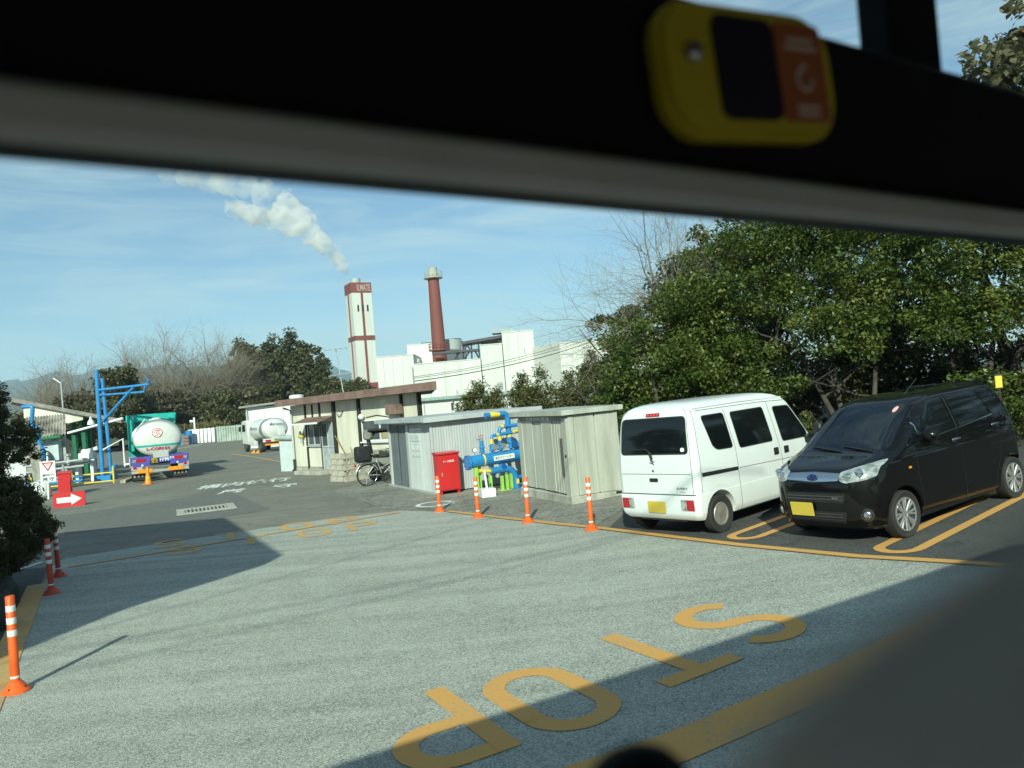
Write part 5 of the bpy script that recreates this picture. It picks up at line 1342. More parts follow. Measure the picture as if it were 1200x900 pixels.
bwa, bwb = sl_(74, 520, 46.5), sl_(111, 520, 46.5); box('back_wall', ((bwa.x + bwb.x) / 2, 6.5, 1.35), (bwb.x - bwa.x, .2, 2.7), mat('dark shed wall', (.035, .034, .03), .9), LS)  # wall coloured dark to stand for the shed's dark interior
c = sl_(55, 517, 38.2); box('end_wall', (c.x, c.y, 1.0), (2.0, .25, 2.15), CONC, LS)
w_ = sl_(62, 528, 37.9); box('meter_cabinet', (w_.x, w_.y, w_.z), (.75, .3, 1.0), mat('pale blue board', (.45, .52, .54), .6), LS)
MB().ball(sl_(42, 540, 37.3), .75, 16, 10, (.9, .6, 1)).build('tank_end', CONC, LS, 50)
box('brown_sign', sl_(102, 533, 37.5), (.56, .04, .60), BROWN_F, LS); sp_ = sl_(102, 530.5, 37.5)
lettering('火気厳', frame((sp_.x, sp_.y - .03, sp_.z), (1, 0, 0), (0, 0, 1)), .36, .10, WHITEP, LS)
lm = sl_(106.5, 495, 40); MB().lathe([(.18, -.12), (.15, .05), (.06, .18), (.05, .3), (.0001, .3)], 14, Matrix.Translation(lm)).build('lamp', WHITEP, LS, 40)
DKM = mat('dark machinery', (.025, .026, .026), .6, var=.3)
pm = sl_(83, 530, 44.8)
MB().box((pm.x, pm.y, .9), (.9, .8, 1.7), bev=.08).cyl((pm.x + .7, pm.y, 0), (pm.x + .7, pm.y, 2.2), .12).cyl((pm.x - .2, pm.y - .2, 1.6), (pm.x + .9, pm.y - .2, 1.9), .1).build('pump', DKM, LS, 40)
pm = sl_(95, 535, 45); MB().box((pm.x, pm.y, .6), (.7, .7, 1.2), bev=.08).cyl((pm.x, pm.y, 1.1), (pm.x, pm.y, 1.7), .2).build('pump', DKM, LS, 40)
# white gate panel at the far left
GP = thing('gatepost', (D(12, 560, 31).x, 31, 0), rad(35), 'pale grey concrete gate pillar half hidden by the conifer', 'gate pillar')
box('panel', (.2, 0, .9), (.75, .18, 1.8), WHITEP, GP, .02); box('pillar', (.95, .05, 1.0), (.35, .3, 2.0), CONC, GP, .02)
# blue vent pipe
VP = thing('vent_pipe', (D(53, 541, 33).x, 33, 0), 0, 'blue stepped pipe rising beside the loading shed, above the white sign', 'pipe')
o = Vector(VP.location); pp = [D(*z_, 33) - o for z_ in ((26, 477), (38.5, 476), (36.8, 499.5), (44.5, 500.5), (46.5, 522), (51, 528), (53, 541))]
pp.append(Vector((0, 0, 0)))
sm = [pp[0]]
for a, b, c in zip(pp, pp[1:], pp[2:]):
    k = min(.15, (a - b).length * .4, (c - b).length * .4); s_ = b + (a - b).normalized() * k; e_ = b + (c - b).normalized() * k
    for i in range(5): t = i / 4; sm.append(s_ * (1 - t) ** 2 + b * 2 * t * (1 - t) + e_ * t * t)
sm.append(pp[-1])
MB().tube(sm, .085, 12).build('pipe', BLUE, VP, 50)
for z_ in ((52, 537), (50, 525)):
    c = D(*z_, 33) - o; MB().cyl(c - Vector((0, 0, .03)), c + Vector((0, 0, .04)), .19, n=14).build('flange', BLUE, VP, 40)
# lamp pole
LPo = thing('light_pole', (D(76, 500, 45).x, 45, 0), 0, 'thin pale lighting pole rising behind the loading shed roof', 'pole')
MB().cyl((0, 0, 0), (-.05, 0, 5.6), .05, n=8).build('mast', GALV, LPo); MB().cyl((-.05, 0, 5.5), (-.5, 0, 5.85), .035, n=8).build('lamp_arm', GALV, LPo)

# ---- far yard: blocks, fence, pole, drums, warehouse
for k in range(6):
    px0 = (224, 233, 237.5, 242, 246.5, 251)[k]
    p = G(px0 + (4 if k == 0 else 1.5), 516.5)
    p.y = 100; p.x = D(px0 + (4 if k == 0 else 1.5), 510, 100).x
    b = MB().box((0, 0, .95), ((1.05 if k == 0 else .42), 1.6, 1.9), bev=.06).build('concrete_block', WHITEP, None, 40)
    b.location = (p.x, p.y, 0)
    tag(b, ['wide pale concrete block, first of the row beyond the tanker truck', 'pale concrete block standing second from the left in the far row', 'pale concrete block standing third from the left in the far row', 'pale concrete block standing fourth from the left in the far row', 'pale concrete block standing fifth from the left in the far row', 'pale concrete block ending the far row, beside the green fence'][k], 'concrete block', 'pale concrete blocks along the far yard')
FF = thing('corrugated_fence', (D(254, 512, 98).x, 98, 0), rad(2), 'grey green corrugated fence at the end of the yard below the evergreens', 'fence')
ff_m = mat('grey green sheet', (.30, .36, .31), .7, var=.2, vs=1)
for k in range(8): ribbed('fence_sheet', .62, 2.0, .31, .08, ff_m, FF, Tm(.635 * k, 0, .0))
PL = thing('lamp_post', (D(229, 512, 101).x, 101, 0), 0, 'short white camera post above the pale concrete blocks', 'pole')
MB().cyl((0, 0, 0), (0, 0, 3.5), .12, n=8).build('mast', WHITEP, PL); MB().box((-.35, 0, 3.0), (.5, .3, .3), bev=.05).build('camera', WHITEP, PL)
for k, px_ in enumerate((213.5, 221.5)):
    d_ = MB().cyl((0, 0, 0), (0, 0, 1.5 if k == 0 else 1.8), .5 if k == 0 else .42, n=16).cyl((0, 0, .7), (0, 0, .78), .54 if k == 0 else .45, n=16).build('blue_drum', BLUE, None, 40)
    d_.location = (D(px_, 510, 98).x, 98, 0); tag(d_, ['blue drum beside the brown crate beyond the tanker truck', 'blue drum against the first pale concrete block'][k], 'drum', 'blue drums in the far yard')
cr = thing('brown_crate', (D(217.5, 510, 97).x, 97, 0), .2, 'small brown crate between the two blue drums', 'crate')
for k in range(3): box('crate_slat', (0, 0, .2 + .42 * k), (.8, .8, .36), BROWN_F, cr, .02)

WH = thing('warehouse', (D(289, 500, 64).x, 64, 0), rad(-3), 'long low white warehouse with a grey roof behind the far white tanker', 'building')
WHT = mat('white metal siding', (.66, .69, .66), .6, var=.05)
for k in range(4): box('wall_panel', (.8 + 1.62 * k, .1, 1.75), (1.6, .15, 3.5), WHT, WH, .01)
box('core_wall', (3.3, 4, 1.74), (6.5, 7.6, 3.4), WHT, WH)
MB().slab((-.35, -.5, 3.62), (7.0, -.5, 3.95), (7.0, 8, 3.95), (-.35, 8, 3.62), .16).build('roof', mat('grey brown roof edge', (.24, .23, .21), .7), WH)
MB().tube([(.15, -.1, 3.3), (.15, -.1, .1)], .07).build('drainpipe', GREYSTEEL, WH)

# ================================================================ FACTORY
F_WHITE = mat('factory white cladding', (.58, .59, .55), .6, var=.03, vs=.25, dirt=(.49, .50, .46), streak=.1)
F_CREAM = mat('factory cream cladding', (.56, .565, .51), .6, var=.04, vs=.08)
F_RED = mat('oxide red paint', (.19, .052, .040), .7, var=.14, vs=.5, streak=.1)
F_DARK = mat('dark steelwork', (.045, .045, .05), .6)
F_GREY = mat('grey flashing', (.30, .33, .33), .6)
TW = thing('incinerator_tower', (D(421, 460, 228).x, 228, 0), rad(29.5), 'tall white square tower with oxide red bands, steaming at its top', 'tower')
# local +X along the right face, near corner at the origin; left face runs along +Y
TS = 6.3; zt = D(410.5, 331, 228).z; 
def tz(y): return D(410.5, y, 228).z
MB().prism([(0, 0), (TS, 0), (TS, TS), (0, TS)], 0, tz(343)).build('shaft', F_WHITE, TW)
MB().prism([(-.12, -.12), (TS + .12, -.12), (TS + .12, TS + .12), (-.12, TS + .12)], tz(343), zt).build('crown_band', F_RED, TW)
for y0, y1 in ((399.5, 394), (457, 450)): MB().prism([(-.1, -.1), (TS + .1, -.1), (TS + .1, TS + .1), (-.1, TS + .1)], tz(y0), tz(y1)).build('band', F_RED, TW)
for y0, y1 in ((394, 343), (450, 399.5), (520, 457)):
    z0, z1 = max(0, tz(y0)) + .02, tz(y1) - .02
    box('pilaster', (TS / 2, -.11, (z0 + z1) / 2), (.62, .2, z1 - z0), F_RED, TW); box('pilaster', (-.11, TS / 2, (z0 + z1) / 2), (.2, .62, z1 - z0), F_RED, TW)
for x in (1.75, 3.15, 4.75): box('window', (x, -.04 if x != 3.15 else -.225, tz(361.5)), (.5, .1, 2.0), INK, TW)
lettering('ILMATE', frame((TS * .62, -.16, (tz(343) + zt) / 2), (1, 0, 0), (0, 0, 1)), 4.2, 2.0, mat('faded crown lettering', (.46, .36, .33), .7), TW)
MB().lathe([(1.5, 0), (1.5, 1.6), (1.3, 1.6), (1.3, .2), (.0001, .2)], 24, Matrix.Translation((TS * .4, TS * .45, zt))).build('flue', GREYSTEEL, TW, 40)
MB().cyl((TS - .1, TS - .2, zt), (TS - .3, TS - .2, zt + 6.5), .09, n=6).cyl((.2, TS - .2, zt), (.2, TS - .2, zt + 2.5), .07, n=6).build('lightning_rod', GREYSTEEL, TW)
CH = thing('chimney', (D(515, 416, 200).x, 200, 0), 0, 'round oxide red chimney with a railed crown standing behind the white factory', 'chimney')
def cz_(y): return D(508, y, 200).z
zt = cz_(327); lean = 0
MB().lathe([(2.3, 0), (1.95, cz_(420)), (1.45, zt)], 36).build('stack', F_RED, CH, 40)
MB().lathe([(1.45, zt), (2.5, zt + .1), (2.5, zt + .4), (1.7, zt + .5), (1.35, zt + 1.7), (1.2, zt + 2.0), (1.2, zt + 3.0), (1.1, zt + 3.0), (1.1, zt + 2.2), (.0001, zt + 2.2)], 36).build('crown', mat('chimney grey', (.36, .34, .28), .7), CH, 40)
def railing(name, r, z, h, n, m):
    mb = MB()
    for k in range(n): a = 2 * math.pi * k / n; mb.cyl((r * math.cos(a), r * math.sin(a), z), (r * math.cos(a), r * math.sin(a), z + h), .06, n=5)
    for q_ in (z + h * .5, z + h): mb.ring([(r * math.cos(rad(a)), r * math.sin(rad(a)), q_) for a in range(0, 361, 15)], .05, 5, False)
    return mb.build(name, m, CH)
railing('crown_railing', 2.4, zt + .4, 1.4, 16, GREYSTEEL)
zp = cz_(411.5); MB().lathe([(1.9, zp), (2.75, zp), (2.75, zp + .3), (1.9, zp + .3)], 30).build('platform', F_RED, CH, 40); railing('platform_railing', 2.65, zp + .3, 1.6, 18, F_RED)
ld = MB()
for s in (-.2, .2): ld.cyl((-1.95 + s * .2, -.6 + s, 6), (-1.45 + s * .2, -.6 + s, zt), .05, n=5)
for k in range(24): z = 8 + k * (zt - 8) / 24; x = -1.98 + .5 * z / zt; ld.cyl((x, -.8, z), (x, -.4, z), .04, n=4)
ld.build('ladder', F_WHITE, CH); MB().cyl((-.9, 0, zt + 1), (-.9, 0, zt + 6), .07, n=5).build('lightning_rod', GREYSTEEL, CH)
FA = thing('factory', (0, 190, 0), 0, 'large white factory block with stepped flat roofs behind the conifers', 'factory')
o = Vector(FA.location)
def fblock(name, x0, x1, ytop0, ytop1, y, depth, m, zb=0, sub=None):
    a, b = D(x0, ytop0, y) - o, D(x1, ytop1, y) - o
    z = (a.z + b.z) / 2
    ob = MB().box(((a.x + b.x) / 2, a.y + depth / 2, (z + zb) / 2), (b.x - a.x, depth, z - zb)).build(name, m, FA)
    MB().box(((a.x + b.x) / 2, a.y + depth / 2, z + .12), (b.x - a.x + .3, depth + .3, .22)).build('parapet', F_WHITE, ob)
    return ob, a, b, z
fblock('wall', 441, 484, 420.5, 414.5, 200, 30, F_WHITE)
fblock('wall', 477, 541, 406, 399, 216, 20, F_WHITE)
mb_, ma, mbp, mz = fblock('wall', 483.5, 563, 427.5, 421, 190, 40, F_WHITE)
fblock('wall', 562.8, 588, 405.5, 402.5, 189.6, 40, F_WHITE)
fblock('wall', 587.8, 624.5, 390, 387.5, 189.2, 40, F_WHITE)
a, b = D(624, 407, 189) - o, D(656, 403, 178) - o
MB().add([(a.x, a.y, 0), (b.x, b.y, 0), (b.x, b.y, a.z), (a.x, a.y, a.z), (a.x, 40, 0), (b.x, 40, 0), (b.x, 40, a.z), (a.x, 40, a.z)], [(0, 1, 2, 3), (3, 2, 6, 7), (1, 5, 6, 2), (0, 3, 7, 4), (4, 7, 6, 5)]).build('side_wall', F_CREAM, FA)
rb_, ra, rbp, rz = fblock('wall', 655.5, 800, 403.5, 390, 178, 40, F_WHITE)
for px_, y in ((452, 199.9), (463, 199.9), (474, 199.9), (505, 189.9), (523, 189.9), (541, 189.9), (575, 189.5), (600, 189.1), (612, 189.1), (668, 177.9), (692, 177.9)):
    u = D(px_, 460, y) - o; hgt = {199.9: D(px_, 418.5, y).z, 189.9: D(px_, 425, y).z, 189.5: D(px_, 405.5, y).z, 189.1: D(px_, 390, y).z, 177.9: D(px_, 400, y).z}[y]
    box('panel_joint', (u.x, u.y, hgt / 2), (.10, .08, hgt - .6), mat('panel joint grey', (.42, .44, .42), .7), FA)
# louvred openings and frames on the right wall
for x0, x1 in ((658, 672.5), (676, 690)):
    u, v = D(x0, 414, 177.7) - o, D(x1, 442, 177.7) - o
    fr = box('loading_bay', ((u.x + v.x) / 2, u.y - .1, (u.z + v.z) / 2), (v.x - u.x, .2, u.z - v.z), F_WHITE, FA)
    for k in range(3): box('bay_rail', ((u.x + v.x) / 2, u.y - .25, u.z - .3 - k * (u.z - v.z) * .46), (v.x - u.x + .3, .12, .16), F_GREY, fr)
for (x0, y0, x1, y1, y) in ((488.5, 420.5, 491.5, 424.5, 199.7),):
    u, v = D(x0, y0, y) - o, D(x1, y1, y) - o; box('vent', ((u.x + v.x) / 2, u.y, (u.z + v.z) / 2), (v.x - u.x, .2, u.z - v.z), F_GREY, FA)
for (x0, y0, x1, y1) in ((582, 448.5, 590, 457.5), (534.5, 457.5, 537, 463.5)):
    u, v = D(x0, y0, 189.7) - o, D(x1, y1, 189.7) - o
    w = box('vent', ((u.x + v.x) / 2, u.y, (u.z + v.z) / 2), (v.x - u.x, .2, u.z - v.z), F_GREY, FA)
    for k in range(4): box('vent_slat', ((u.x + v.x) / 2, u.y - .14, v.z + (k + .5) * (u.z - v.z) / 4), (v.x - u.x, .08, .12), F_WHITE, w)
box('downpipe', ((D(484, 440, 189.7) - o).x, -.5, (D(484, 430, 190)).z / 2), (.25, .25, (D(484, 430, 190)).z), F_GREY, FA)
# steelwork between chimney and upper block
def stick(name, pts, r, m):
    for (x0, y0), (x1, y1) in pts: MB().cyl(D(x0, y0, 194) - o, D(x1, y1, 194) - o, r, n=5).build(name, m, FA)
a, b = D(541, 400.5, 193) - o, D(587, 392.5, 193) - o
MB().slab(a, b, b + Vector((0, 8, 0)), a + Vector((0, 8, 0)), .7).build('canopy', F_DARK, FA)
a, b = D(506, 413, 193) - o, D(561, 408.5, 193) - o
MB().slab(a, b, b + Vector((0, 3, 0)), a + Vector((0, 3, 0)), .55).build('walkway', F_DARK, FA)
stick('steel_bar', [((542, 400), (543, 422)), ((560, 397), (562, 421)), ((552, 399), (553, 422)), ((587, 393), (588, 405)), ((535, 411), (536, 422)), ((582, 394), (587, 404)), ((544, 401), (551, 409)), ((551, 401), (544, 409)), ((556, 410), (562, 421)), ((533, 421), (540, 411)), ((544, 421), (551, 411))], .22, F_DARK)
a, b = D(563, 398.5, 195.5) - o, D(588, 394, 195.5) - o
MB().slab(a, b, b + Vector((0, .5, 0)), a + Vector((0, .5, 0)), 2.2).build('opening_shade', F_DARK, FA)  # solid dark slab, its colour stands for the shade inside an opening
MB().cyl((D(531, 410, 208) - o).to_tuple(), (D(531, 398, 208) - o).to_tuple(), 2.4, n=20).build('silo', F_GREY, FA, 40)
for (x0, y0, x1, y1, y) in ((457, 418, 475, 414.5, 202), (493, 402.5, 506, 400.5, 218), (521, 397.5, 539, 396.5, 218)):
    u, v = D(x0, y0, y) - o, D(x1, y1, y) - o; box('roof_unit', ((u.x + v.x) / 2, u.y + 3, (u.z + v.z) / 2 - .3), (v.x - u.x, 4, .9), F_DARK, FA)
u, v = D(577, 390, 196) - o, D(602, 386.5, 196) - o; box('roof_unit', ((u.x + v.x) / 2, 6, v.z - .3), (v.x - u.x, 5, .8), F_GREY, FA)
for px_, yt, yb in ((645, 375, 404), (706, 362, 396), (609, 379, 388)):
    t_, b_ = D(px_ - 2, yt, 180) - o, D(px_, yb, 180) - o; MB().cyl(b_, t_, .07, n=5).build('lightning_rod', GREYSTEEL, FA)
# annex with the grey green roof edge
AX = thing('factory_annex', (0, 120, 0), 0, 'low white annex with a grey green roof edge in front of the factory', 'building'); o = Vector(AX.location)
a, b = D(470, 474, 120), D(625, 458.5, 120); zt = (D(541, 466.5, 120)).z
box('wall', ((a.x + b.x) / 2, 5, zt / 2), (b.x - a.x, 10, zt), F_WHITE, AX)
box('roof', ((a.x + b.x) / 2, 4.7, zt + .25), (b.x - a.x + .6, 11, .5), mat('grey green roof edge', (.22, .30, .28), .6), AX)
for x0 in (528, 534):
    u, v = D(x0, 472, 119.9), D(x0 + 4.5, 480, 119.9); w = box('window', ((u.x + v.x) / 2, -.05, (u.z + v.z) / 2), (v.x - u.x, .12, u.z - v.z), GLASS_B, AX)
    for x in (u.x, v.x): box('window_frame', (x, -.1, (u.z + v.z) / 2), (.12, .1, u.z - v.z + .1), F_WHITE, w)
box('downpipe', ((D(497, 480, 119.5)).x, -.1, zt / 2), (.18, .15, zt), F_GREY, AX)

# ---- power lines from the guardhouse
pole_end = D(762, 363, 38)
for k, (z0, dz, lab) in enumerate(((3.35, .0, 'upper thin power line rising from the guardhouse roof to the right-hand trees'), (3.2, -.35, 'thicker lower power line rising from the guardhouse roof to the right-hand trees'), (3.3, -.15, 'middle thin power line between two others over the white factory'))):
    a = Vector((-3.4, 26.3, z0)); b = pole_end + Vector((0, .1 * k, dz))
    pts = [a.lerp(b, i / 16) - Vector((0, 0, .45 * 4 * (i / 16) * (1 - i / 16))) for i in range(17)]
    tag(MB().tube(pts, .016 if k == 1 else .009, 5).build('power_line', INK, None, 60), lab, 'cable', 'power lines over the guardhouse')
UP = thing('utility_pole', (pole_end.x, 38.15, 0), 0, 'concrete utility pole hidden among the right-hand trees', 'pole')
MB().cyl((0, 0, 0), (0, 0, pole_end.z + .4), .15, .10, n=12).build('mast', CONC, UP, 40); box('cross_arm', (0, 0, pole_end.z), (1.4, .1, .1), GALV, UP)
# yellow marker behind the black car
p = D(1171, 456, 13.2)
YM = thing('yellow_marker', (p.x, p.y, gz(p.x)), rad(-20), 'yellow marker post with a black cap behind the black car', 'marker post')
MB().cyl((0, 0, 0), (0, 0, p.z - gz(p.x)), .022, n=8).build('post', DKPOST, YM); bx2 = box('marker_plate', (0, 0, p.z - gz(p.x) + .13), (.11, .04, .22), YEL, YM, .01)
box('marker_cap', (0, 0, p.z - gz(p.x) + .255), (.12, .05, .03), INK, bx2)
# overhead cables across the road (their faint shade falls on the road)
cz0 = 7.6
def up_sun(p, z): p = Vector(p); return p - LDIR * ((z - p.z) / -LDIR.z) * -1 if False else p + LDIR * ((z - p.z) / LDIR.z)
for k, (qa, qb) in enumerate((((95, 742), (560, 613)), ((150, 748), (700, 634)), ((60, 792), (640, 655)))):
    a, b = up_sun(G(*qa), cz0), up_sun(G(*qb), cz0); d_ = (b - a)
    tag(MB().tube([a - d_ * .8, a, b, b + d_ * .5], .0125, 8).build('overhead_cable', INK, None, 60), ['black overhead cable behind the bus, the farthest of three', 'black overhead cable behind the bus, the middle of three', 'black overhead cable behind the bus, the lowest and nearest of three'][k], 'cable', 'overhead cables behind the bus')
# ================================================================ VEGETATION
BARK = mat('grey brown bark', (.055, .047, .036), .9, var=.3, vs=6, bump=.6, bs=40)
BARK_P = mat('pale dry bark', (.22, .19, .145), .9, var=.25, vs=4)
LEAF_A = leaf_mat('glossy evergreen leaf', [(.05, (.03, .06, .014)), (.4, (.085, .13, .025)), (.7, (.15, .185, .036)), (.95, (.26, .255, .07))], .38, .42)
LEAF_B = leaf_mat('olive evergreen leaf', [(0, (.03, .042, .014)), (.5, (.065, .085, .025)), (1, (.16, .155, .05))], .3, .5)
LEAF_C = leaf_mat('loquat leaf', [(0, (.05, .06, .03)), (.5, (.12, .12, .06)), (1, (.24, .21, .12))], .3, .5)
NEEDLE = leaf_mat('dark conifer needle', [(0, (.045, .055, .024)), (.6, (.10, .105, .042)), (1, (.19, .17, .08))], .35, .7)
NEEDLE_S = leaf_mat('olive conifer spray', [(0, (.05, .06, .018)), (.5, (.10, .11, .03)), (1, (.20, .18, .06))], .3, .6)  # olive green mix for the conical evergreens
FAR_G = leaf_mat('far evergreen leaf', [(0, (.038, .046, .017)), (.55, (.09, .094, .034)), (1, (.19, .165, .065))], .25, .6)
FAR_B = leaf_mat('dry brown leaf', [(0, (.06, .052, .03)), (.6, (.125, .108, .06)), (1, (.21, .175, .10))], .3, .7)
GRASSY = leaf_mat('dry reed', [(0, (.10, .09, .03)), (1, (.28, .24, .10))], .3, .7)

def leaves(name, C_, size, m, parent, seed, asp=.5, up=.5, droop=0.0, zmin=None, tone=None):
    """C_: (n,3) leaf centres. One diamond-shaped leaf at each, turned at random."""
    r = np.random.default_rng(seed); C_ = np.asarray(C_, float)
    if tone is None: tone = np.full(len(C_), .5)
    tone = np.asarray(tone, np.float32)
    if zmin is not None: k_ = C_[:, 2] > zmin; C_ = C_[k_]; tone = tone[k_]
    n = len(C_)
    N = r.normal(size=(n, 3)); N[:, 2] = np.abs(N[:, 2]) + up; N /= np.linalg.norm(N, axis=1)[:, None]
    A = r.normal(size=(n, 3)); A[:, 2] -= droop; A -= N * (A * N).sum(1)[:, None]; A /= np.linalg.norm(A, axis=1)[:, None]
    B = np.cross(N, A)
    s = size * r.uniform(.6, 1.3, n)[:, None]
    v = np.empty((n, 4, 3)); v[:, 0] = C_ - A * s * .5; v[:, 1] = C_ + B * s * asp * .5 + N * s * .06; v[:, 2] = C_ + A * s * .5 - N * s * .05; v[:, 3] = C_ - B * s * asp * .5 + N * s * .06
    me = bpy.data.meshes.new(name)
    me.vertices.add(n * 4); me.vertices.foreach_set('co', v.reshape(-1))
    me.loops.add(n * 4); me.loops.foreach_set('vertex_index', np.arange(n * 4, dtype=np.int32))
    me.polygons.add(n); me.polygons.foreach_set('loop_start', np.arange(0, n * 4, 4, dtype=np.int32))
    try: me.polygons.foreach_set('loop_total', np.full(n, 4, dtype=np.int32))
    except Exception: pass
    me.update(calc_edges=True)
    at = me.attributes.new('tone', 'FLOAT', 'FACE'); at.data.foreach_set('value', np.ascontiguousarray(tone))
    return link(name, me, m, parent)
def clumps(seed, centre, radii, nclump, per, cr, shell=.55, flat=.7):
    """clumps spread through an ellipsoid, thicker to the outside, with gaps between them"""
    r = np.random.default_rng(seed)
    d = r.normal(size=(nclump, 3)); d /= np.linalg.norm(d, axis=1)[:, None]
    rad_ = (r.uniform(shell ** 3, 1, nclump)) ** (1 / 3)
    bump_ = 1 + .18 * np.sin(d[:, 0] * 5 + seed) * np.cos(d[:, 1] * 4 + seed * 2) + .12 * np.sin(d[:, 2] * 7 + seed)
    c = np.array(centre) + d * (rad_ * bump_)[:, None] * np.array(radii)
    k = r.uniform(.55, 1.35, nclump) * cr
    e = r.normal(size=(nclump, per, 3)); e /= np.linalg.norm(e, axis=2)[:, :, None]
    q = (r.uniform(.05, 1, (nclump, per, 1))) ** .45
    e = e * q * k[:, None, None]; e[:, :, 2] *= flat
    return (c[:, None, :] + e).reshape(-1, 3), np.repeat(r.uniform(0, 1, nclump), per)
def limb(mb, rng, p, d, ln, r0, seg=4, wob=.25, n=6, taper=.55, up=0.0):
    pts = [Vector(p)]; rs = [r0]; d = Vector(d).normalized()
    for i in range(seg):
        d = (d + Vector((rng.uniform(-wob, wob), rng.uniform(-wob, wob), rng.uniform(-wob, wob) + up))).normalized()
        pts.append(pts[-1] + d * ln / seg); rs.append(r0 * (1 - (1 - taper) * (i + 1) / seg))
    mb.tube(pts, rs, n)
    return pts, rs, d
def bare_branches(mb, rng, p, d, ln, r, depth, spread=.7, up=.12, n=5, kids=(3, 4)):
    pts, rs, dd = limb(mb, rng, p, d, ln, r, 4 if depth > 1 else 3, .22, n if depth > 1 else 4, .5, up * .3)
    if depth == 0: return
    for k in range(rng.randint(*kids)):
        i = rng.randint(1, len(pts) - 1)
        t = (pts[i] - pts[i - 1]).normalized()
        s_ = Vector((rng.gauss(0, 1), rng.gauss(0, 1), rng.gauss(0, .7))); s_ = (s_ - t * s_.dot(t)).normalized()
        nd = t * (1 - spread * .5) + s_ * spread + Vector((0, 0, up))
        bare_branches(mb, rng, pts[i], nd, ln * rng.uniform(.55, .8), rs[i] * rng.uniform(.5, .7), depth - 1, spread, up, n, kids)
    bare_branches(mb, rng, pts[-1], dd, ln * .7, rs[-1] * .9, depth - 1, spread, up, n, kids)
def broadleaf(name, x, y, h, blobs, seed, m, label, cat='tree', group=None, leaf=.098, per=110, cr=.5, trunk_r=.075, stems=4, base=None, up=.45):
    rng = random.Random(seed); z0 = gz(x)
    t = thing(name, (x, y, z0), 0, label, cat, group)
    tr = MB(); tops = []
    for s_ in range(stems):
        a = rng.uniform(0, 6.28); b0 = Vector((.18 * math.cos(a), .18 * math.sin(a), -.05)) * (1 if stems > 1 else 0)
        pts, rs, d = limb(tr, rng, b0, (math.cos(a) * .45, math.sin(a) * .45, 1), h * .62, trunk_r * rng.uniform(.7, 1.1), 6, .16, 8, .5, .05)
        for k in range(4):
            i = rng.randint(2, 6); an = rng.uniform(0, 6.28)
            q_, r2, _ = limb(tr, rng, pts[i], (math.cos(an), math.sin(an), rng.uniform(.1, .9)), h * rng.uniform(.25, .4), rs[i] * .6, 4, .25, 6, .4)
            limb(tr, rng, q_[2], (math.cos(an + 1), math.sin(an + 1), .5), h * .2, r2[2] * .6, 3, .3, 5, .3)
    tr.build('trunk', BARK, t, 60)
    allp = []; allt = []
    for bi, (cx, cy, cz, rx, ry, rz, nc) in enumerate(blobs):
        p, q_ = clumps(seed * 10 + bi, (cx, cy, cz), (rx, ry, rz), int(nc * .8), int(per * 1.25), cr * .84, .62)
        allp.append(p); allt.append(q_)
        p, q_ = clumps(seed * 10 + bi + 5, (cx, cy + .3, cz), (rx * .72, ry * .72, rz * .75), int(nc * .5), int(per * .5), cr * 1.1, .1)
        allp.append(p); allt.append(q_ * .5)  # inner clumps toned darker, putting the crown's inner shade into the leaf colour
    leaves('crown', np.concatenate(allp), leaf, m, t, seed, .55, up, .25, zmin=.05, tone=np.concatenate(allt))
    return t
grp = 'broadleaf trees behind the parked cars'
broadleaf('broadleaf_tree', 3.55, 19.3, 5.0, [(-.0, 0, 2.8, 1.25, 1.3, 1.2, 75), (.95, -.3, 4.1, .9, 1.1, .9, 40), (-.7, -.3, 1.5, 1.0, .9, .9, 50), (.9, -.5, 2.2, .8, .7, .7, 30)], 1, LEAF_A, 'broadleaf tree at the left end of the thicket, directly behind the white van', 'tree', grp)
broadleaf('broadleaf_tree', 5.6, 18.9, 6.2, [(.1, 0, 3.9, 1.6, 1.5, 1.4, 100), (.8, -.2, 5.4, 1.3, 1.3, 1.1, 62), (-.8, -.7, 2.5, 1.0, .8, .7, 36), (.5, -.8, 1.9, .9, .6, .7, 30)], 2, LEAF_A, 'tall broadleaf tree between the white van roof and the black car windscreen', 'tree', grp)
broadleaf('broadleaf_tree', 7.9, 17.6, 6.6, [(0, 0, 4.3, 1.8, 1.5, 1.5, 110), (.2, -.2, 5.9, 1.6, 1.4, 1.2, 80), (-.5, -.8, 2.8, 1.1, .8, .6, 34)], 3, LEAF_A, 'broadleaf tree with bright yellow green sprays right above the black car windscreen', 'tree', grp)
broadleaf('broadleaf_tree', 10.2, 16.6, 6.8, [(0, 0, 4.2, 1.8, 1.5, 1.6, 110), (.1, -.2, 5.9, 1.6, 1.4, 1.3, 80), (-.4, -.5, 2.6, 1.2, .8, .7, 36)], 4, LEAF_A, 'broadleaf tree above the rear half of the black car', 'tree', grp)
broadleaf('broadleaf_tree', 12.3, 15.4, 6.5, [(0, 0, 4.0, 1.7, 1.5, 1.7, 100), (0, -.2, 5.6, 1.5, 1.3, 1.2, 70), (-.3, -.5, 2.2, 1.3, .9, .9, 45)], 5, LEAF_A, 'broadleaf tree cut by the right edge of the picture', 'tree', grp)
broadleaf('broadleaf_tree', 6.8, 23.2, 7.2, [(0, 0, 4.4, 2.4, 1.8, 2.2, 120), (0, -.6, 1.6, 2.4, 1.4, 1.6, 130)], 6, LEAF_B, 'darker broadleaf tree in the second row behind the tree above the windscreen', 'tree', grp, leaf=.15)
broadleaf('broadleaf_tree', 11.2, 21.6, 7.4, [(0, 0, 4.6, 2.6, 1.8, 2.4, 120), (0, -.6, 1.6, 2.8, 1.4, 1.7, 150)], 7, LEAF_B, 'darker broadleaf tree in the second row far behind the black car roof', 'tree', grp, leaf=.15)
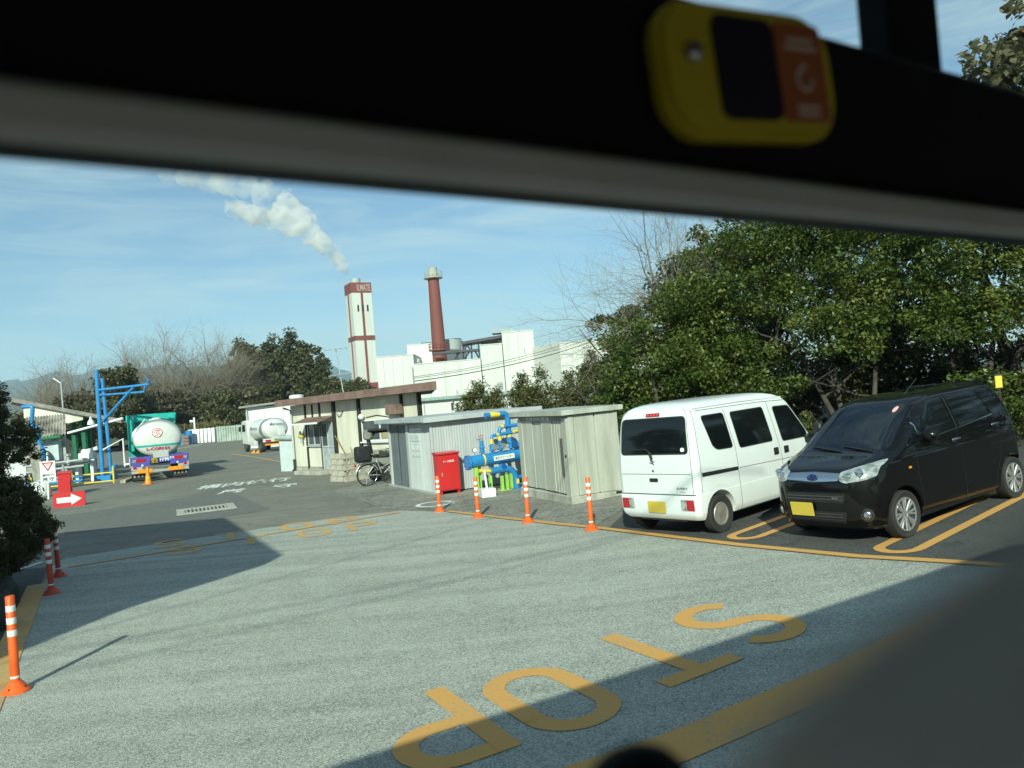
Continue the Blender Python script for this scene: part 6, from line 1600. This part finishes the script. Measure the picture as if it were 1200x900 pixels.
broadleaf('broadleaf_tree', 15.4, 19.0, 7.4, [(0, 0, 3.6, 2.6, 1.8, 3.4, 190)], 8, LEAF_B, 'darker broadleaf tree in the second row beyond the right edge tree', 'tree', grp, leaf=.15)
broadleaf('broadleaf_tree', 3.9, 23.5, 4.6, [(0, 0, 2.8, 1.5, 1.3, 1.9, 80)], 9, LEAF_B, 'low dark broadleaf tree behind the left end of the thicket', 'tree', grp, leaf=.14)
broadleaf('loquat_tree', 12.1, 17.4, 9.0, [(.6, -.6, 8.0, 1.5, 1.3, 1.5, 80), (1.2, 0, 6.6, 1.3, 1.2, 1.0, 40)], 12, LEAF_C, 'pale leaved loquat crown seen through the upper window at the top right corner', 'tree', None, leaf=.24, per=45, cr=.5, trunk_r=.15, stems=1)
for i, (x, y, h, lab) in enumerate(((15.6, 12.8, 6.8, 'broadleaf tree continuing the thicket just outside the right edge of the picture'), (18.4, 9.6, 7.0, 'broadleaf tree of the thicket farther outside the right edge'), (21.0, 6.0, 7.2, 'broadleaf tree at the outer end of the thicket right of the parking area'), (22.5, 1.5, 6.6, 'broadleaf tree beside the parking area, level with the bus'))):
    broadleaf('broadleaf_tree', x, y, h, [(0, 0, h * .58, 2.0, 1.8, h * .42, 70), (0, 0, 1.3, 2.1, 1.6, 1.4, 45)], 60 + i, LEAF_B, lab, 'tree', grp, leaf=.2, per=60, cr=.6)
# undergrowth
for i, (x, y, r_, hh, lab) in enumerate(((2.75, 17.9, .55, 1.3, 'small leafy shrub with yellow tips at the white van left rear roof corner'), (4.1, 18.0, .5, 1.0, 'dark low shrub under the thicket behind the white van side windows'), (6.3, 16.9, .5, .9, 'dark low shrub under the thicket left of the black car bonnet'), (9.4, 14.9, .7, 1.3, 'leafy shrub directly behind the black car rear corner'), (11.0, 13.6, .9, 1.6, 'leafy shrub at the right edge beside the black car'), (8.2, 20.0, 1.3, 1.6, 'dark undergrowth shrub deep in the thicket behind the black car roof'), (5.0, 21.2, 1.4, 1.5, 'dark undergrowth shrub deep in the thicket behind the white van roof'), (12.6, 18.2, 1.6, 1.9, 'dark undergrowth shrub deep in the thicket at the right'))):
    broadleaf('shrub', x, y, hh * 1.2, [(0, 0, hh * .6, r_, r_ * .8, hh * .6, int(26 + 30 * r_))], 30 + i, LEAF_A if i in (0, 3, 4) else LEAF_B, lab, 'shrub', 'undergrowth below the broadleaf trees', leaf=.10, per=70, cr=.32, trunk_r=.03, stems=4)
# thin stems and fallen logs at the edge of the thicket
for i, (x0, y0, x1, y1, z0, z1, r_) in enumerate(((2.5, 17.4, 4.3, 18.3, .55, .75, .07), (2.3, 17.0, 3.5, 17.6, .85, 1.0, .05), (3.0, 17.2, 4.8, 17.6, 1.12, 1.05, .045))):
    tag(MB().tube([(x0, y0, z0), ((x0 + x1) / 2, (y0 + y1) / 2, (z0 + z1) / 2 + .05), (x1, y1, z1)], [r_, r_ * .9, r_ * .7], 8).build('fallen_log', BARK_P, None, 50), ['pale fallen log lowest of three above the white van rear roof', 'thin pale log nearest the beige shed, above the van roof', 'thin branch lying highest of three behind the white van roof'][i], 'log', 'fallen logs at the edge of the thicket')

def conifer(name, x, y, h, r, seed, m, label, group=None, n=2600, leaf=.2, cat='tree', tips=1, lean=0, cb=.05, trunk=True, per=22):
    rng = np.random.default_rng(seed); t = thing(name, (x, y, 0.0), 0, label, cat, group)
    P = []
    for k in range(tips):
        ox, oy = (rng.uniform(-.35, .35, 2) * r) if k else (0, 0); hk = h * (1 if k == 0 else rng.uniform(.7, .92)); rk = r * (1 if tips == 1 else .75)
        nc = n // per // tips
        u = rng.uniform(0, 1, nc) ** .8; z = hk * (cb + (1 - cb) * u); prof_ = np.minimum(1, (1 - u) * 1.9 + .06) * (1 + .22 * np.sin(z * 3.1 / max(h, 1) * 6 + k))
        an = rng.uniform(0, 6.283, nc); rr_ = rk * prof_ * rng.uniform(.45, 1.08, nc)
        c = np.stack([ox + rr_ * np.cos(an), oy + rr_ * np.sin(an), z], 1)
        e = rng.normal(size=(nc, per, 3)) * np.array([.16, .16, .13]) * r * .85
        P.append((c[:, None, :] + e).reshape(-1, 3))
    leaves('crown', np.concatenate(P), leaf, m, t, seed, .35, .1, -.6, zmin=.02)
    if trunk: MB().cyl((0, 0, 0), (0, 0, h * .8), max(.06, h * .018), h * .006, n=8).build('trunk', BARK, t, 50)
    return t
gb = 'conical evergreens between the sheds and the factory'
for i, (px, ytop, Y, r_, tips, lab) in enumerate(((560, 450, 27.5, 1.05, 3, 'small conical evergreen left of the others, behind the grey shed roof'), (581, 459, 28.5, .9, 3, 'low bushy evergreen between the leftmost cone and the blue pipe top'), (632, 433, 27.5, 1.15, 4, 'broad pointed evergreen behind the left half of the beige shed roof'), (611, 441, 28.2, .85, 3, 'slender pointed evergreen standing just right of the blue pipe top'), (668, 437, 26.5, 1.05, 3, 'conical evergreen behind the right half of the beige shed roof'), (693, 412, 25.5, .95, 3, 'tallest conical evergreen at the left edge of the broadleaf thicket'), (716, 425, 24.5, .95, 2, 'rounded evergreen joining the broadleaf thicket behind the van left corner'))):
    p = D(px, ytop, Y); conifer('conical_evergreen', p.x, Y, p.z, r_, 50 + i, NEEDLE_S, lab, gb, n=7500, leaf=.13, tips=tips)
# dark clipped conifer at the left edge, beside the road
cf = thing('clipped_conifer', (-7.55, 11.05, 0), 0, 'dense dark clipped conifer in two tiers at the left edge beside the red posts', 'tree')
P = []
for k, (cx, cy, cz, rx, ry, rz, nc) in enumerate(((-.22, 0, 1.0, .68, .74, .76, 420), (-.45, .1, .95, .85, .85, .80, 220), (-.36, .15, 2.20, .58, .66, .44, 160), (-.46, .15, 2.86, .34, .5, .40, 90), (-1.2, .25, 2.4, .85, .75, 1.0, 140))):
    p, _ = clumps(700 + k, (cx, cy, cz), (rx, ry, rz), nc, 110, .11, .80, .7); P.append(p)
leaves('crown', np.concatenate(P), .05, NEEDLE, cf, 71, .4, .3, -.3, zmin=.12)
MB().tube([(-.4, .1, 0), (-.42, .15, 1.2), (-.48, .15, 3.0)], [.11, .09, .04], 8).build('trunk', BARK, cf, 50)
# dark stones below it
rk = mat('dark garden stone', (.035, .037, .036), .9, var=.4, vs=5, bump=.8, bs=20)
for i, (px, py, sx, sy, sz) in enumerate(((-2, 738, .14, .22, .30), (9, 712, .12, .2, .26), (-12, 716, .18, .24, .30))):
    p = G(px, py); b = MB().ball((0, 0, 0), 1, 12, 8).build('garden_stone', rk, None, 30); rr_ = random.Random(i + 3)
    for v in b.data.vertices: v.co *= 1 + rr_.uniform(-.16, .16); v.co = Vector((v.co.x * sx, v.co.y * sy, v.co.z * sz))
    b.location = (p.x, p.y, sz * .6); tag(b, ['dark upright stone at the very left edge above the near orange post', 'dark stone nearest the red posts, under the clipped conifer', 'dark stone half out of the picture at the left edge, behind the upright one'][i], 'stone', 'dark stones edging the planting')

# bare tree behind the thicket
def bare_tree(name, x, y, z, h, r, seed, label, depth=4, m=BARK_P, lean=(0, 0), group=None, kids=(3, 4), spread=.75, stems=2, up=.12):
    rng = random.Random(seed); t = thing(name, (x, y, z), 0, label, 'tree', group)
    tr = MB(); br = MB()
    for s_ in range(stems):
        pts, rs, d = limb(tr, rng, (rng.uniform(-.1, .1), 0, 0), (lean[0] + rng.uniform(-.35, .35), lean[1], 1), h * .45, r * rng.uniform(.7, 1), 5, .15, 8, .6)
        for k in range(5):
            i = rng.randint(2, 5); a = rng.uniform(0, 6.28)
            bare_branches(br, rng, pts[i], (math.cos(a) + lean[0], math.sin(a) * .8, rng.uniform(.3, 1.0)), h * rng.uniform(.2, .32), rs[i] * .6, depth - 1, spread, up, 5, kids)
        bare_branches(br, rng, pts[-1], d, h * .28, rs[-1], depth - 1, spread, up, 5, kids)
    tr.build('trunk', m, t, 60); br.build('branches', m, t)
    return t
bare_tree('bare_tree', 6.2, 22.8, 0, 8.4, .10, 101, 'leafless tree spreading thin twigs against the sky left of the thicket', 5, BARK_P, (-.18, 0), kids=(3, 4), up=.05)
bare_tree('bare_tree', 7.9, 24.8, 0, 9.2, .13, 102, 'leafless tree rising behind the thicket under the window header', 5, BARK_P, (-.15, 0), kids=(3, 4))

# far trees
def far_tree(name, px, ytop, ybase, Y, rx, seed, m, label, group, leaf=.8, nc=90, per=60, cr=1.5, rz=None):
    top, bs = D(px, ytop, Y), D(px, ybase, Y); h = top.z; t = thing(name, (top.x, Y, 0), 0, label, 'tree', group)
    zc = (top.z + bs.z) / 2; rz = (top.z - bs.z) / 2
    p, q_ = clumps(seed, (0, 0, zc), (rx, rx * .7, rz), nc, per, cr, .5, .8)
    leaves('crown', p, leaf, m, t, seed, .6, .35, .2, zmin=.2, tone=q_)
    MB().cyl((0, 0, 0), (.2, 0, zc), .35, .18, n=8).build('trunk', BARK, t, 50)
    return t
ge = 'evergreen trees beyond the far yard'
for i, (px, yt, yb, Y, rx, lab, m) in enumerate(((345, 394, 500, 128, 5.2, 'tallest dark evergreen of the far grove, right of centre', FAR_G), (318, 399, 502, 130, 5.0, 'broad dark evergreen forming the middle of the far grove', FAR_G), (286, 402, 505, 132, 4.6, 'dark evergreen at the left of the far grove beside the bare trees', FAR_G), (367, 430, 500, 125, 3.2, 'rounded evergreen at the right foot of the far grove by the tower', FAR_G), (300, 450, 508, 122, 4.2, 'low evergreen filling the foot of the far grove above the warehouse', FAR_G), (136, 428, 500, 95, 2.6, 'open crowned dark pine behind the blue loading arm', FAR_G), (118, 470, 515, 90, 3.2, 'low dark evergreen behind the blue loading arm posts', FAR_G), (90, 464, 505, 92, 3.0, 'low brownish evergreen above the loading shed roof', FAR_B), (170, 462, 512, 108, 4.0, 'dark evergreen right behind the tanker truck cab', FAR_G), (197, 470, 513, 108, 3.0, 'olive evergreen right of the tanker truck cab', FAR_B), (262, 462, 510, 112, 4.5, 'olive undergrowth tree behind the green corrugated fence', FAR_G), (232, 478, 512, 112, 4.0, 'olive brown thicket tree behind the pale concrete blocks', FAR_B), (60, 480, 512, 95, 4.0, 'low dark evergreen hidden behind the loading shed', FAR_G), (388, 446, 470, 120, 2.2, 'small dark evergreen just left of the tower foot', FAR_G), (415, 450, 480, 118, 3.0, 'low dark evergreen behind the guardhouse roof', FAR_G), (215, 452, 514, 116, 5.5, 'brown leaved thicket tree under the tallest leafless tree', FAR_B), (250, 446, 512, 120, 5.0, 'brown leaved tree joining the leafless trees to the dark grove', FAR_B), (182, 458, 514, 110, 4.5, 'dry brown tree between the loading arm tip and the tanker cab', FAR_B), (150, 462, 514, 100, 3.6, 'dry brown bushy tree right of the loading arm posts', FAR_B), (105, 470, 512, 100, 4.0, 'dry brown bushy tree left of the loading arm posts', FAR_B))):
    far_tree('evergreen_tree', px, yt, yb, Y, rx, 200 + i, m, lab, ge, leaf=.55 if Y > 100 else .42, nc=int(90 + rx * 46), per=60, cr=.95)
gbt = 'leafless trees beyond the far yard'
for i, (px, yt, Y, lab, ln) in enumerate(((213, 402, 115, 'tallest leafless tree of the far yard, right of the loading arm', -.15), (243, 404, 118, 'leafless tree leaning towards the dark evergreen grove', .1), (186, 416, 112, 'leafless tree with low spreading limbs right behind the tanker truck', -.3), (96, 434, 105, 'leafless tree above the loading shed roof, left of the loading arm', -.1), (66, 438, 110, 'leafless tree farthest left, rising against the mountains', .1), (262, 412, 121, 'leafless tree half hidden by the left edge of the evergreen grove', 0), (376, 449, 135, 'pale leafless tree between the evergreen grove and the tower', 0), (40, 452, 100, 'leafless tree rising behind the left end of the loading shed roof', 0))):
    p = D(px, yt, Y); bare_tree('bare_tree', p.x, Y, 0, p.z * 1.12, .34, 300 + i, lab, 5, BARK_P, (ln, 0), gbt, (3, 4), .8, 3)
# trees across the road behind the bus, seen only as reflections
for i, (x, y, h, r_) in enumerate(((-26, -34, 9, 5), (-15, -38, 10, 5.5), (-4, -36, 8.5, 5), (7, -40, 10, 5.5), (18, -37, 9, 5), (29, -32, 9, 5), (-36, -24, 8, 5))):
    t = thing('evergreen_tree', (x, y, 0), 0, ['dark evergreen across the road, first from the left behind the camera', 'tall dark evergreen across the road, second from the left behind the camera', 'low dark evergreen straight behind the bus across the road', 'tall dark evergreen right of the low one straight behind the bus', 'dark evergreen across the road behind the bus, second from the right', 'dark evergreen across the road behind the bus, farthest right', 'low dark evergreen across the road behind the bus, farthest left'][i], 'tree', 'evergreen trees across the road behind the bus')
    p, _ = clumps(900 + i, (0, 0, h * .5), (r_ * 1.25, 2.2, h * .5), 130, 40, 1.1, .5, .8); leaves('crown', p, .75, FAR_G, t, 900 + i, .6, .35, .2, zmin=.1)
    MB().cyl((0, 0, 0), (0, 0, h * .6), .25, .1, n=8).build('trunk', BARK, t, 50)
# big fallen pale limb in front of the far grove
tag(MB().tube([D(243, 500, 110), D(250, 492, 110), D(262, 484, 110), D(271, 470, 110)], [.42, .34, .26, .12], 8).build('pale_limb', BARK_P, None, 60), 'pale curving dead limb rising above the green corrugated fence', 'branch')
# reeds above the blocks
rg = np.random.default_rng(9); a, b = D(205, 508, 104), D(258, 508, 104); n = 2600
P = np.stack([rg.uniform(a.x, b.x, n), rg.uniform(103, 108, n), rg.uniform(.05, 1, n) ** .7 * 2.6], 1)
tag(leaves('reeds', P, .9, GRASSY, None, 9, .12, -.3, -3), kind='stuff')
# litter and weeds at the foot of the thicket
rg = np.random.default_rng(10); n = 9000
P = np.stack([rg.uniform(2.2, 15, n), rg.uniform(13.5, 22, n), rg.uniform(.0, .12, n)], 1)
P = P[(P[:, 1] - 17 + (P[:, 0] - 3) * .32) > -.6]; P[:, 2] += np.array([gz(x) for x in P[:, 0]])
tag(leaves('leaf_litter', P, .10, FAR_B, None, 10, .6, .8, 0), kind='stuff')

# ================================================================ steam
def plume_volume(name, puffs, dens, scale, lo, hi, parent):
    mb = MB()
    for p, r in puffs: mb.ball(p, r, 16, 10)
    me = mb.mesh(name); ob = bpy.data.objects.new(name, me); COL.objects.link(ob)
    md = ob.modifiers.new('fuse', 'REMESH'); md.mode = 'VOXEL'; md.voxel_size = .45
    dg = bpy.context.evaluated_depsgraph_get(); nm = bpy.data.meshes.new_from_object(ob.evaluated_get(dg), depsgraph=dg); ob.modifiers.clear(); ob.data = nm
    m = bpy.data.materials.new(name); m.use_nodes = True; t = m.node_tree; t.nodes.clear()
    o = t.nodes.new('ShaderNodeOutputMaterial'); v = t.nodes.new('ShaderNodeVolumePrincipled'); v.inputs['Color'].default_value = (.985, .985, .98, 1); v.inputs['Anisotropy'].default_value = .15
    c = t.nodes.new('ShaderNodeTexCoord'); n = t.nodes.new('ShaderNodeTexNoise'); n.inputs['Scale'].default_value = scale; n.inputs['Detail'].default_value = 6; n.inputs['Roughness'].default_value = .6
    mr_ = t.nodes.new('ShaderNodeMapRange'); mr_.inputs['From Min'].default_value = lo; mr_.inputs['From Max'].default_value = hi; mr_.inputs['To Max'].default_value = dens
    t.links.new(c.outputs['Object'], n.inputs['Vector']); t.links.new(n.outputs['Fac'], mr_.inputs['Value']); t.links.new(mr_.outputs['Result'], v.inputs['Density']); t.links.new(v.outputs[0], o.inputs['Volume'])
    nm.materials.clear(); nm.materials.append(m); ob.parent = parent
    return ob
PLM = thing('steam_plume', (0, 0, 0), 0, 'white steam plume drifting up and left from the tower top', 'steam')
kk = 228 / 880
def puffs_(lst, seed, jit=.35, sub=16):
    r = random.Random(seed); out = []
    for (x, y, rp) in lst:
        p = D(x, y, 229 + r.uniform(-3, 3)); R_ = rp * kk; out.append((p, R_ * .82))
        for k in range(sub):
            d = Vector((r.gauss(0, 1), r.gauss(0, 1), r.gauss(0, 1))).normalized(); out.append((p + d * R_ * r.uniform(.62, .9), R_ * r.uniform(.18, .42)))
    return out
plume_volume('dense_steam', puffs_([(408, 326, 3.5), (405, 320, 5.5), (401, 313, 7.5), (395, 304, 9.5), (388, 294, 12), (378, 285, 13.5), (367, 276, 15.5), (358, 267, 17), (350, 256, 18), (341, 242, 14), (337, 232, 12), (328, 244, 11), (336, 260, 17), (322, 258, 15), (308, 254, 13.5), (296, 250, 14), (282, 247, 14.5), (272, 243, 11)], 1), .85, .22, .42, .68, PLM)
plume_volume('thin_steam', puffs_([(325, 234, 15), (308, 227, 17), (288, 219, 16), (265, 214, 19), (248, 214, 16), (232, 211, 14), (215, 208, 13), (195, 204, 12)], 2), .24, .14, .40, .62, PLM)
# ================================================================ air
hz_m = bpy.data.materials.new('haze'); hz_m.use_nodes = True
t_ = hz_m.node_tree; t_.nodes.clear()
o_ = t_.nodes.new('ShaderNodeOutputMaterial'); v_ = t_.nodes.new('ShaderNodeVolumePrincipled')
v_.inputs['Color'].default_value = (.62, .82, 1, 1); v_.inputs['Density'].default_value = 1.7e-4
t_.links.new(v_.outputs[0], o_.inputs['Volume'])
hb = MB().box((0, 2500, 260), (13200, 8200, 524)).build('haze', hz_m)
tag(hb, kind='stuff')
